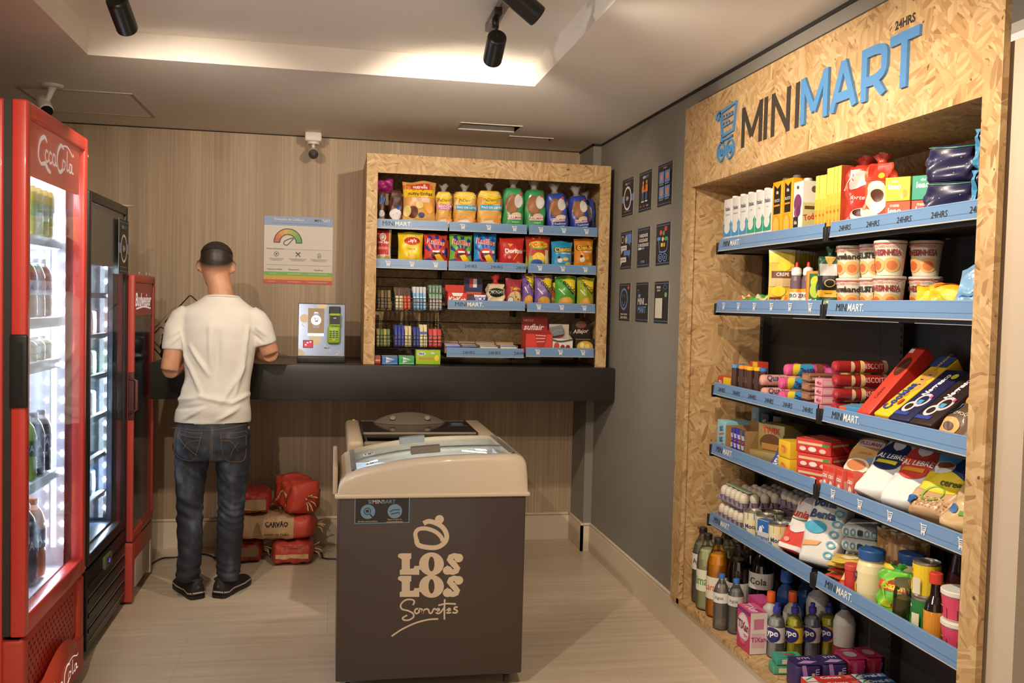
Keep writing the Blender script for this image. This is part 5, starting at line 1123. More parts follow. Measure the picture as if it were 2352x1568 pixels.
# ---- third shelf, right: triangular corn crisps; middle: chocolate boxes and bags
def torc(px0, px1, pyt, c, low, label, Y=5.195, **kw):
    crisps(px0, px1, pyt, c, [('b', [(.15, 1), (1, 1), (1, .42), (.62, .62)], 'ecd02c'), ('t', 'Torcida', .58, .70, .17, '1f2a4a', {'b': .02, 'r': -.75, 'm': .95}), ('e', .5, .20, .36, .16, low), ('e', .42, .26, .14, .07, 'eab45a'), ('e', .62, .16, .16, .07, 'e2a24a'), ('s', [(.12, .60), (.40, .42)], .03, 'e8e4d8')], label, row=3, Y=Y, grp='corn crisp bags on the third shelf', **kw)
torc(1205, 1232, 630, '7a5aa0', 'd9a24a', 'purple corn crisp bag at the left end of the row, partly covered')
torc(1222, 1262, 632, '7a5aa0', 'd9a24a', 'purple corn crisp bag in front of the other purple one', Y=5.172)
torc(1254, 1283, 640, 'c8553a', 'e0a84c', 'red and yellow corn crisp bag behind the purple and green ones', Y=5.25)
torc(1278, 1326, 634, '4fa03c', 'd9a24a', 'green corn crisp bag on the third shelf')
torc(1329, 1368, 637, '9aaa2e', 'd9a24a', 'lime-yellow corn crisp bag, rightmost on the third shelf')
def display_box(name, label, cat, px0, px1, pyf, pyb, row, base, art, Y=5.18, d=.12, cont=None, backart=(), backc=None, fill='e6e0d8', n=5, grp=None):
    """open counter-display carton: low front, taller back flap, goods inside as a part"""
    x, w_, hf, z = DP(row, px0, px1, pyf, Y); hb = at((px0+px1)/2, pyb, Y=Y+d).z-z; b = B(); c = CARD(base); e = .0015
    b.box(-w_/2, w_/2, 0, e, 0, hf, c); b.box(-w_/2, w_/2, d-e, d, 0, hb, CARD(backc or base)); b.box(-w_/2, w_/2, e, d-e, 0, e, c)
    for s_ in (-1, 1):
        xx = s_*w_/2; b.add([(xx, 0, 0), (xx, d, 0), (xx, d, max(hf*1.25, hb*.55)), (xx, 0, hf), (xx-s_*e, 0, 0), (xx-s_*e, d, 0), (xx-s_*e, d, max(hf*1.25, hb*.55)), (xx-s_*e, 0, hf)], [(0, 1, 2, 3), (7, 6, 5, 4), (3, 2, 6, 7)], c)
    art_on(b, lambda u, v, k: (-w_/2+u*w_, -.0004-.0003*k, v*hf), w_/hf, art); art_on(b, lambda u, v, k: (-w_/2+u*w_, d-e-.0004-.0003*k, hf+v*(hb-hf)), w_/max(.01, hb-hf), backart)
    o = finish(b, name, label, cat, (x, Y, z+.0005), (0, 0, 0), grp); g = B()
    for k in range(n): yy = .006+(d-.02)*k/n; g.box(-w_/2+.006, w_/2-.006, yy, yy+(d-.02)/n*.8, .003, hf*(.80+.05*k), FILM(fill if k % 2 == 0 else cont or fill), .002)
    g.build('contents', o); return o
display_box('chocolate_box', 'red open display box of white-wrapped bars, left on the third shelf', 'box', 1029, 1073, 673, 655, 3, 'd23a2c', [('t', 'KitKat', .5, .45, .5, 'f2ece4', {'b': .03}), ('b', [(.2, 1), (.8, 1), (.72, .75), (.28, .75)], 'f0e8e0')], cont='c8b8a8', d=.13)
display_box('chocolate_box', 'dark brown open display box with blue and white lettering on the third shelf', 'box', 1077, 1121, 676, 637, 3, '54302a', [('b', [(.35, .95), (.98, .95), (.85, .2), (.48, .2)], 'e6e2ea'), ('t', 'NICKE', .66, .62, .36, '3a4a96', {'b': .03, 's': .1})], backart=[('r', .05, .1, .95, .9, '2c2f5a'), ('r', .0, .0, .95, .14, 'e05a3a'), ('r', .3, .4, .5, .9, 'c84038'), ('r', .5, .4, .7, .9, 'e8e4e8')], cont='7a4a34', d=.15)
x, w_, h, z = DP(3, 1124, 1164, 652, 5.19)
softpack('candy_bag', 'clear bag of chocolates tied with red film on the third shelf', 'sweets', w_, h, .08, 'd8c0a0', [('e', .5, .62, .46, .20, '1f2a22'), ('t', 'OVINHO', .5, .64, .14, 'f2efe8', {'b': .02}), ('e', .3, .2, .12, .09, 'e8d4b4'), ('e', .6, .16, .14, .09, 'ead8ba'), ('e', .8, .26, .1, .09, 'e3cba8')], (x, 5.19, z), (0, 0, 0), None, neck=('b8302a', .05, .08), crumple=2)
crisps(1164, 1201, 645, 'a8404a', [('e', .55, .22, .46, .30, 'e6c48a'), ('t', 'Yango', .55, .60, .16, 'f0c82c', {'b': .03}), ('o', .28, .18, .20, .13, '2a2424', .85), ('e', .28, .18, .17, .11, 'efe9e0'), ('e', .6, .3, .05, .03, '7a4a2a'), ('e', .75, .22, .05, .03, '7a4a2a')], 'dark pink and beige snack bag between the chocolates and the purple bags', row=3, grp=None, name='snack_bag', cat='snack')
# ---- bottom shelf middle and right
for px0, px1, c1, c2, lb in ((1022, 1060, '3a58b8', 'e8e4f0', 'open box of blue chocolate bars, leftmost on the bottom shelf'), (1062, 1099, '3a3f6a', 'c9c4bc', 'open box of dark striped bars on the bottom shelf'), (1102, 1146, 'd9c79a', '5a7ac8', 'open box of cream bars in the middle of the bottom shelf'), (1149, 1190, 'e2d4ae', '3f62b8', 'open box of cream and blue bars beside the red chocolate box')):
    x, w_, h, z = DP(4, px0, px1, 783, 5.19); b = B(); KB = M('a5835c', .7); d = .15
    b.box(-w_/2, w_/2, 0, .002, 0, .030, KB); b.box(-w_/2, w_/2, d-.002, d, 0, .062, KB); b.box(-w_/2, -w_/2+.002, .002, d-.002, 0, .048, KB); b.box(w_/2-.002, w_/2, .002, d-.002, 0, .048, KB); b.box(-w_/2, w_/2, .002, d-.002, 0, .002, KB)
    o = finish(b, 'chocolate_bar_box', lb, 'box', (x, 5.19, z), (0, 0, 0), 'open bar boxes on the bottom shelf'); g = B()
    for k in range(5): g.box(-w_/2+.004, w_/2-.004, .006+k*.027, .030+k*.027, .003, .040+k*.003, FILM(c1 if k % 2 == 0 else c2), .003)
    f = lambda u, v, k: (-w_/2+.004+u*(w_-.008), .006+v*.024, .0432+.0004*k)
    put_text(g, f, 'LACTA' if c1 == '3a58b8' else 'Galak', .4, .5, .7, WHITEP if c1 == '3a58b8' else M('3f62b8'), (w_-.008)/.024, .02); g.build('contents', o)
display_box('chocolate_box', 'red display box with a standing lid and white cursive lettering, bottom shelf', 'box', 1208, 1269, 768, 727, 4, 'd2402f', [('b', [(.33, 1), (.80, 1), (.70, .25), (.44, .25)], 'b03028'), ('t', 'suflair', .52, .12, .24, 'f2ece4', {'b': .02, 's': .2}), ('s', [(.36, .95), (.75, .92)], .03, 'ecd8d4'), ('s', [(.38, .78), (.72, .78)], .03, 'ecd8d4'), ('s', [(.40, .60), (.70, .62)], .03, 'ecd8d4')], backc='9e2c28', backart=[('t', 'suflair', .48, .38, .36, 'e8dcd4', {'b': .02, 's': .25}), ('t', 'NESTLE', .26, .76, .13, 'd8b8b0')], fill='c8392f', d=.13)
display_box('biscuit_box', 'white and red display box with grey packets, bottom shelf beside the red box', 'box', 1270, 1316, 778, 745, 4, 'd8cfc4', [('e', .20, .45, .14, .3, 'c8463f'), ('e', .50, .35, .12, .24, '8e2a2a'), ('e', .76, .35, .12, .24, '8e2a2a'), ('s', [(0, .9), (.4, .8), (1, .95)], .12, '4a4a4c')], backart=[('e', .5, .4, .3, .4, 'c8735a'), ('e', .1, .6, .12, .2, 'c8463f')], backc='cbbcae', fill='7a8488', d=.10)
o = carton('price_card', 'small grey card standing tilted behind the white and red box', 'card', .075, .055, .001, '7c8488', [('s', [(.1, .3), (.5, .6), (.9, .4)], .06, '989fa2')], (atx(1281, 1.33, 5.25), 5.25, 1.318), (0, -.22, 0), bev=0)
display_box('biscuit_box', 'black display box with cream cursive lettering and gold packets, bottom shelf right', 'box', 1322, 1366, 780, 738, 4, '2b1f1b', [('e', .5, .5, .42, .4, 'c9a13a'), ('e', .36, .6, .12, .2, 'f0d88a'), ('e', .62, .5, .12, .2, 'e8c868')], backc='241a17', backart=[('e', .5, .80, .28, .20, '7a4a38'), ('t', 'Alfajor', .5, .40, .30, 'ead9b4', {'b': .01, 's': .2, 'r': .08})], fill='c9a13a', d=.10)
# ---- gum boxes on the counter inside the cabinet
def gum(px0, px1, pyt, c, art, lb, Y=5.145):
    z = 1.1545; x0, x1 = atx(px0, z+.03, Y), atx(px1, z+.03, Y); h = at((px0+px1)/2, pyt, Y=Y).z-z
    carton('gum_box', lb, 'box', x1-x0-.002, h, .09, c, art, ((x0+x1)/2, Y, z), group='sweet boxes on the counter', topc='d8cfc4')
gum(860, 875, 818, 'b03a34', [('t', 'ident', .5, .5, .3, 'e8dcd4')], 'red chewing gum box, leftmost on the counter inside the cabinet')
gum(877, 914, 818, '3f78b8', [('b', [(.25, .9), (.85, .55), (.25, .15)], 'e2e4ea'), ('t', 'Trident', .48, .52, .30, '2a3f6a', {'b': .02, 's': .2}), ('r', 0, 0, 1, .12, '7aa8d8')], 'blue chewing gum box on the counter')
gum(916, 952, 818, '3fa860', [('b', [(.25, .9), (.85, .55), (.25, .15)], 'e2ece4'), ('t', 'Trident', .48, .52, .30, '2a5a3a', {'b': .02, 's': .2}), ('r', 0, 0, 1, .12, '8ad0a0')], 'green chewing gum box on the counter')
gum(955, 1012, 804, '9cc22e', [('e', .22, .74, .17, .14, 'e4e8ea'), ('t', 'FINI', .22, .74, .17, '3a4a8a', {'b': .04}), ('t', 'BANANAS', .42, .42, .17, 'e8742a', {'b': .03, 's': .1}), ('e', .85, .45, .09, .22, 'f0d02c'), ('e', .68, .80, .09, .07, 'd8d4e4')], 'large lime green candy box on the counter')
# ---- wire baskets with packs on hooks
def basket(zb_, zt_, lb):
    x0, x1 = .236, .612; y0, y1 = 5.16, 5.42; t_ = thing('wire_basket', lb, 'basket', ((x0+x1)/2, 5.29, zb_), group='black wire baskets'); K = M('26221f', .4)
    def rect(z, r=.0016): 
        b = B(); b.tube([(x0, y0, z), (x1, y0, z), (x1, y1, z), (x0, y1, z)], r, K, 6, closed=True); b.v = [(a-(x0+x1)/2, c-5.29, e-zb_) for a, c, e in b.v]; return b
    b = rect(zt_, .0022); 
    for b2 in (rect(zb_+.002),): b.add(b2.v, b2.f, K, True)
    off = lambda v: tuple(Vector(v)-Vector(((x0+x1)/2, 5.29, zb_)))
    for k in range(1, 4): z = zb_+(zt_-zb_)*k/4; b.tube([off((x0, y0, z)), off((x1, y0, z))], .0013, K, 5)
    for k in range(23): x = x0+(x1-x0)*k/22; b.tube([off((x, y0, zt_)), off((x, y0, zb_+.001))], .0011, K, 5)
    b.build('wire_front', t_); b = B()
    for k in range(12): x = x0+(x1-x0)*k/11; b.tube([off((x, y0, zb_+.001)), off((x, y1, zb_+.001)), off((x, y1, zb_+.14))], .0012, K, 5)
    b.tube([off((x0, y1, zb_+.14)), off((x1, y1, zb_+.14))], .0022, K, 6); b.build('wire_base', t_)
    for xx in (x0, x0+.10, x0+.20, x0+.29, x1):
        b = B(); b.tube([off((xx, y0, zt_)), off((xx, y1, zb_+.14)), off((xx, y1, zb_)), off((xx, y0, zb_))], .0018, K, 6, closed=True)
        for k in range(1, 7): f = k/7; b.tube([off((xx, y0+(y1-y0)*f, zb_)), off((xx, y0+(y1-y0)*f, zt_+(zb_+.14-zt_)*f))], .0011, K, 5)
        b.build('divider', t_)
    for xx in (x0+.01, x1-.01): b = B(); b.tube([off((xx, y1, zb_+.12)), off((xx, 5.595, zb_+.12)), off((xx, 5.595, zb_+.15))], .0025, K, 6); b.build('hook', t_)
basket(1.445, 1.518, 'black wire basket on the left, upper one, full of gum and mint packs')
basket(1.238, 1.312, 'black wire basket on the left, lower one, full of wafer packs')
def bars(lbl, cat, grp, x0, zb_, n, cols, hh, wv=.0165, lean=-.35, rows=2, name='candy_pack', art=()):
    for r_ in range(rows):
        for k in range(n):
            c = cols[k % len(cols)]; pos = ('first', 'second', 'third', 'fourth')[k]
            carton(name, '%s, %s from left, %s row' % (lbl.replace('in the', 'in'), pos, ('front', 'back')[r_]), cat, wv, hh, .012, c, list(art), (x0+k*(wv+.0025)+wv/2, 5.185+r_*.055, zb_+.010), (lean, 0, 0), grp, bev=.003)
ba = 1.445; bb = 1.238
bars('brown and gold wafer bar in the upper basket', 'sweets', 'brown wafer bars in the upper basket', .242, ba, 4, ['5a4632', '8a7448'], .11)
bars('cream and brown stick pack in the upper basket', 'sweets', 'cream stick packs in the upper basket', .3405, ba, 2, ['d9cba2'], .125, .020, art=[('r', 0, .62, 1, 1, '4a2a20')])
bars('orange stick pack in the upper basket', 'sweets', 'orange stick packs in the upper basket', .386, ba, 2, ['e0582a'], .125, .018, art=[('r', 0, .62, 1, 1, '3a2420')])
bars('blue and silver gum pack in the upper basket', 'sweets', 'blue gum packs in the upper basket', .438, ba, 4, ['6aa8d8', '9cc4e0'], .135, .0165, art=[('r', 0, .72, 1, 1, 'c9ccd2'), ('r', 0, .3, 1, .36, 'd87a8a'), ('r', 0, .5, 1, .54, 'e8ecf2')])
bars('green and grey mint roll in the upper basket', 'sweets', 'mint rolls in the upper basket', .528, ba, 4, ['a8a49e'], .150, .0165, art=[('r', 0, .62, 1, 1, '1f5a36'), ('r', 0, .52, 1, .60, '5fb870'), ('r', 0, .3, 1, .33, 'd8d4ce'), ('r', 0, .12, 1, .15, 'd8d4ce'), ('t', 'HALLS', .5, .82, .07, 'd8e8dc', {'r': PI/2, 'm': 3})])
bars('gold and green foil sweet pack in the lower basket', 'sweets', 'foil packs in the lower basket', .242, bb, 4, ['a89a4a', '6a7a48'], .10)
bars('dark blue wafer bar in the lower basket', 'sweets', 'blue wafer bars in the lower basket', .3405, bb, 3, ['2f3f9a'], .125)
bars('cream wafer bar in the lower basket', 'sweets', 'cream wafer bars in the lower basket', .3985, bb, 2, ['d8c898'], .12)
bars('blue-topped wafer bar in the lower basket', 'sweets', 'blue-topped wafer bars in the lower basket', .444, bb, 2, ['34408e'], .115)
bars('pale yellow wafer stick in the lower basket', 'sweets', 'pale wafer sticks in the lower basket', .4815, bb, 2, ['e0d2a4'], .13, .019, art=[('r', 0, .55, 1, .68, '3a46a0')])
bars('red gum bundle in the lower basket', 'sweets', 'red gum bundles in the lower basket', .5315, bb, 3, ['c83a3c', 'd85a50'], .105, .022, art=[('r', 0, .3, 1, .33, 'e8b0a8'), ('r', 0, .55, 1, .58, 'e8b0a8')])

# ================================================================ GOODS IN THE TALL NICHE (front faces -X; local right = world -Y)
NS = {1: RZ[0]-.034+.0006, 2: RZ[1]-.034+.0006, 3: RZ[2]-.034+.0006, 4: RZ[3]-.034+.0006, 5: RZ[4]-.034+.0006, 0: .193}
TURN = -PI/2
def NP(i, px0, px1, pyt, X=1.645, zr=None):
    """far edge px0, near edge px1 of the front face; returns (location, width, height)"""
    z = NS[i]; zr = zr if zr is not None else z+.06; ya, yb_ = aty(px0, zr, X), aty(px1, zr, X); h = at((px0+px1)/2, pyt, X=X).z-z
    return (X, (ya+yb_)/2, z), ya-yb_, h
def nbox(i, px0, px1, pyt, d, base, art, label, name='box', cat='box', X=1.645, z=None, h=None, rot=0, grp=None, **kw):
    l, w_, hh = NP(i, px0, px1, pyt, X); hh = h or hh
    if z is not None: l = (l[0], l[1], z)
    return carton(name, label, cat, w_-.002, hh, d, base, art, l, (0, 0, TURN+rot), grp, **kw)
# --- top shelf
edges = [1661, 1679.5, 1697, 1715, 1733.5, 1752, 1771]
posn = ('farthest', 'middle', 'nearest')
for k in range(6):
    c = '3f93c8' if k < 3 else '2f9a7a'; lb = ('%s of the three white milk cartons with a %s splash on the top shelf' % (posn[k % 3], 'blue' if k < 3 else 'green'))
    nbox(1, edges[k], edges[k+1], 458-k*4.5, .07, 'dedad4', [('t', 'Italac', .5, .80, .085, '2f3a5a', {'b': .02, 'm': .86}), ('t', 'Desnatado' if k < 3 else 'Semi', .5, .68, .035, '8fb3d0' if k < 3 else '8fc0a8', {'m': .7}), ('r', 0, .22, 1, .36, c), ('b', [(.0, .36), (.0, .52), (.5, .34)], c), ('b', [(1, .36), (1, .56), (.5, .34)], c), ('e', .5, .40, .36, .12, 'dedad4'), ('r', .15, .06, .85, .18, 'cfc9c0')],
         lb, 'milk_carton', 'milk', grp='milk cartons on the top shelf', cap='f0eee8', side=[('r', .2, .2, .8, .5, 'c4c0ba')])
for k, (a, c, lb) in enumerate(((1772, 1795, 'orange juice carton with a black panel, the one beside the milk cartons'), (1797, 1818, 'orange juice carton with a black panel, the one beside the grape juice'))):
    nbox(1, a, c, 418-k*7, .07, 'eaa61e', [('b', [(.15, .95), (.5, .88), (.85, .95), (.85, .45), (.15, .45)], '241d18'), ('t', 'tia', .5, .82, .06, 'f0e8dc', {'b': .02}), ('t', 'SUCO', .5, .68, .05, 'f0e8dc', {'b': .01}), ('r', .2, .58, .8, .61, 'e8902a'), ('e', .45, .24, .40, .20, 'f0902a'), ('e', .45, .24, .32, .16, 'f5b04c')], lb, 'juice_carton', 'juice', grp='orange juice cartons on the top shelf', cap='b9b4ac')
nbox(1, 1820, 1842, 418, .075, 'e9e2d4', [('e', .5, .62, .42, .16, '7a3a6a'), ('e', .42, .46, .28, .10, '8e4a7c'), ('e', .6, .48, .24, .10, '6a2f5c'), ('r', .08, .05, .6, .38, '2a2220'), ('t', 'tia', .34, .28, .07, 'f0e8dc'), ('e', .7, .10, .26, .08, '4f8a3c'), ('e', .5, .9, .12, .03, '5a5048')], 'white juice carton printed with purple grapes', 'juice_carton', 'juice', cap='c9c4bc', side=[('r', 0, .62, 1, 1, 'efe9d8'), ('e', .6, .86, .16, .06, '6a5f50'), ('r', 0, 0, 1, .62, 'd8cf8a'), ('r', .1, .50, .95, .56, '6a4a2a'), ('t', 'Toddy', .5, .36, .14, 'd23a2c', {'b': .03, 'r': .2}), ('e', .6, .12, .22, .10, '4a2a1e')])
for k in range(7):
    tall = k > 2; a = 1870+k*8.6-(0 if not tall else 1); lb = '%s slim yellow coffee box, %s in the row of seven, top shelf' % ('tall' if tall else 'shorter', ('first', 'second', 'third', 'fourth', 'fifth', 'sixth', 'nearest')[k])
    last = k == 6
    nbox(1, a, a+8.2, 405-k*1.4 if not tall else 388-(k-3)*2.2, .16, 'f0cf5a', [('r', 0, .0, 1, .42, 'e8a23c'), ('r', 0, .42, 1, .6, 'ecb848'), ('e', .5, .33, .30, .022, 'd8682a'), ('t', 'coffee', .5, .16, .03, 'd8682a', {'r': PI/2, 'm': 4})], lb, 'coffee_box', 'coffee', grp='slim coffee boxes on the top shelf', sidec='c8552f' if last else 'd8b048',
         side=[('r', 0, .5, 1, 1, 'b8482c'), ('e', .28, .85, .12, .10, 'd8402f'), ('e', .28, .85, .06, .05, 'e8c04c'), ('s', [(.5, .93), (.7, .88), (.9, .93)], .02, 'e89a6a'), ('t', 'coracoes', .66, .80, .06, 'e8b48a'), ('r', 0, 0, 1, .5, 'c2502e')] if last else ())
l, w_, h = NP(1, 1932, 1962, 400, 1.70)
softpack('coffee_bag', 'crumpled red vacuum coffee bag with a white cup print on the top shelf', 'coffee', .11, .205, .07, 'c0392b', [('b', [(.0, .60), (.0, .95), (.5, .90), (.75, .75)], 'ead9cf'), ('t', 'forte', .32, .48, .07, 'f0e0d4', {'s': .2}), ('e', .40, .18, .32, .13, 'efe8de'), ('e', .38, .24, .22, .06, '4a2a1e'), ('e', .74, .12, .10, .05, 'efe8de'), ('r', .66, .66, .86, .70, 'e8c0b0')], (1.66, 2.735, NS[1]), (-.12, 0, -.55), 'coffee bags on the top shelf', crumple=2.5, neck=('b23428', .035, .09))
softpack('coffee_bag', 'orange and white coffee bag with a cup print behind the tea boxes', 'coffee', .085, .20, .055, 'd8602c', [('r', 0, .72, 1, 1, 'c23a28'), ('e', .55, .80, .12, .05, 'e8b83c'), ('e', .42, .45, .38, .26, 'efe2cc'), ('e', .45, .48, .22, .10, '5a3422'), ('b', [(.0, .0), (.0, .3), (.6, .16), (.9, .0)], 'ead8b8')], (1.66, 2.622, NS[1]), (-.10, 0, -.75), 'coffee bags on the top shelf', crumple=2.2, neck=('b83a2a', .035, .08))
nbox(1, 2044, 2064, 0, .10, 'e2cf3a', [], 'yellow tea box at the left of the green tea boxes', 'tea_box', 'tea', z=NS[1]+.071, h=.072, rot=-.5, grp='tea boxes on the top shelf', side=[('r', 0, 0, 1, 1, 'd8c83a')], X=1.66) if False else None
tea = lambda c, c2, w2: [('r', 0, .0, 1, 1, c), ('t', 'leao', .38, .62, .26, 'f2eee4', {'b': .03}), ('t', w2, .38, .84, .12, 'f2eee4'), ('e', .8, .3, .10, .18, c2), ('e', .68, .2, .07, .12, 'e8d87a')]
GT = 'tea boxes on the top shelf'
for k, (yy, ww, c, c2, w2, z2, lb) in enumerate(((2.545, .075, 'c8532f', '7a9a3c', 'mate', 0, 'orange tea box under the yellow one'), (2.470, .085, 'c8532f', '5a8a3c', 'matte', 0, 'orange tea box under the green one'), (2.545, .075, 'e0c82f', 'c8a02a', 'cha', .073, 'yellow tea box on top of an orange one'), (2.470, .085, '2f9a78', 'e8dc7a', 'cha', .073, 'green tea box with a white name, on top of an orange one'))):
    carton('tea_box', lb, 'tea', ww, .072, .13, c, tea(c, c2, w2), (1.655+(.052 if ww > .08 else 0), yy, NS[1]+z2), (0, 0, -.95), GT, side=[('r', .0, .40, 1, .62, 'b8b0a0' if k == 3 else 'd8805a'), ('e', .3, .8, .05, .08, 'e8e0d4')])
NV = M('2b2a4c', .18, coat=.8)
for lb, y, z2, sx, dd, hh, rz in (('dark navy plastic-wrapped packs, lower of the near stack on the top shelf', 2.318, 0, .135, .10, .105, -.9), ('dark navy plastic-wrapped packs, upper of the near stack on the top shelf', 2.318, .107, .130, .095, .098, -.9), ('dark navy wrapped pack with a blue edge, at the right end of the top shelf', 2.135, 0, .11, .10, .115, -.9), ('dark navy wrapped pack above the one with the blue edge', 2.135, .117, .10, .09, .105, -.9)):
    softpack('wrapped_pack', lb, 'pack', sx, hh, dd, '2b2a4c', [('e', .2+.13*k, .15+.6*((k*37) % 10)/10, .012, .012, 'b8bccb') for k in range(6)]+([('r', 0, .0, .12, 1, '4a90b8')] if y < 2.2 else [('s', [(0, .96), (.5, .93), (1, .96)], .02, '3f9a5a')]), (1.67, y, NS[1]+z2), (0, 0, rz), 'dark wrapped packs on the top shelf', p=.35, top=.93, crumple=1.6)
# --- second shelf
for k, (y, c) in enumerate(((3.62, 'c8653a'), (3.55, '4fa84a'), (3.44, '5ab850'))):
    pouch('seasoning_packet', ('flat orange packet lying on the second shelf', 'small green packet lying beside the orange one', 'flat green packet lying nearest the wafer bags')[k], 'packet', .07+.02*(k == 2), .11, .014, c, [('r', .2, .3, .8, .7, 'e0d0a0')], (1.64, y, NS[2]+.014), (-1.30, 0, -PI/2+.2*k), 'flat packets on the second shelf', crumple=1.5)
for k in range(9):
    y = 3.335-k*.024; f = k == 0
    pouch('crepe_bag', 'yellow and brown bag of thin pancakes, %s of nine one behind another' % ('front', 'second', 'third', 'fourth', 'fifth', 'sixth', 'seventh', 'eighth', 'rearmost')[k], 'bag', .098, .225, .011, 'dcb23c', [('r', 0, .78, 1, .96, 'e8c84a'), ('e', .6, .72, .26, .08, 'f0cf2c'), ('r', .1, .52, .98, .64, '6a3a2a'), ('t', 'CREPE', .55, .585, .06, 'e8dcc8', {'b': .02}), ('r', 0, .38, 1, .52, 'cfae78'), ('e', .4, .30, .28, .09, 'f0cf2c'), ('r', .05, .05, .55, .2, '6a3a2a'), ('t', 'CREPE', .3, .13, .06, 'e8dcc8', {'b': .02}), ('b', [(.55, .0), (1, .28), (1, .42), (.5, .16)], 'e8c23a'), ('s', [(.62, .03), (.72, .24)], .05, 'd8763a')], (1.660+k*.0195, 3.285+.011*k, NS[2]), (0, 0, -.42), 'thin pancake bags on the second shelf', crumple=.3, gloss=True, sealc='e8e0cc')
HON = [(.020, 0), (.022, .006), (.022, .105), (.018, .120), (.016, .124)]
for k, (px, lb) in enumerate(((1833, 'squeeze bottle with a white cap and red tip, the left of two'), (1855, 'squeeze bottle with a white cap and red tip, the right of two'))):
    y = aty(px, 1.58, 1.655+.012*k)
    turned('squeeze_bottle', lb, 'bottle', HON, '6a5560', (1.655+.012*k, y-.002*k, NS[2]), 'squeeze bottles on the second shelf', (.010, .075, .0222, 'e6ddd4'), [('r', 0, .1, 1, .22, 'd23a2c'), ('t', 'ZERO', .06, .62, .22, '3a3f5a', {'b': .02, 'm': .3}), ('t', 'ZERO', .72, .62, .22, '3a3f5a', {'b': .02, 'm': .3}), ('r', 0, .82, 1, 1, 'e0982c')], (('cap', 'eae6de', [(.017, .124), (.019, .130), (.017, .148), (.008, .154)]), ('tip', 'd8402f', [(.006, .154), (.005, .168), (.003, .172), (0, .172)])), rotz=.4)
carton('drink_mix_box', 'bright orange box of powdered drink mix with a green leaf print', 'box', .055, .135, .085, 'e8862a', [('r', .12, .04, .92, .94, '2f6a3a'), ('e', .5, .72, .3, .16, 'd8d23a'), ('e', .5, .5, .34, .2, 'b8d04a'), ('t', 'Tang', .5, .22, .17, 'efe9dc', {'b': .03, 'r': .3, 'm': .8})], (1.640, aty(1867, 1.56, 1.64), NS[2]), (0, 0, -.45), None, sidec='f08c1e', topc='e8862a')
for k, (px, X_, lb) in enumerate(((1900, 1.66, 'tall dark green and black coffee bag beside the orange box'), (1928, 1.76, 'dark green coffee bag standing behind the cup noodles'))):
    softpack('ground_coffee_bag', lb, 'coffee', .078, .183, .055, '1f4a3a', [('r', 0, .62, 1, .86, 'b9b7b0'), ('b', [(.2, 1), (.45, .8), (.8, .99)], 'c9a24a'), ('r', 0, .36, 1, .64, '201d1b'), ('o', .5, .50, .2, .075, 'c9a86a', .8), ('r', 0, .24, 1, .37, 'e0a832'), ('t', 'Superior', .45, .31, .04, '2a2018', {'s': .1}), ('e', .5, .15, .12, .03, 'c8c83a')], (X_, aty(px, 1.6, X_), NS[2]), (0, 0, -.5), 'green coffee bags on the second shelf', crumple=1.6, neck=('23503f', .034, .045))
CUP = [(.036, 0), (.037, .004), (.047, .098), (.049, .100), (.049, .106), (.046, .107), (.0, .1065)]
cups = [(1957, 1.70, 'd87a2c', 'yellow-fronted', 'mand', '3a2a1e'), (1997, 1.72, 'e0a23c', 'beige black-lettered', 'STELA', '2a2624'), (2047, 1.675, 'd8403a', 'large red-lettered', 'ONHESA', '8e2a30'), (2113, 1.75, 'c8403a', 'shaded red-lettered', 'ONHESA', '8e2a30')]
for r_ in range(2):
    for k, (px, X_, c, nm, wd, tc_) in enumerate(cups):
        pxx = px-(4 if r_ == 0 and k == 2 else 0); y = aty(pxx, NS[2]+.05+.109*r_, X_)
        turned('cup_noodles', '%s noodle cup in the %s layer of the stack' % (nm, ('lower', 'upper')[r_]), 'noodles', CUP, 'd8d0bc', (X_, y, NS[2]+.001+r_*.1085), 'noodle cups stacked on the second shelf', (.004, .098, .0372, None, .0472),
               [('e', .06, .30, .10, .24, 'e0b06a'), ('e', .06, .28, .06, .15, 'd87a4a'), ('e', .88, .3, .10, .24, 'e0b06a'), ('e', .88, .28, .06, .15, 'd86a3a'), ('r', .30, .05, .44, .55, c), ('r', .70, .05, .79, .55, c), ('t', 'CUP NOODLES', .02, .90, .07, 'd88a84', {'m': .2}), ('t', wd, .04, .70, .20, tc_, {'b': .03, 'm': .22}), ('t', wd, .88, .70, .20, tc_, {'b': .03, 'm': .22}), ('t', 'CUP NOODLES', .88, .90, .07, 'd88a84', {'m': .2}), ('r', 0, .97, 1, 1, 'b84a40')], rotz=TURN+.75)
for k, (y, lb) in enumerate(((2.345, 'yellow instant noodle packet leaning in front of the cups'), (2.285, 'yellow and orange instant noodle packet beside the blue bag'))):
    pouch('noodle_packet', lb, 'noodles', .13, .10, .035, 'e8b42a', [('e', .45, .45, .26, .28, 'd8d03a'), ('e', .45, .45, .18, .18, 'e8e06a'), ('s', [(.1, .85), (.5, .95), (.9, .85)], .06, 'd8602a'), ('r', 0, 0, 1, .10, 'e0a83a')], (1.64+.02*k, y, NS[2]), (-.75, 0, -.75), 'instant noodle packets on the second shelf', crumple=1.4, sealc='e0902a')
pouch('snack_bag', 'blue and white transparent bag leaning at the right end of the second shelf', 'bag', .14, .15, .05, '7fa8cc', [('b', [(.2, .6), (.9, .65), (1, 1), (.3, 1)], 'd4d8e0'), ('o', .6, .8, .12, .1, '3a4aa0', .7), ('s', [(.1, .4), (.5, .3), (.9, .42)], .04, 'c4d8ea'), ('s', [(.1, .2), (.5, .25), (.9, .15)], .04, '5a8fc4')], (1.65, 2.155, NS[2]), (-.7, 0, -.9), None, crumple=2.6)
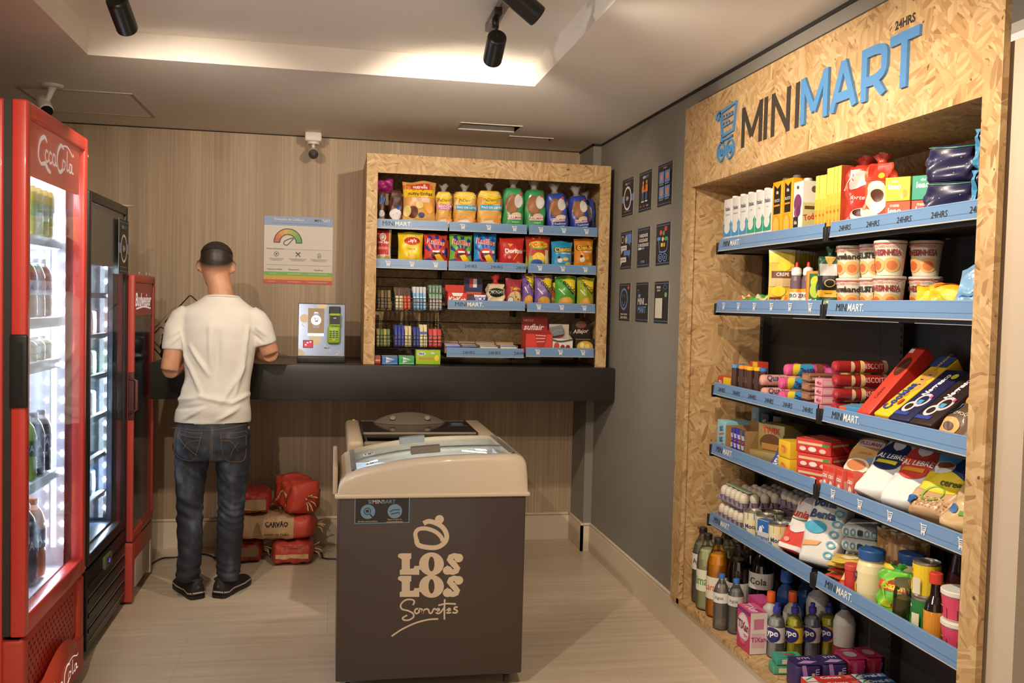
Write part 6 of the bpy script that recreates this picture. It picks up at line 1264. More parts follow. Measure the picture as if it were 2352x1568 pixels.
# --- third shelf
nbox(3, 1650, 1681, 866, .10, 'c8402f', [('r', .45, 0, 1, 1, 'e8c82a'), ('t', 'Di', .22, .5, .4, 'f0e6d8', {'b': .03})], 'small red and yellow box at the far end of the third shelf', 'confectionery_box', 'box', grp='red and yellow boxes on the third shelf', topc='c8402f')
tubes = [(1690, 1.655, '5a8fc4'), (1697, 1.68, '4a86c0'), (1706, 1.655, 'e8952a'), (1716, 1.665, 'e8952a'), (1726, 1.655, 'e8b02a'), (1738, 1.67, 'e8b92a'), (1752, 1.68, '3f74b8')]
for k, (px, X_, c) in enumerate(tubes):
    cn = {'5a8fc4': 'light blue', '4a86c0': 'blue', 'e8952a': 'orange', 'e8b02a': 'yellow', 'e8b92a': 'amber', '3f74b8': 'dark blue'}[c]
    turned('candy_tube', 'brown candy tube with %s cap, %s from the far end' % (cn, ('first', 'second', 'third', 'fourth', 'fifth', 'sixth', 'nearest')[k]), 'sweets', [(.0145, 0), (.015, .002), (.015, .085)], '4a3026', (X_, aty(px, 1.24, X_)-.0002*k, NS[3]+.018), 'candy tubes on the third shelf', (.004, .082, .0151, None), [('t', 'MINI', .95, .5, .10, 'e8dcc8', {'b': .02, 'r': PI/2, 'm': .6}), ('t', 'MINI', .7, .5, .10, 'e8dcc8', {'b': .02, 'r': PI/2, 'm': .6}), ('r', .5, .1, .62, .8, ['c8402f', '3f8ac0', 'd8a02a'][k % 3])], (('cap', c, [(.0155, .085), (.0158, .087), (.0158, .097), (.014, .099), (0, .099)]),), rotz=TURN)
b = B(); b.box(-.10, .10, 0, .075, 0, .016, CARD('6a4a34'), .002); finish(b, 'candy_tray', 'low brown tray under the candy tubes', 'tray', (1.635, aty(1722, 1.17, 1.64), NS[3]), (0, 0, TURN), None)
carton('confectionery_box', 'small red and yellow box standing behind the candy tubes', 'box', .075, .125, .05, 'c8402f', [('r', .40, 0, 1, 1, 'e8c82a'), ('t', 'm&', .22, .5, .22, 'f0e6d8', {'b': .03})], (1.77, aty(1731, 1.26, 1.77), NS[3]), (0, 0, TURN), 'red and yellow boxes on the third shelf')
def roll(name, cat, label, px, X_, z, L_, r, c, art, rz=0, grp=None, i=3, py=1.2):
    """long biscuit roll lying along the shelf depth; its near side shows"""
    y = aty(px, z+r, X_); b = B(); n = 18; mt = FILM(c)
    b.lathe([(r*.25, 0), (r*.9, .006), (r, .014), (r, L_-.014), (r*.9, L_-.006), (r*.25, L_)], mt, n=n, axis=Matrix.Rotation(-PI/2, 3, 'X') @ Matrix.Identity(3), c=(0, 0, r))
    fn = lambda u, v, k: ((r+.0006+.0005*k)*math.cos(PI*(v-.5)*1.1), .008+u*(L_-.016), r+(r+.0006+.0005*k)*math.sin(PI*(v-.5)*1.1))
    art_on(b, fn, L_/(r*3.4), art, 1); return finish(b, name, label, cat, (X_, y, z), (0, 0, TURN+rz), grp)
QA = [('t', 'Qualy', .30, .60, .42, '5a4a7a', {'b': .03, 's': .2}), ('r', .55, 0, 1, .4, 'e89a8a'), ('e', .8, .6, .1, .2, 'e8b0a0')]
for k in range(2): roll('biscuit_roll', 'biscuits', 'pale pink biscuit roll, %s of the two beside the candy tubes' % ('lower', 'upper')[k], 1745+6*k, 1.64+.01*k, NS[3]+k*.0485, .17, .022, 'dda294', QA, 0, 'pink biscuit rolls on the third shelf')
PA = [('e', .25, .5, .16, .4, 'e8d03a'), ('b', [(.2, .2), (.62, .1), (.6, .9), (.3, .8)], '3a9ac8'), ('t', 'Passa', .45, .5, .30, '4a2f7a', {'b': .03, 'r': .1}), ('r', .68, 0, .86, 1, '8e4a3a'), ('r', .88, 0, 1, 1, 'd84a8a')]
for k in range(3): roll('biscuit_roll', 'biscuits', 'blue and pink filled-biscuit roll, %s of the stack of three' % ('bottom', 'middle', 'top')[k], 1792+5*k, 1.635+.012*k, NS[3]+k*.0495, .18, .0225, 'd8588a', PA, 0, 'blue and pink biscuit rolls on the third shelf')
for k in range(4): roll('biscuit_roll', 'biscuits', 'multicoloured biscuit roll lying at the back of the third shelf, %s of four' % ('first', 'second', 'third', 'nearest')[k], 1822+38*k, 1.80, NS[3]+.095, .12, .022, ('b8508a', 'a85a4a', 'b8508a', '9a8a4a')[k], [('r', .3, .2, .7, .8, 'd8c83a')], .2, 'rolls at the back of the third shelf')
b = B(); b.box(-.20, .20, 0, .12, 0, .093, CARD('7a5a40'), .003); finish(b, 'stock_carton', 'plain brown carton under the rolls at the back of the third shelf', 'box', (1.79, aty(1880, 1.2, 1.80), NS[3]), (0, 0, TURN), None)
for k in range(4): carton('wafer_pack', 'small brown wafer pack, %s of the stack beside the red packs' % ('bottom', 'second', 'third', 'top')[k], 'biscuits', .055, .030, .11, '8a5a44', [('r', .1, .2, .9, .8, 'a87860')], (1.632, aty(1853, 1.2, 1.64), NS[3]+k*.0325), (0, 0, TURN), 'brown wafer packs on the third shelf', side=[('s', [(.0, .3), (1, .3)], .10, 'c89a7a'), ('s', [(.0, .7), (1, .7)], .08, '6a4030'), ('t', 'wafer', .3, .5, .5, 'e0c8a8')], bev=.006)
for k in range(4): carton('gelatine_box', 'small pink box, %s of the stack at the shelf joint' % ('bottom', 'second', 'third', 'top')[k], 'box', .048, .028, .085, 'd88a9a', [('r', .1, .1, .5, .9, 'e8b0b8'), ('t', 'Mor', .65, .5, .5, 'b84a6a')], (1.628, aty(1879, 1.19, 1.63), NS[3]-.004+.004+k*.0295), (0, 0, TURN), 'pink boxes on the third shelf', side=[('r', .05, .2, .5, .8, 'e8b8be'), ('t', 'Morango', .7, .5, .35, 'b84a6a')])
for k in range(4): roll('biscuit_roll', 'biscuits', 'dark red biscuit roll, %s of the stack of four' % ('bottom', 'second', 'third', 'top')[k], 1915-1*k, 1.648, NS[3]+k*.0455, .20, .0205, 'a32a2a', [('r', .45, .0, .55, 1, '8a2020'), ('e', .30, .5, .04, .3, 'e0c090'), ('e', .5, .5, .05, .4, 'e8c080'), ('t', 'BISCOITO', .75, .55, .24, 'e8b0a0'), ('r', .92, 0, 1, 1, 'b8a080')], 0, 'dark red biscuit rolls on the third shelf')
carton('biscuit_carton', 'low blue and orange box at the front of the third shelf', 'box', .075, .040, .12, '3f88b8', [('r', 0, 0, .3, 1, 'e8602c'), ('t', '4 ass', .6, .5, .4, '2a4a7a')], (1.630, aty(1936, 1.18, 1.632), NS[3]), (0, 0, -.95), None, topc='5a9ac4', side=[('t', '4 assort', .4, .5, .5, 'e8ecf0'), ('r', .8, 0, 1, 1, 'e8602c')])
def lean(i, py_, label, w_, h, d, c, art, X0, Y0, tilt, rz, name='biscuit_bag', cat='biscuits', z=0, grp=None, fn=pouch, **kw):
    return fn(name, label, cat, w_, h, d, c, art, (X0, Y0, NS[i]+z), (tilt, 0, rz), grp, **kw)
GB = 'biscuit packs leaning on the third shelf'
T_ = -.88
def longbox(label, w_, L_, d, c, art, X0, Y0, tilt, rz, z=0, side=(), **kw):
    return carton('biscuit_packet', label, 'biscuits', w_, L_, d, c, art, (X0, Y0, NS[3]+z), (tilt, 0, rz), GB, side=side, bev=.006, **kw)
longbox('long red biscuit packet with a large black cursive name, leaning back', .062, .30, .045, 'd8402f', [('t', 'Calipso', .5, .30, .055, '3a2420', {'b': .015, 'r': PI/2, 's': .15, 'm': 9}), ('e', .5, .70, .36, .14, '5a2f22'), ('s', [(.3, .62), (.7, .78)], .02, '7a4a36'), ('r', .1, .90, .4, .96, 'f0e0d8')], 1.634, aty(1985, 1.17, 1.635)+.010, -.80, -1.42, .0, sidec='b82f28')
longbox('second long red biscuit packet behind the black-lettered one', .062, .22, .045, 'b02a26', [('r', .2, .3, .8, .6, '8e2220')], 1.722, 2.600, -.80, -1.42, .0)
longbox('long yellow chocolate-chip cookie packet, leaning back beside the red one', .068, .31, .05, 'ecc02c', [('e', .58, .50, .34, .10, 'd8a45e'), ('e', .55, .68, .36, .10, 'd09a52'), ('e', .48, .34, .22, .05, 'c98f4a'), *[('e', .42+.09*(k % 4), .44+.08*(k//2), .035, .008, '4a2a18') for k in range(8)], ('t', 'Cookies', .36, .30, .10, '2f4a9a', {'b': .03, 'r': PI/2, 'm': 9}), ('e', .8, .22, .10, .05, 'c8402f'), ('r', 0, .82, 1, 1, '33497e'), ('t', 'GUARANTE', .5, .90, .04, 'd8b83c', {'r': PI/2, 'm': 3})], 1.632, aty(2018, 1.165, 1.635)-.01, -.98, -1.42, .0)
longbox('long navy and gold packet behind the yellow cookies', .062, .21, .045, '2a3358', [('t', 'CREME', .5, .7, .12, 'c8a23c', {'r': PI/2, 'm': 4}), ('r', 0, .4, 1, .46, '1f2540')], 1.724, 2.530, -.98, -1.42, .0)
NEG = lambda c: [('t', 'Negresco', .46, .68, .11, 'e8e6ec', {'b': .04, 'r': PI/2*.96, 's': .2, 'm': 9}), ('e', .62, .38, .30, .13, 'cfcad0'), ('e', .62, .38, .20, .085, c), ('e', .36, .24, .24, .10, 'd9d4d2'), ('e', .36, .24, .15, .06, '3a2a2a'), ('r', .05, .08, .7, .14, '3a4a9a'), ('r', .5, .30, .72, .38, '5aa0d0'), ('e', .8, .86, .14, .05, 'd8d83a'), ('e', .85, .45, .06, .03, 'c8508a')]
for k, (px, X0, c, lb) in enumerate(((2060, 1.632, '26264a', 'navy and white sandwich biscuit packet next to the yellow cookies'), (2106, 1.632, '33231f', 'black and brown sandwich biscuit packet in the middle of the row'), (2140, 1.68, '22223f', 'navy sandwich biscuit packet behind, with a yellow flower mark'))):
    longbox(lb, .085, .26 if k < 2 else .20, .045, c, NEG(c), X0+(.042 if k == 2 else 0), aty(px+(0, 8, 6)[k], 1.165, X0+.003), -.98, -1.42, .0)
lean(3, 0, 'brown-grey chocolate cookie bag with a cookie print, leaning at the right', .12, .22, .055, '6a543f', [('e', .3, .16, .26, .13, 'd8a45e'), ('e', .3, .16, .12, .06, '4a2a18'), ('t', 'CHOCOLATE', .60, .36, .05, 'e8dcc8', {'b': .01}), ('t', 'COOKIES', .58, .72, .09, '9ab0c8', {'b': .02}), ('e', .25, .72, .16, .12, 'c8904a'), ('r', .0, .35, .14, .6, '6a8fb8')], 1.632, aty(2172, 1.165, 1.635), -.95, -1.35, grp=GB, crumple=1.6, name='cookie_bag')
lean(3, 0, 'blue and white biscuit bag, rightmost on the third shelf', .10, .17, .05, '7fa4c4', [('r', .1, .2, .9, .5, 'e0dcd4'), ('e', .4, .35, .2, .1, 'c8954a'), ('t', 'Soft', .5, .7, .14, 'e8ecf2', {'b': .02})], 1.632, 2.095, -.95, -1.4, grp=GB, crumple=1.6, name='cookie_bag')
# --- fourth shelf
BIS = lambda c: [('t', 'BIS', .5, .72, .18, c, {'b': .03, 'r': .15, 'm': .8}), ('t', 'BIS', .5, .34, .18, c, {'b': .03, 'r': .15, 'm': .8}), ('s', [(.2, .5), (.8, .58)], .06, 'd8604a'), ('s', [(.2, .12), (.8, .20)], .06, 'd8604a')]
GW = 'wafer bar boxes on the fourth shelf'
nbox(4, 1647, 1667, 965, .12, '8fc4cc', BIS('2f4a7a'), 'light blue wafer box, farthest on the fourth shelf', 'wafer_box', 'box', grp=GW, side=BIS('2f4a7a'), sidec='8fc4cc')
for k, (px, c) in enumerate(((1673, '3a3f7a'), (1681, '3f3a86'), (1689, '2f2fa0'), (1698, '5a4a5a'), (1707, '4a4456'))):
    carton('wafer_bar', '%s wafer bar standing in the open carton, %s from the far end' % ('blue' if k < 3 else 'brown', ('first', 'second', 'third', 'fourth', 'fifth')[k]), 'sweets', .024, .105, .020, c, BIS('e0dce6'), (1.640, aty(px, .95, 1.64), NS[4]+.0035), (0, 0, TURN), 'wafer bars in the open carton', bev=.004, side=BIS('e0dce6'))
yA, yB = aty(1668, .95, 1.632), aty(1713, .95, 1.632)
b = B(); KB2 = M('9a7448', .7); W2 = yA-yB; b.box(-W2/2, W2/2, 0, .11, 0, .003, KB2); b.box(-W2/2, W2/2, .107, .11, .003, .135, KB2); b.box(-W2/2, -W2/2+.0025, .0, .107, .003, .115, KB2); b.box(W2/2-.0025, W2/2, .0, .107, .003, .115, KB2)
finish(b, 'open_carton', 'open brown cardboard carton holding blue and brown wafer bars', 'box', (1.625, (yA+yB)/2, NS[4]), (0, 0, TURN), None)
for k, (px, py, c, lb) in enumerate(((1733, 935, '7fb4bc', 'small pale blue box at the back of the fourth shelf'), (1755, 950, '2a2f4e', 'small navy box at the back of the fourth shelf'), (1785, 958, '5f5850', 'small grey-brown box at the back of the fourth shelf'))):
    X_ = 1.80-.012*k; y = aty(px, 1.0, X_); z0 = NS[4]; h = at(px, py, X=X_).z-z0; carton('wafer_box', lb, 'box', .07, h, .06, c, [('t', 'BIS', .5, .80, .12, 'd8dce6', {'b': .03, 'r': .15}), ('s', [(.25, .66), (.75, .70)], .05, 'c8604a')], (X_, y, z0), (0, 0, TURN), GW)
GOLD = M('a08a54', .35, .35)
b = B(); w2, h2, d2 = .135, .155, .17; b.box(-w2/2, w2/2, .045, d2, 0, h2, GOLD, .002); b.box(-w2/2, w2/2, 0, .045, 0, .052, GOLD, .002)
b.add([(-w2/2, 0, .052), (-w2/2, .045, .052), (-w2/2, .045, h2*.8), (w2/2, 0, .052), (w2/2, .045, .052), (w2/2, .045, h2*.8)], [(0, 1, 2), (3, 5, 4)], GOLD)
f1 = lambda u, v, k: (-w2/2+u*w2, .0445-.0004*k, .055+v*(h2-.06)); b.flat(ell2d(.5, .25, .42, .40, 24, 2), f1, M('5a3a1c', .6), 1); b.flat(grid2d(.15, .0, .85, .25, 2), f1, M('c08a4a', .25, .4), 2); put_text(b, f1, 'TWIX', .5, .80, .26, M('c8402f'), w2/(h2-.06), .03, k=3)
f2 = lambda u, v, k: (w2/2+.0004*k, .045+u*(d2-.045), v*h2); put_text(b, f2, 'TWIX', .62, .50, .30, M('d84a34'), (d2-.045)/h2, .05, r_ if False else None or .9, k=2) if False else b.flat(*[(lambda t_: ([(.62+x*.66, .48+y*.26) for x, y in t_[0]], t_[1]))(text2d('TWIX', .04)), f2, M('d84a34'), 2])
finish(b, 'chocolate_box', 'gold display box with a dark opening and red lettering on the fourth shelf', 'box', (1.632, aty(1740, .95, 1.635), NS[4]), (0, 0, TURN+.35), None)
for k in range(3):
    carton('chocolate_bar', 'white and blue chocolate bar leaning beside the gold box, %s' % ('front one', 'middle one', 'back one')[k], 'sweets', .030, .13, .016, 'd8d4d8', [('r', 0, 0, .4, 1, '3a4690'), ('t', 'GALAK', .65, .5, .20, '3a4690', {'r': PI/2, 'm': 3, 'b': .02})], (1.630+.018*k, aty(1774+9*k, .93, 1.635), NS[4]), (-.80, 0, -1.1), 'white and blue bars on the fourth shelf', bev=.003)
YB_ = [('r', 0, .0, 1, .06, 'c8952a'), ('e', .5, .5, .28, .26, 'e09a3a'), ('s', [(.3, .7), (.6, .55), (.5, .3)], .10, 'd8602a')]
for k in range(2): carton('yellow_box', 'yellow food box, %s of the two beside the red boxes' % ('lower', 'upper')[k], 'box', .085, .062, .12, 'e2ba32', YB_, (1.632, aty(1808, .96, 1.635), NS[4]+k*.0635), (0, 0, TURN), 'yellow boxes on the fourth shelf', topc='e2ba32')
RBX = [('r', .05, .60, .95, .78, 'd8b88a'), ('r', .76, .58, .94, .80, '5a8a3c'), ('e', .2, .28, .10, .16, 'e8c8b8'), ('e', .48, .30, .12, .18, 'e6d8cc'), ('e', .78, .26, .10, .16, 'e8b8a8')]
for k in range(3): carton('red_box', 'red meal box with a beige stripe, %s of the stack of three' % ('bottom', 'middle', 'top')[k], 'box', .145, .050, .15, 'c8352c', RBX, (1.632, aty(1846, .96, 1.635)-.018, NS[4]+k*.0515), (0, 0, -1.15), 'red meal boxes on the fourth shelf', side=[('r', .05, .62, .95, .78, 'd8b88a'), ('r', .66, .58, .9, .8, '4f7a3c')], topc='c43a30', top=[('r', .1, .15, .9, .2, 'e0a898'), ('r', .1, .4, .9, .45, 'e0a898'), ('r', .1, .65, .9, .7, 'e0a898')])
for k in range(4):
    carton('drink_carton', 'tiny red drink carton, %s of four in front of the toast bag' % ('first', 'second', 'third', 'nearest')[k], 'box', .034, .088, .035, 'd8604f', [('r', 0, .80, 1, 1, 'd8402f'), ('e', .5, .30, .30, .16, 'e8dcd4'), ('t', 'cao', .5, .62, .14, 'f0e6dc', {'b': .02})], (1.632+.02*(k > 2), aty(1906+13.5*k-(0 if k < 2 else 0), .93, 1.635), NS[4]), (0, 0, TURN), 'small red cartons on the fourth shelf', side=[('r', .2, .1, .8, .6, 'e0b0a0')])
b = B(); b.box(-.17, .17, 0, .10, 0, .125, CARD('3a3018'), .002); 
for k in range(4): put_text(b, lambda u, v, kk: (-.165+u*.33, -.0004*kk, .085+v*.035), 'CDU', .14+.24*k, .5, .8, M('c9c4bc'), .33/.035, .01, k=2)
finish(b, 'dark_carton', 'dark carton with pale letters at the back of the fourth shelf', 'box', (1.78, aty(1880, 1.0, 1.78), NS[4]), (0, 0, TURN), None)
GBG = 'food bags leaning on the fourth shelf'
def bigbag(px, label, w_, h, d, c, art, tilt=-.85, rz=-1.25, X0=1.634, name='food_bag', cat='food', z=0, i=4, grp=GBG, neck=None, **kw):
    return softpack(name, label, cat, w_, h, d, c, art, (X0, aty(px, NS[i]+.03, X0+.002), NS[i]+z), (tilt, 0, rz), grp, neck=neck, **kw)
bigbag(1932, 'toast bag with a red and white name label, leftmost of the leaning bags', .13, .19, .07, 'cfa268', [('r', 0, 0, 1, .14, '3a3f9a'), ('r', .12, .78, .92, .90, 'e8e2d8'), ('t', 'PULLMAN', .52, .84, .075, 'c8403a', {'b': .02, 'm': .76}), ('e', .48, .34, .38, .16, 'e8d8c0'), ('e', .48, .36, .28, .10, 'c87a4a'), ('t', 'torrada', .5, .64, .06, 'd88a5a'), ('e', .8, .50, .12, .05, '6aa0c8')], name='toast_bag', cat='bread', neck=('8a3a30', .03, .04), tilt=-.70)
for px, c, lb, X0 in ((1985, '2c3660', 'white sugar bag with a navy label, leaning back', 1.634), (2045, 'd8483a', 'white sugar bag with a red label, leaning back beside the navy one', 1.634)):
    art = [('e', .5, .60, .44, .26, c), ('e', .5, .46, .36, .12, c), ('e', .5, .78, .18, .08, 'f2efe9'), ('b', [(.40, .78), (.52, .86), (.58, .74), (.50, .68)], 'f2efe9'), ('t', 'AL LEBRE', .5, .58, .085, 'f2efe9', {'b': .02, 'm': .8}), ('r', .22, .44, .78, .50, 'e8d83a' if c == '2c3660' else 'f0a03a')]
    if c != '2c3660': art = [('s', [(.1+.1*k, .80), (.1+.1*k, .99)], .02, 'd8483a') for k in range(9)]+art
    bigbag(px, lb, .125, .25, .07, 'e9e6e0', art, name='sugar_bag', cat='sugar', X0=X0, neck=(CLR, .03, .07), tilt=-.85)
bigbag(2113, 'yellow and blue bag of mixed grains with a bowl print, leaning back', .138, .24, .07, 'c9a27a', [('r', 0, .30, 1, .62, 'e6cc32'), ('r', 0, .62, 1, 1, '4f97c0'), ('b', [(.5, .62), (1, .5), (1, 1), (.6, 1)], '24426a'), ('e', .32, .66, .26, .11, 'e2dcd2'), ('e', .32, .70, .20, .06, '9a5a3c'), ('o', .45, .26, .24, .14, '8fb83c', .85), ('t', 'cereal', .7, .45, .09, '4a5a2a', {'b': .02}), ('e', .12, .12, .12, .06, '2f5f9a'), *[('e', .3+.07*(k % 9), .05+.045*(k//9), .018, .012, '8e6a48' if k % 2 else 'e0c29a') for k in range(27)]], name='grain_bag', tilt=-.85, crumple=1.8)
bigbag(2190, 'tan bag of grains with a green label, rightmost on the fourth shelf', .105, .185, .055, 'c8a878', [('e', .5, .68, .38, .18, '6fae3c'), ('t', 'graos', .5, .66, .11, 'eaf0dc', {'b': .02}), ('e', .18, .28, .12, .07, '34609a'), ('r', .38, .18, .64, .26, '5f9a3c')], name='grain_bag', tilt=-.85, crumple=1.8)
# --- fifth shelf: eggs, tins, sugar, flour
EGG = M('d5c8b4', .55); TR = M('8e7f8c', .8, bump=80)
def egg_tray(label, X0, Y0, z, rz, tilt=0, rows=5, cols=6):
    b = B(); s_ = .0455; W_, D_ = cols*s_, rows*s_; b.box(-W_/2, W_/2, 0, D_, .012, .016, TR)
    for i in range(cols):
        for j in range(rows): b.lathe([(.010, .0), (.014, .001), (.021, .030), (.0235, .036)], TR, (-W_/2+(i+.5)*s_, (j+.5)*s_, 0), 8)
    for i in range(cols+1):
        for j in range(rows+1): b.lathe([(.009, .016), (.004, .034), (.002, .038), (0, .038)], TR, (-W_/2+min(max(i, .12), cols-.12)*s_, min(max(j, .12), rows-.12)*s_, 0), 6)
    t_ = b.build('tray', None, (X0, Y0, z+.001), (tilt, 0, rz)); t_.name = 'egg_tray'; tag(t_, label, 'egg tray', 'egg trays on the fifth shelf')
    ep = [(0, 0)]+[(.0208*math.sin(PI*q/8)*(1-.08*math.cos(PI*q/8)), .0285*(1-math.cos(PI*q/8))) for q in range(1, 8)]+[(0, .057)]
    e = B(); e.lathe(ep, EGG, n=12); me = e.mesh('egg')
    return t_, me, W_, D_, s_
EGM = None; ROWN = ('front', 'second', 'third', 'fourth', 'fifth', 'back'); COLN = ('first', 'second', 'third', 'fourth', 'fifth', 'sixth')
def fill(tr, me, W_, D_, s_, where, grp, rows, cols):
    m4 = Matrix.Translation(tr.location) @ tr.rotation_euler.to_matrix().to_4x4()
    for i in range(cols):
        for j in range(rows):
            o = bpy.data.objects.new('egg', me); COL.objects.link(o); o.matrix_world = m4 @ Matrix.Translation((-W_/2+(i+.5)*s_, (j+.5)*s_, .0175))
            tag(o, 'pale egg in the %s, %s from its far end, %s row' % (where, COLN[i], ROWN[j]), 'egg', grp)
z5 = NS[5]
q = egg_tray('grey-mauve egg tray at the far end, bottom of the front stack', 1.634, 3.612, z5, TURN, 0, 6, 5); eggme = q[1]; fill(*q, 'lower front tray', 'eggs in the lower front tray', 2, 5)
q = egg_tray('grey-mauve egg tray at the far end, top of the front stack', 1.640, 3.612, z5+.078, TURN, 0, 6, 5); fill(q[0], eggme, *q[2:], 'upper front tray', 'eggs in the upper front tray', 6, 5)
b = B(); fnb = lambda u, v, k: (-.11+u*.22, .02+v*.20, .0+.001*k)
b.box(-.105, .105, .030, .058, 0, .0015, M('cfd0c8', .3)); b.flat(grid2d(.04, .07, .96, .14, 6), lambda u, v, k: (-.11+u*.22, .02+v*.20, .0016+.0004*k), M('7fb05a', .4), 1)
finish(b, 'egg_label', 'pale paper strip with green print lying across the upper egg tray', 'label', (1.640, 3.612, z5+.078+.0765), (0, 0, TURN), None)
Q = egg_tray('grey-mauve egg tray raised at the back of the fifth shelf', 1.775, 3.31, z5+.112, TURN, 0, 3, 6); fill(Q[0], eggme, *Q[2:], 'back tray', 'eggs in the back tray', 3, 6)
b = B(); b.box(-.135, .135, 0, .14, 0, .110, CARD('5f4f56'), .004); finish(b, 'egg_carton_stack', 'dark mauve stack under the raised egg tray at the back', 'egg trays', (1.778, 3.31, z5), (0, 0, TURN), None)
TIN = [(.034, 0), (.036, .002), (.036, .004), (.0355, .006), (.0355, .098), (.036, .100), (.036, .103), (.034, .103), (.033, .099), (0, .099)]
tins = [(1733, 1.642, '3a8ac8', 'blue-topped milk tin'), (1755, 1.665, 'c8b03c', 'yellow condensed milk tin'), (1776, 1.716, '3a8ac8', 'blue-topped milk tin'), (1789, 1.645, 'c8b03c', 'yellow condensed milk tin'), (1812, 1.716, '3a8ac8', 'blue-topped milk tin')]
for k, (px, X_, c, lb) in enumerate(tins):
    y = aty(px, z5+.08, X_+.02)
    turned('milk_tin', '%s, %s from the egg trays' % (lb, ('first', 'second', 'third', 'fourth', 'fifth', 'sixth')[k]), 'tin', TIN, M('b9b2a4', .3, .8), (X_+.02, y, z5), 'milk tins on the fifth shelf', (.007, .097, .0357, 'ddd0a8'), [('r', 0, .70, 1, 1, c), ('e', .75, .68, .12, .14, 'ddd0a8'), ('t', 'Moca', .80, .42, .20, '2f3f6a', {'b': .02, 'm': .2}), ('t', 'Moca', .05, .42, .20, '2f3f6a', {'b': .02, 'm': .2}), ('r', .9, .05, .98, .3, '6a8aa8')], rotz=TURN+.6, n=22)
for k, (px, lb) in enumerate(((1752, 'blue and white cream carton in front of the tins, farther one'), (1782, 'blue and white cream carton in front of the tins, nearer one'))):
    carton('cream_carton', lb, 'milk', .062, .098-.004*k, .04, 'd0cbc8', [('r', 0, .55, 1, 1, '3565a8'), ('e', .3, .62, .16, .14, 'e0e4ec'), ('s', [(.4, .8), (.6, .7)], .05, 'e0e4ec'), ('t', 'creme', .5, .30, .12, '4a6aa8')], (1.630+.03*k, aty(px, z5+.06, 1.632+.03*k)-.01, z5), (0, 0, TURN+.3), 'cream cartons on the fifth shelf', topc='3f6fae', side=[('r', 0, .5, 1, 1, '3565a8')])
bigbag(1800, 'white and red sugar bag with a large cursive name on the fifth shelf', .115, .215, .065, 'd84a3c', [('r', 0, .42, 1, 1, 'e6ded6'), ('e', .45, .45, .36, .14, 'e6ded6'), ('s', [(.15, .40), (.5, .32), (.9, .42)], .03, 'f0e0d8'), ('t', 'uniao', .5, .66, .14, 'd23a30', {'b': .03, 'm': .84}), ('s', [(.12, .56), (.5, .54), (.92, .60)], .02, '3f7a4a'), ('r', 0, 0, 1, .08, 'e6ded6'), ('e', .3, .16, .1, .04, 'f0a08c')], i=5, name='sugar_bag', cat='sugar', grp='sugar and flour bags on the fifth shelf', tilt=-.62, X0=1.634, neck=('c23a32', .03, .07))
DB = [('e', .1, .92, .3, .1, '5fa8bc'), ('s', [(.05, .95), (.3, .9), (.6, .97), (.95, .88)], .02, '3f8aa4'), ('t', 'Dona', .38, .80, .12, '2a3f6a', {'b': .04, 'm': .7}), ('t', 'Benta', .42, .64, .12, '2a3f6a', {'b': .04, 'm': .8}), ('e', .32, .46, .28, .09, '3fa0c0'), ('b', [(.1, .18), (.5, .22), (.58, .28), (.2, .26)], 'e0a060'), *[('o', .82, .12+.14*k, .12, .05, '5aa4bc', .6) for k in range(6)]]
bigbag(1870, 'white and teal flour bag with a dark blue name, leaning on the fifth shelf', .14, .27, .075, 'dcd8d0', DB, i=5, name='flour_bag', cat='flour', grp='sugar and flour bags on the fifth shelf', tilt=-.52, X0=1.634, rz=-1.0)
for k in range(4):
    softpack('flour_bag', 'teal-patterned flour bag lying flat, %s of the stack of four' % ('bottom', 'second', 'third', 'top')[k], 'flour', .05, .17, .12, 'c9c8c2', [('o', .5, .1+.2*j, .3, .07, '4a94aa', .55) for j in range(5)]+[('r', .3, .45, .7, .6, '2a2f4a')], (1.655+.004*k, 2.900, z5+.0005+k*.0475), (0, PI/2, -.35), 'stacked flour bags on the fifth shelf', p=.6, top=.9) if False else carton('flour_bag', 'teal-patterned flour bag lying flat, %s of the stack of four' % ('bottom', 'second', 'third', 'top')[k], 'flour', .125, .044, .15, 'c4c4be', [('o', .14+.18*j, .5, .07, .32, '4a94aa', .55) for j in range(5)]+[('r', .44, .3, .58, .75, '2a2f4a')], (1.734+.002*k, 2.795, z5+k*.0455), (0, 0, -.75), 'stacked flour bags on the fifth shelf', bev=.020, side=[('o', .12+.15*j, .5, .06, .32, '4a94aa', .55) for j in range(3)]+[('r', .5, .2, .98, .8, '5a9ab0'), ('r', .52, .35, .7, .65, '2a2f4a')])
# right half of the fifth shelf
for k in range(4):
    pouch('pasta_bag', 'clear and brown pasta bag standing at the back, %s of four' % ('first', 'second', 'third', 'nearest')[k], 'pasta', .10, .20, .020, 'a87848', [('r', .1, .55, .9, .85, 'c89a62'), ('e', .32, .30, .2, .12, 'b8402f'), ('o', .32, .30, .22, .13, '4f7a3c', .8)], (1.80, 2.745-.048*k, z5), (-.1, 0, -.7), 'pasta bags on the fifth shelf', crumple=1.2, sealc='d8c8a8')
for k, (X_, y) in enumerate(((1.86, 2.47), (1.86, 2.36))):
    turned('sauce_bottle', 'dark red sauce bottle at the back of the fifth shelf, %s' % ('left one', 'right one')[k], 'bottle', [(.030, 0), (.034, .006), (.036, .09), (.030, .13), (.020, .17), (.015, .19)], '4a1612', (X_, y, z5), 'dark sauce bottles', (.035, .095, .0362, '6a2a22'), [('o', .75, .5, .10, .34, 'a89080', .8)], (('cap', '3a1512', [(.017, .19), (.017, .208), (0, .208)]),), rotz=TURN+.6)
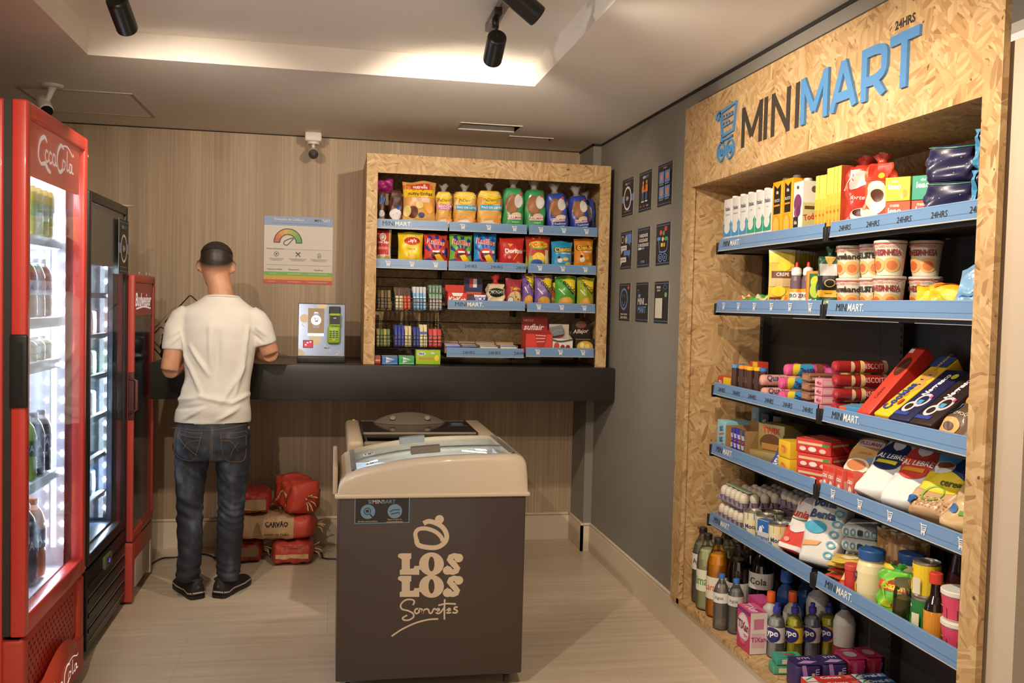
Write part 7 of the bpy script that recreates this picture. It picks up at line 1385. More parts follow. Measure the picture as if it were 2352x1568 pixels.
turned('baking_powder_tin', 'small red tin with a white word behind the mayonnaise', 'tin', [(.022, 0), (.024, .003), (.024, .080)], 'c83a34', (1.672, aty(1961, z5+.07, 1.672), z5), None, (.006, .078, .0241, None), [('t', 'Royal', .78, .60, .22, 'f0e6dc', {'b': .03, 'm': .4}), ('o', .78, .25, .08, .12, 'f0e6dc', .6)], (('lid', 'd04a44', [(.0255, .080), (.0255, .094), (.024, .097), (0, .097)]),), rotz=TURN+.5)
for k in range(5):
    pouch('soup_packet', 'flat yellow soup packet lying at the shelf joint, %s of five' % ('bottom', 'second', 'third', 'fourth', 'top')[k], 'packet', .105, .10, .008, 'e0b23a', [('r', 0, 0, 1, .3, 'c8402f' if k < 3 else 'e0c050'), ('e', .5, .55, .3, .2, 'e8d8a8'), ('t', 'Sopa', .5, .82, .12, '6a3a1e', {'b': .02})], (1.640+.004*k, 2.742, z5+.001+.0185*k), (-1.50, 0, -1.1+.12*k), 'flat soup packets', crumple=.3)
pouch('soup_packet', 'yellow and white soup packet propped in front of the mayonnaise', 'packet', .10, .10, .012, 'e0c880', [('r', 0, 0, 1, .35, 'c8402f'), ('e', .5, .25, .3, .2, 'e8983a'), ('e', .5, .65, .3, .15, 'd8b070')], (1.630, 2.722, z5), (-.9, 0, -1.0), 'flat soup packets', crumple=1)
MAY = [(.038, 0), (.043, .005), (.045, .03), (.045, .095), (.041, .118), (.034, .128), (.033, .134)]
for k, (px, X_, lb) in enumerate(((1990, 1.672, 'mayonnaise jar with a blue lid and yellow handle, the front one'), (2070, 1.745, 'mayonnaise jar with a blue lid, the back one behind the green packet'))):
    y = aty(px, z5+.07, X_); o = turned('mayonnaise_jar', lb, 'jar', MAY, 'ead9a8', (X_, y, z5), 'mayonnaise jars on the fifth shelf', (.020, .100, .0452, None), [('r', .60, .62, .86, .92, '2f4678'), ('t', "HELLMANN'S", .73, .77, .12, 'eee8dc', {'b': .02, 'm': .24}), ('e', .73, .58, .12, .10, '2f4678'), ('r', .60, .12, .86, .46, 'e8c63c'), ('t', 'mayonesa', .73, .36, .08, '6a5a2a', {'m': .2}), ('e', .70, .2, .05, .10, 'd8c8a0')], (('lid', '2c5490', [(.035, .132), (.040, .134), (.041, .160), (.039, .164), (0, .164)]),), rotz=TURN+.75)
    c = B(); c.tube([(.030, -.030, .122), (.052, -.048, .118), (.066, -.058, .085), (.066, -.058, .045), (.055, -.048, .020), (.034, -.030, .018)], [.010, .013, .015, .015, .014, .010], M('e6c83a', .4, coat=.3), 14); h_ = c.build('handle', o, label='yellow moulded handle'); h_.rotation_euler = (0, 0, .55)
softpack('seasoning_bag', 'bright green seasoning bag with a red name band at the shelf front', 'bag', .10, .125, .035, '6fc23a', [('r', .08, .52, .94, .76, 'd8482c'), ('t', 'Sazon', .5, .64, .17, 'f0e23c', {'b': .04, 'm': .8}), ('o', .55, .50, .42, .36, 'b8dc4a', .86), ('e', .3, .22, .16, .10, 'c8dc3c'), ('e', .5, .16, .10, .08, 'b8402f'), ('e', .66, .24, .10, .07, '3a6a2a')], (1.632, aty(2036, z5+.03, 1.635), z5), (-.15, 0, -.95), None, neck=('3fa03a', .02, .07), crumple=1.8)
b = B(); b.lathe([(.030, 0), (.033, .004), (.033, .085), (.029, .098), (.029, .112)], PET, n=20); b.lathe([(.0, .002), (.0315, .003), (.0315, .072), (0, .072)], M('5a5a2c', .3), n=20)
o = finish(b, 'olive_jar', 'glass jar of green olives with an olive-green lid', 'jar', (1.665, aty(2092, z5+.06, 1.665), z5), (0, 0, 0), None); c = B(); c.lathe([(.031, .108), (.031, .124), (0, .125)], M('6a6446', .4), n=20); c.build('lid', o)
CAN = [(.036, 0), (.0375, .002), (.0375, .005), (.0365, .008), (.0365, .036), (.0372, .038), (.0365, .040), (.0365, .052), (.0372, .054), (.0365, .056), (.0365, .068), (.0372, .070), (.0365, .072), (.0365, .094), (.0375, .097), (.0375, .101), (.036, .101), (.035, .097), (0, .097)]
for k, (c, c2, lb, z2, px) in enumerate((('2f7a3c', '4fa03c', 'green pea can under the yellow corn can', 0, 2122), ('e6c82a', 'f0dc4a', 'yellow corn can on top of the green pea can', .1015, 2126))):
    turned('vegetable_can', lb, 'can', CAN, M('b9b0a0', .3, .8), (1.668, aty(2124, z5+.08, 1.668), z5+z2+.0002), 'vegetable cans on the fifth shelf', (.009, .093, .0373, c), [('t', 'Predilecta', .72, .80, .14, 'd8402f' if k else 'e8dcd8', {'b': .03, 'm': .3}), ('r', .60, .50, .85, .66, '3f8a3c'), ('t', 'milho' if k else 'ervilha', .72, .58, .10, 'f0ecdc', {'m': .2}), ('e', .72, .24, .14, .22, c2), *[('e', .62+.03*(j % 7), .14+.09*(j//7), .012, .04, 'f0c832' if k else '7ac050') for j in range(21)], ('r', .90, .05, .98, .6, 'd8d0b0')], rotz=TURN+.75)
turned('vegetable_can', 'third vegetable can, at the back beside the frame', 'can', CAN, M('b9b0a0', .3, .8), (1.76, 2.17, z5+.1), 'vegetable cans on the fifth shelf', (.009, .093, .0373, 'b8b83a'), [('r', .6, .0, .9, .4, '3f8a3c')], rotz=TURN+.75)
turned('vegetable_can', 'fourth vegetable can, lower one at the back beside the frame', 'can', CAN, M('b9b0a0', .3, .8), (1.76, 2.17, z5-.0015), 'vegetable cans on the fifth shelf', (.009, .093, .0373, '3f8a3c'), rotz=TURN)
SOY = [(.026, 0), (.028, .004), (.028, .085), (.024, .105), (.014, .125), (.012, .160)]
for k, (X_, y, lb) in enumerate(((1.640, aty(2152, z5+.06, 1.640), 'soy sauce bottle with a red cap and orange label, front one'), (1.72, 2.168-.03, 'soy sauce bottle with a red cap, back one beside the frame'))):
    if k == 1: y = 2.095
    turned('soy_sauce_bottle', lb, 'bottle', SOY, M('1f1512', .12, coat=.8), (X_, y, z5), 'soy sauce bottles', (.008, .084, .0282, 'd8902f'), [('r', 0, .9, 1, 1, 'e8b04a'), ('r', .6, .1, .8, .6, 'e8a83c'), ('e', .70, .75, .08, .10, '5a7a2c')], (('cap', 'd2402f', [(.015, .158), (.018, .160), (.018, .186), (.016, .188), (0, .188)]),), rotz=TURN+.7)
TUB = [(.040, 0), (.042, .003), (.047, .066), (.048, .068)]
for k in range(2):
    turned('dessert_tub', 'white tub with a pink label at the right end, %s one' % ('lower', 'upper')[k], 'tub', TUB, 'd8ccb0', (1.668, aty(2183+3*k, z5+.05, 1.668)-.004, z5+k*.0815), 'dessert tubs on the fifth shelf', (.004, .064, .0424, 'd8486a', .0472), [('r', 0, .0, 1, .48, '6a3a34'), ('t', 'Oba!', .70, .76, .26, 'f0e6dc', {'b': .03, 'm': .2}), ('e', .70, .30, .12, .26, '5a2f2a'), ('e', .66, .36, .05, .12, '5f8a3c'), ('e', .76, .24, .05, .12, '8e4a3a'), ('r', .60, .50, .85, .54, 'c8b83a')], (('lid', 'e2dccf', [(.0495, .066), (.051, .068), (.051, .078), (.049, .080), (0, .080)]),), rotz=TURN+.8)
# --- floor of the niche
z0 = NS[0]
def nbottle(px, X_, h, r, liq, lab, cap, lb, txt=None, tint=1, grp='large drink bottles on the niche floor', lv=.80, lz=(.40, .64), nm='drink_bottle', kind='tall', cat='bottle'):
    y = min(aty(px, z0+h*.4, X_), 3.918-r); o = drink(kind, nm, lb, cat, X_, y, z0, h, r, liq, lab, cap, txt, grp, tint, lv, lz); o.rotation_euler = (0, 0, TURN+.7); return o
nbottle(1603, 1.64, .335, .044, None, 'dcd6cc', '26221f', 'clear tall bottle with a black cap, farthest on the niche floor', ('Agua', '4a4a4a'), lz=(.45, .66))
nbottle(1622, 1.625, .330, .045, 'c8c89a', 'e2dece', '26221f', 'pale lime drink bottle with a black cap', ('limao', '5a9a3c'), lz=(.26, .54))
nbottle(1650, 1.635, .335, .047, 'e8951f', 'e6dccb', '26221f', 'bright orange drink bottle with a black cap', ('Laranja', 'e07a2a'), lz=(.24, .52))
nbottle(1640, 1.74, .335, .045, None, 'dcd6cc', '26221f', 'clear tall bottle with a black cap, standing behind', lz=(.45, .66))
nbottle(1668, 1.73, .330, .045, 'b9b98a', 'dcd8c8', '26221f', 'greenish drink bottle with a black cap, standing behind')
nbottle(1693, 1.69, .330, .047, '1f1310', 'c9c4ba', '26221f', 'black cola bottle beside the orange drink', ('Cola', '3a3a3a'), lz=(.28, .52))
nbottle(1722, 1.79, .330, .047, '2a2a26', 'c9c4ba', '26221f', 'dark drink bottle with a pale label at the back', lz=(.45, .62))
nbottle(1746, 1.76, .330, .050, '181412', 'd0cbc0', '26221f', 'dark drink bottle with a pale label, nearest of the back row', ('Cola', '3a3a3a'), lz=(.50, .70))
nbottle(1656, 1.585, .225, .032, None, 'dcd6cf', '3a72c0', 'small water bottle with a blue cap, at the very front', ('Agua', '7a7f88'), lz=(.50, .68), grp='small water bottles on the niche floor')
nbottle(1689, 1.625, .220, .032, None, 'cfc9c2', '3a72c0', 'small water bottle with a blue cap, beside the orange drink', ('Agua', '7a7f88'), lz=(.52, .70), grp='small water bottles on the niche floor')
TX = [('e', .5, .55, .46, .34, 'e6dade'), ('o', .5, .55, .46, .34, 'c8c4cc', .86), ('t', 'TiXan', .5, .58, .22, '8a2c40', {'b': .04, 'm': .84}), ('t', 'ype', .68, .36, .10, 'd8486a'), ('r', 0, .92, 1, 1, '7a3a7a'), ('e', .5, .2, .2, .06, 'd8607a')]
carton('washing_powder_box', 'pink and white washing powder box with a large name in an oval, at the front', 'box', .115, .160, .070, 'c83a64', TX, (1.575, 3.300, z0), (0, 0, TURN), 'washing powder boxes', sidec='ddd2c8', topc='d85a8a', top=[('s', [(.05, .4), (.95, .7)], .2, 'a03a7a'), ('t', 'TiXan', .5, .4, .5, 'f0dce4')], side=[('r', .1, .15, .9, .5, 'd8b0b8'), ('r', .2, .6, .8, .85, 'c87a94'), ('t', 'TiXan', .5, .35, .12, 'a03a6a')])
carton('washing_powder_box', 'second pink washing powder box, deeper in the niche behind the first', 'box', .070, .160, .115, 'b8386a', [], (1.700, 3.345, z0), (0, 0, 0), 'washing powder boxes', sidec='d0c4bc', topc='c84a86')
def cleaner(px, X_, h, r, c, lab, cap, lb, art=(), grp=None, neck=.35, nm='detergent_bottle', solid=True, lz=(.30, .58), capr=.45):
    y = px; k = h
    pf = [(r*.85, 0), (r, .02*k), (r*.98, .20*k), (r*.93, .33*k), (r, .50*k), (r, .62*k), (r*.82, .72*k), (r*neck, .80*k), (r*neck, .84*k)]
    if not solid:
        t_ = thing(nm, lb, 'bottle', (X_, y, z0+.0006), (0, 0, TURN+.7), grp); b = B(); b.lathe(pf, PET, n=22); b.lathe([(q[0]*.96, q[1]+.001) for q in pf[:7]], M(c, .1, coat=.7), n=22); b.build('bottle_body', t_)
        b = B(); A_ = 2*PI*r/((lz[1]-lz[0])*k); f = lambda u, v, q: ((r*1.01+.0004*q)*math.sin(u*2*PI), -(r*1.01+.0004*q)*math.cos(u*2*PI), (lz[0]+v*(lz[1]-lz[0]))*k); b.flat(grid2d(0, 0, 1, 1, 22), f, M(lab, .4), 0); art_on(b, f, A_, art, 1); b.build('label', t_)
        b = B(); b.lathe([(r*capr, .82*k), (r*capr*1.05, .83*k), (r*capr, .92*k), (r*capr*.6, .93*k), (r*capr*.6, k), (0, k)], M(cap, .4), n=16); b.build('cap', t_); return t_
    return turned(nm, lb, 'bottle', pf, c, (X_, y, z0), grp, (lz[0]*k, lz[1]*k, r*1.0, lab) if lab else None, art, (('cap', cap, [(r*capr, .82*k), (r*capr*1.08, .84*k), (r*capr*1.08, .96*k), (r*capr, k), (0, k)]),), rotz=TURN+.7)
YP = [('e', .52, .5, .16, .50, '2f2a6a'), ('t', 'ype', .52, .52, .42, 'f0ecec', {'b': .03, 'm': .28}), ('e', .98, .5, .16, .50, '2f2a6a'), ('t', 'ype', .98, .52, .42, 'f0ecec', {'b': .03, 'm': .28}), ('r', .70, .15, .84, .85, 'c8c4d0')]
for k, (px, X_, c, lab, lb) in enumerate(((3.215, 1.668, 'b4b6b0', 'ddd6d4', 'grey washing-up liquid, leftmost of the front four'), (3.205, 1.737, 'c8c04a', 'e6b82f', 'yellow-green washing-up liquid with yellow label, second of the front four'), (3.200, 1.806, '9294a8', 'd8c8d4', 'lilac-grey washing-up liquid with pale pink label, third of the front four'), (3.200, 1.875, 'b8b03c', 'd89a2f', 'olive yellow washing-up liquid with orange label, rightmost of the front four'))):
    cleaner(px, X_, .205, .032, c, lab, '3a3a9a', lb, YP, 'washing-up liquid bottles', solid=False)
for k, (px, X_, lb) in enumerate(((3.300, 1.686, 'grey bottle with an orange cap behind the detergents, left one'), (3.292, 1.772, 'grey bottle with an orange cap behind the detergents, right one'))): cleaner(px, X_, .222, .036, 'b4b0a8', None, 'e0602a', lb, (), 'orange-capped bottles', capr=.42, nm='softener_bottle')
for k, (px, X_, lb) in enumerate(((3.400, 1.800, 'dark blue cleaner bottle at the back, left one'), (3.400, 1.886, 'dark blue cleaner bottle at the back, right one'))): cleaner(px, X_, .275, .036, '28457c', None, '2c5fae', lb, (), 'blue cleaner bottles', capr=.60, nm='cleaner_bottle')
for k, (px, X_, lb) in enumerate(((3.290, 1.880, 'large white bleach bottle with a navy cap behind the detergents'), (3.110, 1.886, 'white bleach bottle with a navy cap, nearest one'))): cleaner(px, X_, (.285, .255)[k], .046-.006*k, 'cfc8c0', '8e3a3a' if k else None, '2a2f6e', lb, (), 'white bleach bottles', capr=.40, neck=.33, nm='bleach_bottle', lz=(.1, .3))
for k, (dx, z2, c, cn) in enumerate(((0, 0, '4f9a7a', 'green'), (.012, .0315, '3f9a84', 'teal'))):
    carton('soap_bar_pack', '%s soap pack lying in front of the purple packs' % cn, 'soap', .095, .030, .060, c, [('r', .2, .2, .8, .8, 'e0d8b0')], (1.625+dx, 3.045, z0+z2), (0, 0, -.15), 'soap packs on the niche floor', topc=c, top=[('e', .6, .5, .22, .3, '2f6a4a'), ('t', 'Palm', .45, .6, .26, 'c8483a', {'b': .03})], bev=.004)
PU = [('b', [(.35, .0), (.6, 0), (.35, 1), (.2, 1)], 'b88ac8'), ('r', .60, .0, .72, .7, 'd8c4b8'), ('t', 'Sym', .82, .6, .3, 'b8a8d8', {'r': PI/2})]
for k, (X_, lb) in enumerate(((1.628, 'purple sanitary pad pack, the left one'), (1.728, 'purple sanitary pad pack, the right one'))):
    carton('pad_pack', lb, 'pack', .094, .095, .085, '3a2a5e', PU, (X_, 2.890, z0), (0, 0, -.04), 'purple packs on the niche floor', topc='38285a', top=[('b', [(.1, .2), (.5, .5), (.95, .35), (.6, .15)], 'b08ac0'), ('t', 'SYM', .55, .72, .22, 'c8c4dc', {'b': .01})], bev=.014)
for k, (X_, yy, c, c2, lb) in enumerate(((1.817, 2.905, 'd0386a', 'e86a94', 'bright pink wrapped pack beside the purple ones'), (1.893, 2.915, 'a02840', 'b84a5a', 'dark red wrapped pack at the back of the niche floor'))):
    carton('pad_pack', lb, 'pack', .076 if k == 0 else .068, .10, .10, c, [('r', .3, .1, .5, .9, c2), ('s', [(.6, .2), (.9, .8)], .06, '7a4a9a')], (X_, yy, z0), (0, 0, -.02), 'pink and red packs on the niche floor', topc=c, top=[('e', .5, .5, .3, .25, 'e0d4dc' if k == 0 else 'a88a8a'), ('s', [(.2, .8), (.5, .85), (.8, .8)], .05, '5fb84a' if k == 0 else '6a3a3a')], bev=.014)
for r_ in range(2):
    for k in range(3):
        for q in range(2):
            c = 'c8382e' if q == 0 else '2c4f86'; nm = ('red and white toothpaste box', 'blue toothpaste box')[q]
            carton('toothpaste_box', '%s, %s layer, %s row' % (nm, ('lower', 'upper')[r_], ('back', 'middle', 'front')[k]), 'toothpaste', (.180, .120)[q], .034, .042, c, [('r', 0, 0, .20, 1, 'dcd8d0'), ('t', ('Colgate', 'Oral-B')[q], .6, .5, .6, 'f0ece8', {'b': .03})], ((1.668, 1.822)[q], 2.815-.046*k, z0+r_*.0355), (0, 0, -.02), 'toothpaste boxes on the niche floor', topc=c, top=[('r', 0, 0, .22, 1, 'dcd8d0'), ('s', [(.02, .3), (.12, .6), (.24, .9)], .16, '3f9a6a'), ('t', ('Colgate', 'Oral-B')[q], .55, .5, .56, 'f0ece8', {'b': .03}), ('r', .84, .2, .97, .8, 'd86a5a' if q == 0 else '6a8fc0')], sidec=c)
b = B(); b.box(-.03, .03, 0, .002, 0, .08, M('6a8a98', .4)); finish(b, 'price_card', 'pale blue card standing behind the dark red pack', 'card', (1.90, 3.035, z0), (0, 0, -.3), None)

# ================================================================ WALL POSTERS (3 x 3 on the grey wall)
PW, BLP, ORG = '#e6e0d8'[1:], '6b93c4', 'd8803a'
cols_ = [(at(1427, 500, X=1.578).y+at(1454, 500, X=1.578).y)/2, (at(1466, 500, X=1.578).y+at(1495, 500, X=1.578).y)/2, (at(1509, 500, X=1.578).y+at(1541, 500, X=1.578).y)/2]
rows_ = [2.102, 1.812, 1.528]
def txt(s, u, v, h, c, m=.9, b=.01, **k): return ('t', s, u, v, h, c, dict(m=m, b=b, **k))
ART = {
 (0, 0): ('black sign with a white circle reading 18+ on a blue band', 'AGE'),
 (0, 1): ('black sign with two orange-clothed figures shaking hands', [txt('MINI', .40, .86, .07, PW), txt('MART', .64, .86, .07, BLP), *[q for x in (.34, .64) for q in (('e', x, .72, .05, .05, 'd8a080'), ('b', [(x-.10, .48), (x-.08, .66), (x+.08, .66), (x+.10, .48)], ORG), ('s', [(x-.04, .48), (x-.05, .26)], .06, '4a6a88'), ('s', [(x+.04, .48), (x+.05, .26)], .06, '4a6a88'), ('r', x-.10, .23, x+.10, .26, PW))], ('s', [(.34, .60), (.49, .50), (.64, .60)], .05, ORG), ('e', .5, .13, .04, .03, 'd8403a'), txt('respeito', .24, .13, .035, PW, .3), txt('lealdade', .76, .13, .035, PW, .3)]),
 (0, 2): ('black sign with four small blue pictures', [txt('MINIMART', .5, .90, .035, PW, .5)]+[q for x in (.12, .54) for y in (.18, .54) for q in (('r', x, y, x+.34, y+.28, '5f8fd0'), ('e', x+.17, y+.15, .10, .09, 'd88a6a'), ('r', x+.02, y-.04, x+.3, y-.02, 'a8a49c'))]),
 (1, 0): ('black sign with blue and white speech bubbles', [('r', .42, .68, .96, .92, '5f88c8'), ('b', [(.7, .68), (.86, .68), (.86, .60)], '5f88c8'), ('o', .18, .80, .12, .10, PW, .8), ('e', .5, .78, .10, .09, 'd8b8a0'), ('r', .06, .50, .58, .63, PW), ('b', [(.1, .5), (.25, .5), (.1, .40)], PW), ('r', .34, .36, .90, .49, '5f88c8'), ('b', [(.75, .36), (.85, .36), (.85, .27)], '5f88c8'), ('r', .06, .18, .58, .32, PW), ('b', [(.08, .18), (.22, .18), (.08, .08)], PW), ('s', [(.12, .57), (.5, .57)], .015, '6a6a6a'), ('s', [(.12, .25), (.5, .25)], .015, '6a6a6a')]),
 (1, 1): ('black sign with three bold white lines of words', [txt('VARIEDADES', .48, .80, .085, PW, .80, .03), txt('FACILIDADES', .48, .68, .085, PW, .80, .03), txt('COMODIDADES', .48, .56, .085, PW, .84, .03), ('r', .10, .45, .34, .50, PW), ('r', .36, .45, .60, .50, BLP), ('e', .35, .14, .03, .03, BLP), ('r', .44, .11, .52, .17, BLP), ('r', .56, .11, .64, .17, BLP)]),
 (1, 2): ('black sign with coloured groceries above a blue trolley', [('e', .34, .78, .10, .06, 'd8503a'), ('e', .68, .86, .10, .06, 'c8403a'), ('e', .55, .76, .08, .06, '3f9a5a'), ('r', .10, .60, .34, .68, '5a8fd0'), ('e', .5, .62, .08, .05, 'e0c89a'), ('e', .74, .62, .14, .05, '4fa05a'), ('r', .38, .44, .52, .53, 'd8c83a'), ('e', .62, .48, .08, .05, 'e08a4a'), ('s', [(.2, .66), (.3, .40), (.34, .32), (.78, .34), (.88, .62)], .03, BLP), ('o', .38, .18, .15, .10, BLP, .78), ('o', .70, .18, .15, .10, BLP, .78), ('o', .38, .18, .06, .04, BLP, .5), ('o', .70, .18, .06, .04, BLP, .5)]),
 (2, 0): ('black sign with a blue smiling face', [('o', .44, .58, .34, .30, '5f88b8', .80), ('s', [(.34, .70), (.34, .62)], .035, '5f88b8'), ('s', [(.52, .70), (.52, .62)], .035, '5f88b8'), ('s', [(.28, .52), (.44, .40), (.60, .52)], .035, '5f88b8'), ('e', .84, .88, .09, .05, 'd8503a'), txt('SORRIA, VOCE ESTA', .5, .17, .055, PW, .86, .02), txt('SENDO FILMADO', .5, .09, .055, PW, .8, .02)]),
 (2, 1): ('black sign reading MINI MART in large letters', [txt('MINI', .42, .52, .17, PW, .62, .01), txt('MART', .52, .31, .17, BLP, .78, .02), ('r', .76, .44, .92, .46, PW), ('s', [(.14, .80), (.22, .80), (.28, .68), (.42, .68)], .02, BLP), ('r', .22, .62, .40, .70, BLP)]),
 (2, 2): ('black sign with a pale square panel and a green dot', [txt('PRECISA', .30, .86, .055, PW, .4, .02), txt('AJUDAR?', .30, .78, .055, PW, .4, .02), ('o', .76, .86, .13, .06, '5a7fae', .8), ('e', .82, .68, .09, .06, '6fae7a'), ('r', .10, .12, .60, .60, 'cfc4b4')])}
for (r_, c_), (lb, art) in ART.items():
    b = B(); fn = poster_frame(b, .200, .205)
    if art == 'AGE': age_art(b, fn, .97)
    else: art_on(b, fn, .97, art, 2)
    o = b.build('wall_sign', loc=(1.5795, cols_[c_], rows_[r_]), rot=(0, 0, -PI/2)); tag(o, lb+', on the grey wall', 'sign', 'nine small black signs on the grey wall')
# ---- large poster on the laminate wall
b = B(); W_, H_ = .404, .404; fn = lambda u, v, k: ((u-.5)*W_, -.0012-.0003*k, (v-.5)*H_); asp = 1
b.box(-W_/2, W_/2, -.001, 0, -H_/2, H_/2, M('d8cfc4', .4)); art_on(b, fn, 1, [('r', 0, .865, 1, 1, '8ea4cc'), ('r', 0, .12, 1, .178, '7fb350'), ('r', 0, .06, 1, .12, 'd8a83a'), ('r', 0, .0, 1, .06, 'cc5540'),
  txt('Pontuação de Confiança', .36, .955, .040, 'e8ddd0', .62, .02), txt('MINI', .78, .955, .036, '3a3a44', .2), txt('MART', .895, .955, .036, 'e8ddd0', .2, .02), ('s', [(.12, .90), (.9, .895)], .006, '6f82a8')], 1)
cols5 = ['cc5a3c', 'd4743c', 'd8943c', 'd4ac40', 'b4b040', '94b048', '74a84c', '64a04c']
for i, c in enumerate(cols5): b.flat(ell2d(.345, .615, .195, .195, 5, 1, PI-(i+1)*PI/8, PI-i*PI/8, .62), fn, M(c, .4), 9)
DKL = M('4a3f3c', .5)
for r in (.202, .118): b.flat(stroke2d([(.345+r*math.cos(a*PI/24), .615+r*math.sin(a*PI/24)) for a in range(25)], .012), fn, DKL, 12)
for x in (.185, .505): b.flat(stroke2d([(x-.045, .612), (x+.045, .612)], .012), fn, DKL, 12)
b.flat(stroke2d(smooth([(.425, .685), (.30, .635), (.29, .585), (.33, .575), (.36, .60)], 5, True)+[(.425, .685)], .011), fn, DKL, 13)
def P2(pts, wd=.006, c=DKL): b.flat(stroke2d(pts, wd), fn, c, 12)
P2([(.18+.035*math.cos(a*PI/3+.5), .44+.035*math.sin(a*PI/3+.5)) for a in range(7)]); b.flat(ell2d(.18, .44, .012, .012, 10, 1), fn, DKL, 13)
P2([(.46, .41), (.53, .47)], .010); P2([(.53, .41), (.46, .47)], .010); P2([(.465, .475), (.495, .45), (.525, .475)]); P2([(.785, .40), (.785, .45), (.805, .465), (.825, .45), (.825, .40), (.785, .40)]); P2([(.795, .42), (.815, .435)])
GT_ = M('a8968a', .5)
for x, w_ in ((.18, .11), (.49, .13), (.80, .13)):
    for k in range(3): P2([(x-w_*(1-.15*k), .375-.014*k), (x+w_*(1-.15*k), .375-.014*k)], .004, GT_)
for v in (.515, .28): P2([(.03, v), (.97, v)], .0025, GT_)
put_text(b, fn, 'Como ela funciona?', .16, .52, .022, M('8a7a70'), 1, 0, .26, 12)
for s_, x in (('Pontuacao de confianca', .16), ('Faturamento', .44), ('Beneficios', .80)): put_text(b, fn, s_, x, .215, .022, M('7a5a54'), 1, 0, .22, 12)
for v, c in ((.148, 'c8dcb0'), (.03, 'e8b8a8')):
    for x, w_ in ((.12, .05), (.44, .10), (.79, .15)): P2([(x-w_, v), (x+w_, v)], .008, M(c, .5))
o = b.build('confidence_poster', loc=(-.209, YB-.0005, 1.792)); tag(o, 'square poster with a coloured gauge and green, yellow and red stripes on the laminate wall', 'poster')

# ================================================================ SELF-CHECKOUT KIOSK
t = thing('checkout_kiosk', 'self-checkout terminal with a screen and a green card reader on the counter', 'kiosk', (-.058, 5.20, 1.1535), (0, 0, 0))
b = B(); BK2 = M('221f1e', .35); w_, h_, dd = .255, .325, .15
v = [(-w_/2, 0, .035), (w_/2, 0, .035), (w_/2, .045, h_), (-w_/2, .045, h_), (-w_/2, dd, .035), (w_/2, dd, .035), (w_/2, dd, h_), (-w_/2, dd, h_)]
b.add(v, [(0, 1, 2, 3), (5, 4, 7, 6), (1, 5, 6, 2), (4, 0, 3, 7), (3, 2, 6, 7), (4, 5, 1, 0)], BK2); b.box(-w_/2-.002, w_/2+.002, -.010, dd, 0, .035, M('2c2826', .3), .004); b.build('housing', t, label='black housing')
fk = lambda u, v, k: (-w_/2+.004+u*(w_-.008), -.0012-.0003*k+.045*((.038+v*(h_-.043)-.035)/(h_-.035)), .038+v*(h_-.043)); ak = (w_-.008)/(h_-.043)
b = B(); b.flat(grid2d(0, 0, 1, 1, 2), fk, M('8f9cb8', .22, .55), 0); TN = M('d3c29e', .4)
for cu, cv, r in ((.12, .72, .085), (.36, .32, .115), (.0, .0, .13), (.50, .99, .10)):
    vs, fs = ell2d(cu, cv, r/ak, r, 24, 3); vs = [(min(max(x, 0), 1), min(max(y, 0), 1)) for x, y in vs]; b.flat((vs, fs), fk, TN, 1)
for p_ in ([(.06, .62), (.12, .56)], [(.86, .11), (.92, .04)], [(.80, .02), (.86, .06)], [(.84, .02), (.88, .055)]): b.flat(stroke2d(p_, .010, ak), fk, TN, 2)
put_text(b, fk, 'MINI', .62, .155, .035, M('5a5660'), ak, .01, k=3); put_text(b, fk, 'MART', .66, .105, .035, TN, ak, .02, k=3)
for g in cart2d(.57, .20, .04, ak): b.flat(g, fk, TN, 3)
b.build('front_panel', t, label='blue-grey front panel with cream dots')
b = B(); b.flat(grid2d(.20, .43, .55, .92, 1), fk, M('8a7458', .2, emit=.35), 4); b.flat(grid2d(.20, .385, .55, .435, 1), fk, M('f0f0f4', .3, emit=1.1), 5); b.flat(ell2d(.375, .69, .095/ak, .095, 26, 1), fk, M('ffffff', .3, emit=1.2), 5)
for g in cart2d(.375, .69, .09, ak, .13): b.flat(g, fk, M('5a4a3a'), 6)
put_text(b, fk, 'MINI', .375, .835, .026, M('e8eef8', emit=.8), ak, .02, k=6); put_text(b, fk, 'MARKET', .38, .805, .022, M('8fb0e0', emit=.6), ak, .02, k=6)
for s_, v in (('Toque na tela para', .575), ('iniciar a compra', .55)): put_text(b, fk, s_, .38, v, .016, M('a8c4ec', emit=.5), ak, .02, maxw=.24, k=6)
b.build('screen', t, label='brown lit screen with a white cart circle')
b = B(); b.flat(grid2d(.10, .15, .32, .30, 1), fk, M('3a0c18', .3), 4); b.flat(grid2d(.115, .165, .305, .285, 1), fk, M('b01a3c', .2, emit=.7), 5)
for q in ((.20, .25), (.26, .265), (.16, .21)): b.flat(ell2d(*q, .02, .012, 10, 1), fk, M('ff8aa0', emit=4), 6)
b.build('scanner_window', t, label='red scanner window')
b = B(); c = fk(.78, .90, 0); b.box(c[0]-.031, c[0]+.031, c[1]-.022, c[1]+.004, c[2]-.024, c[2]+.018, BK2, .004); f = lambda u, v, k: (c[0]-.026+u*.052, c[1]-.0222-.0003*k, c[2]-.020+v*.034); b.flat(grid2d(0, 0, 1, 1, 1), f, M('1a1413', .12, coat=1), 0); b.build('camera_unit', t)
b = B(); rx = lambda vs: vs; GRN = M('8fb52e', .4, coat=.3); cx, cz, y0_ = .070, .195, fk(.5, .55, 0)[1]
b.box(cx-.031, cx+.033, y0_-.034, y0_-.004, cz-.002, cz+.078, GRN, .008); b.box(cx-.038, cx+.030, y0_-.046, y0_-.014, cz-.088, cz+.006, GRN, .012); b.box(cx-.02, cx+.02, y0_-.015, y0_+.02, cz-.06, cz+.04, BK2)
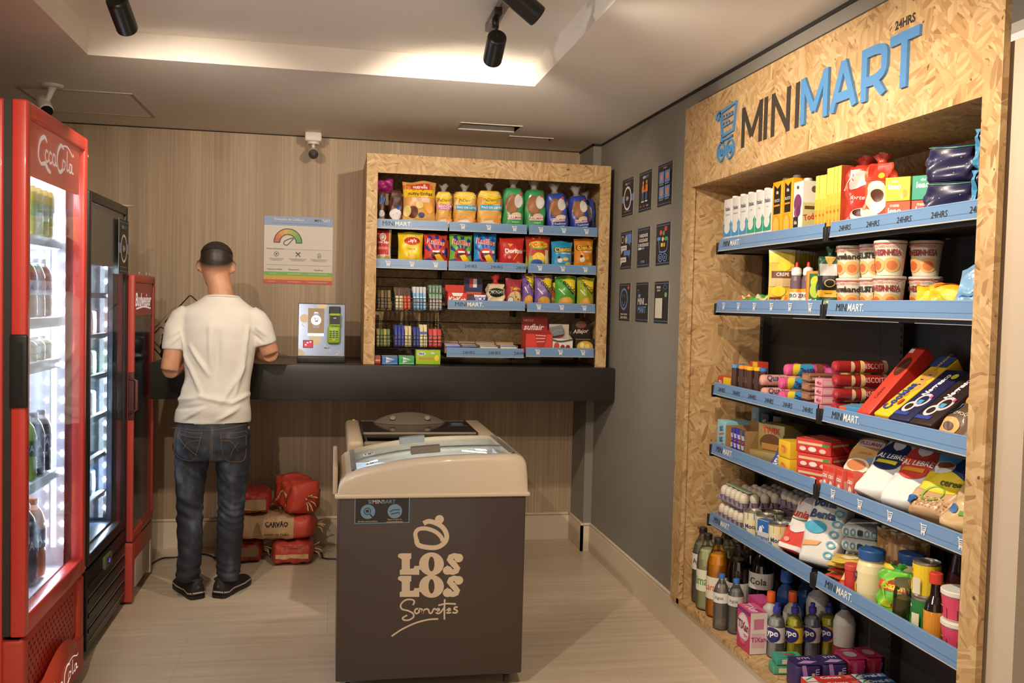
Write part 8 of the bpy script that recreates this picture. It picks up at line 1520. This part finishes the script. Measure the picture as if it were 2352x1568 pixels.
f = lambda u, v, k: (cx-.027+u*.056, y0_-.0342-.0003*k, cz+.018+v*.048); b.flat(grid2d(0, 0, 1, 1, 1), f, M('2e2a36', .2, coat=.6), 1); b.flat(stroke2d([(.35, .7), (.62, .7)], .06), f, M('c8d4e8', emit=.6), 2)
f = lambda u, v, k: (cx-.034+u*.060, y0_-.0462-.0003*k, cz-.082+v*.075)
for i in range(3):
    for j in range(4): x, y = .12+.28*i, .34+.145*j; b.flat(grid2d(x, y, x+.2, y+.085, 1), f, M('4a4a44', .5), 1)
for x, c_ in ((.12, 'c8402f'), (.40, 'd8b03a'), (.68, '3f9a5a')): b.flat(grid2d(x, .17, x+.2, .25, 1), f, M(c_, .5), 1)
b.flat(stroke2d([(.2, .93), (.9, .93)], .02), f, M('d8e0c0', .3), 1); f2_ = lambda u, v, k: (cx-.02+u*.05, y0_-.0342-.0003*k, cz+.006+v*.005); b.flat(grid2d(0, 0, 1, 1, 1), f2_, M('4a5a20'), 1)
b.build('card_reader', t, label='bright green card reader with keypad')

# ================================================================ SECURITY CAMERAS
WP = M('ddd5c9', .4, coat=.2)
t = thing('security_camera', 'white security camera with a black lens, on the ceiling above the poster', 'camera', (-.129, 5.655, ZC), group='white security cameras')
b = B(); b.box(-.048, .048, -.045, .045, -.055, -.0005, WP, .010); b.lathe([(.035, -.068), (.037, -.055)], WP, n=20); b.build('mount', t)
b = B(); b.tube([(0, 0, -.066), (0, -.005, -.088)], .011, WP); b.build('ball_joint', t)
b = B(); mt = Vector((.05, -1, -.28)).normalized().to_track_quat('Z', 'Y').to_matrix(); b.lathe([(.022, -.05), (.030, -.04), (.032, .03), (.030, .042), (.026, .044), (0, .044)], WP, (0, .0, -.118), 22, axis=mt, sx=.95)
b.lathe([(.0, .0445), (.029, .0442), (.029, .046), (0, .047)], M('1a1817', .2, coat=.8), (0, 0, -.118), 22, axis=mt); b.lathe([(.010, .046), (.011, .050), (0, .051)], M('4a4441', .2), (0, 0, -.118), 16, axis=mt); b.build('camera_head', t, label='head with a round black face')
t = thing('security_camera', 'white security camera hanging from the ceiling over the red cooler', 'camera', (-1.318, 4.772, ZC), group='white security cameras')
b = B(); b.lathe([(.050, 0), (.050, -.006), (.042, -.012), (.020, -.014)][::-1], WP, n=24); b.build('mount', t)
b = B(); b.tube([(0, 0, -.008), (-.005, -.01, -.04), (-.015, -.02, -.075)], [.022, .013, .012], WP, 14); b.build('arm', t)
b = B(); mt = Vector((.45, -.75, -.75)).normalized().to_track_quat('Z', 'Y').to_matrix(); cc = (-.028, -.02, -.105); b.lathe([(.012, -.062), (.027, -.050), (.032, -.02), (.033, .035), (.030, .042), (0, .042)], WP, cc, 22, axis=mt); b.lathe([(0, .0425), (.029, .0422), (.029, .045), (0, .046)], M('1a1817', .2, coat=.8), cc, 22, axis=mt); b.build('camera_head', t, label='head with a round black face')

# ================================================================ CHARCOAL SACKS under the counter
def sack(name, label, c, L_, D_, H_, loc, rz=0, ry=0, bands=(), art=(), crumple=1.0, tie=True, seed=1):
    """paper sack lying down: length along local X, front towards -Y"""
    rnd = random.Random(seed); ph = [rnd.uniform(0, 6.3) for _ in range(8)]; n, m = 28, 22; b = B()
    def pt(u, a, o=0):
        e = min(u, 1-u)*2; s_ = min(1, (e*4.5+.06))**.34; cr = crumple*.0034*(math.sin(3*a+u*11+ph[0])+math.sin(5*a-u*17+ph[1])+.8*math.sin(9*a+u*23+ph[2])+.7*math.sin(u*41+2*a+ph[3]))
        ca, sa = math.cos(a), math.sin(a); p = .5
        return ((u-.5)*L_, (D_/2*s_+cr*s_+o)*math.copysign(abs(ca)**p, ca), H_/2+(H_/2*s_+cr*s_+o)*math.copysign(abs(sa)**p, sa))
    vs = [pt(i/m, 2*PI*k/n) for i in range(m+1) for k in range(n)]
    fs = [(i*n+k, i*n+(k+1) % n, (i+1)*n+(k+1) % n, (i+1)*n+k) for i in range(m) for k in range(n)]
    R_ = M(c, .55, coat=.15)
    b.add(vs, fs+[tuple(reversed(range(n))), tuple(m*n+k for k in range(n))], R_, True)
    for u0, u1, c2 in bands:
        for i in range(m):
            if u0 <= (i+.5)/m <= u1: b.add([pt((i+q)/m, 2*PI*k/n, .0010) for q in (0, 1) for k in range(n)], [(k, (k+1) % n, n+(k+1) % n, n+k) for k in range(n)], M(c2, .7), True)
    fn = lambda u, v, k: pt(.10+.80*u, PI+(.5-v)*1.35, .0036+.0008*k); art_on(b, fn, L_*.8/H_, art, 1)
    mt = Euler((0, ry, rz)).to_matrix(); lo = min((mt @ Vector(v_)).z for v_ in b.v)
    o = b.build(name, loc=(loc[0], loc[1], loc[2]-lo+.001), rot=(0, ry, rz)); tag(o, label, 'sack', 'charcoal sacks under the counter')
    if tie:
        s2 = B()
        for k in range(7): a = rnd.uniform(0, 6.3); s2.tube([(L_/2-.01, .012*math.cos(a), H_/2+.012*math.sin(a)), (L_/2+.025, .035*math.cos(a), H_/2+.03*math.sin(a)), (L_/2+.04+.01*math.sin(a*3), .045*math.cos(a), H_/2+.045*math.sin(a)-.01)], .0035, M('c8ab7c', .8), 5)
        s2.build('frayed_tie', o)
    return o
KR_ = 'b2906a'
sack('charcoal_sack', 'red charcoal sack end-on at the bottom right of the pile', 'b2402f', .235, .25, .125, (-.222, 5.42, 0), 0, 0, (), [('r', .02, .40, .98, .50, 'c8a070'), ('s', [(.2, .82), (.8, .84)], .03, '5a2018'), ('s', [(.25, .70), (.75, .70)], .03, '5a2018')], .8, True, 3)
sack('charcoal_sack', 'red charcoal sack at the bottom left of the pile, partly behind the jeans', '8e2a24', .235, .22, .125, (-.465, 5.47, 0), .05, 0, (), [('r', 0, .38, 1, .60, '7a5f44')], .9, True, 5)
sack('charcoal_sack', 'long kraft and red charcoal sack with black lettering, middle of the pile', 'b8432f', .46, .24, .135, (-.300, 5.43, .134), 0, .01, ((.12, .74, KR_),), [('t', 'CARVÃO', .53, .64, .26, '2a211c', {'b': .03, 'm': .34}), ('t', 'FOGO DE CHÃO', .54, .34, .17, '2a211c', {'b': .015, 'm': .36}), ('b', [(.17, .3), (.25, .72), (.33, .3)], '8a6f50')], .6, True, 8)
sack('charcoal_sack', 'red charcoal sack with a beige stripe, top left of the pile', 'a8342a', .26, .23, .130, (-.430, 5.44, .278), .02, 0, (), [('r', 0, .28, 1, .56, 'a88a66'), ('r', 0, .26, 1, .29, 'd0b89a')], .8, False, 11)
sack('charcoal_sack', 'crumpled rounded red charcoal sack, top right of the pile', 'b8402e', .27, .19, .18, (-.215, 5.44, .280), -1.05, .10, ((.0, .12, '6a4a34'),), [('s', [(.2, .3), (.6, .6), (.9, .4)], .05, 'c8a070')], 1.5, True, 14)
b = B(); b.tube(smooth([(-.972, 5.40, .005), (-.93, 5.52, .005), (-.849, 5.539, .005), (-.76, 5.585, .005), (-.69, 5.575, .005), (-.622, 5.489, .005), (-.60, 5.60, .005), (-.30, 5.62, .005), (-.06, 5.56, .005), (-.03, 5.44, .005), (.044, 5.413, .005), (.20, 5.42, .005), (.30, 5.55, .005)], 6), .0045, M('241e1a', .5), 8)
tag(b.build('power_cable'), 'black power cable lying along the floor under the counter', 'cable')
# ================================================================ BAG AND WIRE RACK at the left end of the counter
softpack('fabric_bag', 'black fabric bag on the counter, behind the person on the left', 'bag', .17, .145, .20, '1d1b1c', [('s', [(.1, .6), (.9, .62)], .02, '34302e')], (-.830, 5.27, 1.1535), (0, 0, 0), None, p=.5, top=.7, crumple=2)
t = thing('wire_rack', 'thin black wire rack leaning on the laminate wall behind the person', 'rack', (-.86, 5.60, 1.1535))
KW = M('1c1a19', .4)
for i, (pts, lb) in enumerate((([(378, 740), (437, 677), (500, 735), (441, 800)], 'upper tilted wire frame'), ([(338, 783), (370, 749), (405, 784), (373, 820)], 'lower tilted wire frame'))):
    b = B(); Q_ = [at(*q, Y=5.60-.06*i)-Vector((-.86, 5.60, 1.1535)) for q in pts]
    R_ = []
    for k in range(4):
        a_, p_, n_ = Q_[k-1], Q_[k], Q_[(k+1) % 4]; R_ += [p_+(a_-p_).normalized()*.010, p_+(a_-p_).normalized()*.003+(n_-p_).normalized()*.003, p_+(n_-p_).normalized()*.010]
    b.tube([tuple(q) for q in R_], .0035, KW, 7, closed=True); b.build('wire_frame', t, label=lb)
b = B(); b.tube([(.0, -.02, .16), (.02, .10, .0045), (-.02, -.10, .0045)], .0035, KW, 7); b.build('stand', t)
for y_, z_ in ((2.0-.045, 1.90), (1.955, 1.72)):
    pass

# NUDGE-TABLE
# small shifts (mm) that settle neighbouring goods beside one another
for _n, _d in {'baking_powder_tin':[-21.6,-28.8,0.0], 'biscuit_carton':[0.0,-19.8,0.0], 'biscuit_packet.001':[3.6,14.4,0.0], 'biscuit_packet.002':[-3.6,-9.0,0.0], 'biscuit_packet.004':[0.0,-5.4,0.0], 'biscuit_packet.005':[0.0,3.6,0.0], 'biscuit_roll':[-1.8,-16.2,0.0], 'biscuit_roll.001':[-9.0,1.8,0.0], 'biscuit_roll.002':[-5.4,0.0,0.0], 'biscuit_roll.003':[-16.2,-3.6,0.7], 'biscuit_roll.004':[0.0,1.8,0.0], 'biscuit_roll.007':[0.0,-1.8,0.0], 'biscuit_roll.009':[5.4,19.8,0.0], 'biscuit_roll.010':[0.0,0.0,0.7], 'biscuit_roll.011':[0.0,0.0,1.2], 'biscuit_roll.012':[0.0,0.0,1.9], 'bread_bag':[9.0,0.0,0.0], 'bread_bag.001':[9.0,0.0,0.0], 'bread_bag.002':[1.8,0.0,0.0], 'bread_roll_bag':[12.6,0.0,0.0], 'cake_bag':[-1.8,0.0,0.0], 'cake_bag.001':[16.2,0.0,0.0], 'candy_bag':[-9.0,0.0,0.0], 'candy_tray':[-3.6,16.2,0.0], 'candy_tube':[-3.6,-3.6,0.0], 'candy_tube.001':[0.0,-12.6,0.0], 'candy_tube.002':[0.0,5.4,0.0], 'candy_tube.003':[0.0,-5.4,0.0], 'candy_tube.004':[-1.8,7.2,0.0], 'candy_tube.005':[1.8,-3.6,0.0], 'candy_tube.006':[0.0,-3.6,0.0], 'charcoal_sack':[21.6,0.0,0.0], 'charcoal_sack.001':[-21.6,0.0,0.0], 'charcoal_sack.002':[0.0,0.0,3.6], 'charcoal_sack.003':[-25.2,0.0,4.8], 'charcoal_sack.004':[25.2,0.0,0.0], 'chocolate_bar.001':[-1.8,3.6,0.0], 'chocolate_bar.002':[5.4,12.6,0.0], 'chocolate_box.001':[-9.0,0.0,0.0], 'chocolate_box.003':[0.0,-16.2,0.0], 'coffee_bag.001':[-1.8,18.0,0.0], 'coffee_box.002':[0.0,1.8,0.0], 'coffee_box.003':[0.0,-1.8,0.0], 'confectionery_box':[3.6,16.2,0.0], 'cookie_bag':[0.0,-3.6,0.0], 'cream_carton':[0.0,10.8,0.0], 'cream_carton.001':[19.8,7.2,0.0], 'crepe_bag':[0.0,-10.8,0.0], 'crepe_bag.001':[-3.6,-3.6,0.0], 'crepe_bag.002':[1.8,-3.6,0.0], 'crepe_bag.004':[0.0,1.8,0.0], 'crepe_bag.005':[1.8,1.8,0.0], 'crepe_bag.006':[1.8,3.6,0.0], 'crepe_bag.007':[0.0,3.6,0.0], 'crepe_bag.008':[0.0,7.2,0.0], 'crisp_bag.001':[-5.4,0.0,0.0], 'crisp_bag.002':[5.4,0.0,0.0], 'crisp_bag.011':[-7.2,0.0,3.2], 'crisp_bag.012':[25.2,0.0,0.0], 'cup_noodles':[0.0,9.0,0.0], 'cup_noodles.001':[5.4,-18.0,0.0], 'cup_noodles.002':[0.0,3.6,0.0], 'cup_noodles.003':[14.4,-3.6,0.0], 'cup_noodles.004':[0.0,7.2,0.0], 'cup_noodles.005':[5.4,-18.0,0.0], 'cup_noodles.006':[0.0,5.4,0.0], 'cup_noodles.007':[16.2,-5.4,0.0], 'dark_carton':[28.8,-1.8,0.0], 'dessert_tub':[5.4,-23.4,0.0], 'dessert_tub.001':[7.2,-10.8,0.0], 'drink_bottle.007':[0.0,-5.4,0.0], 'drink_bottle.008':[-1.8,7.2,0.0], 'drink_bottle.009':[9.0,0.0,0.0], 'drink_bottle.010':[-9.0,-28.8,0.0], 'drink_bottle.011':[0.0,-5.4,0.0], 'drink_bottle.013':[1.8,-1.8,0.0], 'drink_bottle.015':[0.0,-1.8,0.0], 'drink_carton':[-7.2,14.4,0.0], 'drink_carton.001':[-7.2,14.4,0.0], 'drink_carton.002':[-7.2,0.0,0.0], 'drink_carton.003':[-10.8,-3.6,0.0], 'egg_carton_stack':[9.0,0.0,0.0], 'flour_bag':[0.0,28.8,0.0], 'flour_bag.001':[28.8,16.2,7.2], 'flour_bag.002':[28.8,18.0,8.8], 'flour_bag.003':[-1.8,-3.6,7.6], 'flour_bag.004':[0.0,3.6,6.4], 'folded_bag':[-28.8,0.0,0.0], 'grain_bag':[1.8,-12.6,0.0], 'grain_bag.001':[0.0,-7.2,0.0], 'ground_coffee_bag':[0.0,-16.2,0.0], 'mayonnaise_jar':[-1.8,-28.8,0.0], 'mayonnaise_jar.001':[25.2,-10.8,0.0], 'milk_tin':[0.0,16.2,0.0], 'milk_tin.001':[-5.4,-18.0,0.0], 'milk_tin.002':[7.2,1.8,0.0], 'milk_tin.003':[-3.6,-3.6,0.0], 'milk_tin.004':[12.6,1.8,0.0], 'noodle_packet':[0.0,1.8,0.0], 'noodle_packet.001':[0.0,-1.8,0.0], 'olive_jar':[-7.2,18.0,0.0], 'open_carton':[0.0,-7.2,0.0], 'pasta_bag':[21.6,-27.0,0.0], 'pasta_bag.001':[-9.0,-1.8,0.0], 'pasta_bag.002':[3.6,-12.6,0.0], 'pasta_bag.003':[0.0,-3.6,0.0], 'red_box':[1.8,-16.2,0.0], 'red_box.001':[1.8,-16.2,0.0], 'red_box.002':[0.0,-10.8,0.0], 'sauce_bottle':[10.8,0.0,0.0], 'seasoning_bag':[3.6,3.6,0.0], 'seasoning_packet':[1.8,9.0,0.0], 'seasoning_packet.001':[-1.8,-9.0,0.0], 'soda_bottle.003':[0.0,-1.8,0.0], 'soda_bottle.004':[0.0,1.8,0.0], 'soup_packet':[0.0,14.4,0.0], 'soup_packet.001':[0.0,28.8,0.0], 'soup_packet.002':[10.8,28.8,0.0], 'soup_packet.003':[0.0,27.0,0.0], 'soup_packet.005':[0.0,-28.8,0.0], 'soy_sauce_bottle':[0.0,28.8,0.0], 'squeeze_bottle':[0.0,14.4,0.0], 'squeeze_bottle.001':[10.8,21.6,0.0], 'stock_carton':[21.6,1.8,0.0], 'sugar_bag':[7.2,-5.4,0.0], 'sugar_bag.001':[5.4,-7.2,0.0], 'sugar_bag.002':[5.4,-16.2,0.0], 'tea_box':[1.8,-10.8,0.0], 'tea_box.002':[1.8,-7.2,0.0], 'toast_bag':[28.8,7.2,0.0], 'vegetable_can':[1.8,-0.0,0.0], 'vegetable_can.001':[1.8,0.0,0.0], 'vegetable_can.002':[0.0,0.0,1.4], 'vegetable_can.003':[3.6,-1.8,1.6], 'wafer_bar':[-1.8,10.8,0.0], 'wafer_box.003':[7.2,19.8,0.0], 'yellow_box':[-7.2,7.2,0.0], 'yellow_box.001':[-3.6,14.4,0.0]}.items():
    if _n in bpy.data.objects: bpy.data.objects[_n].location += Vector(_d)/1000
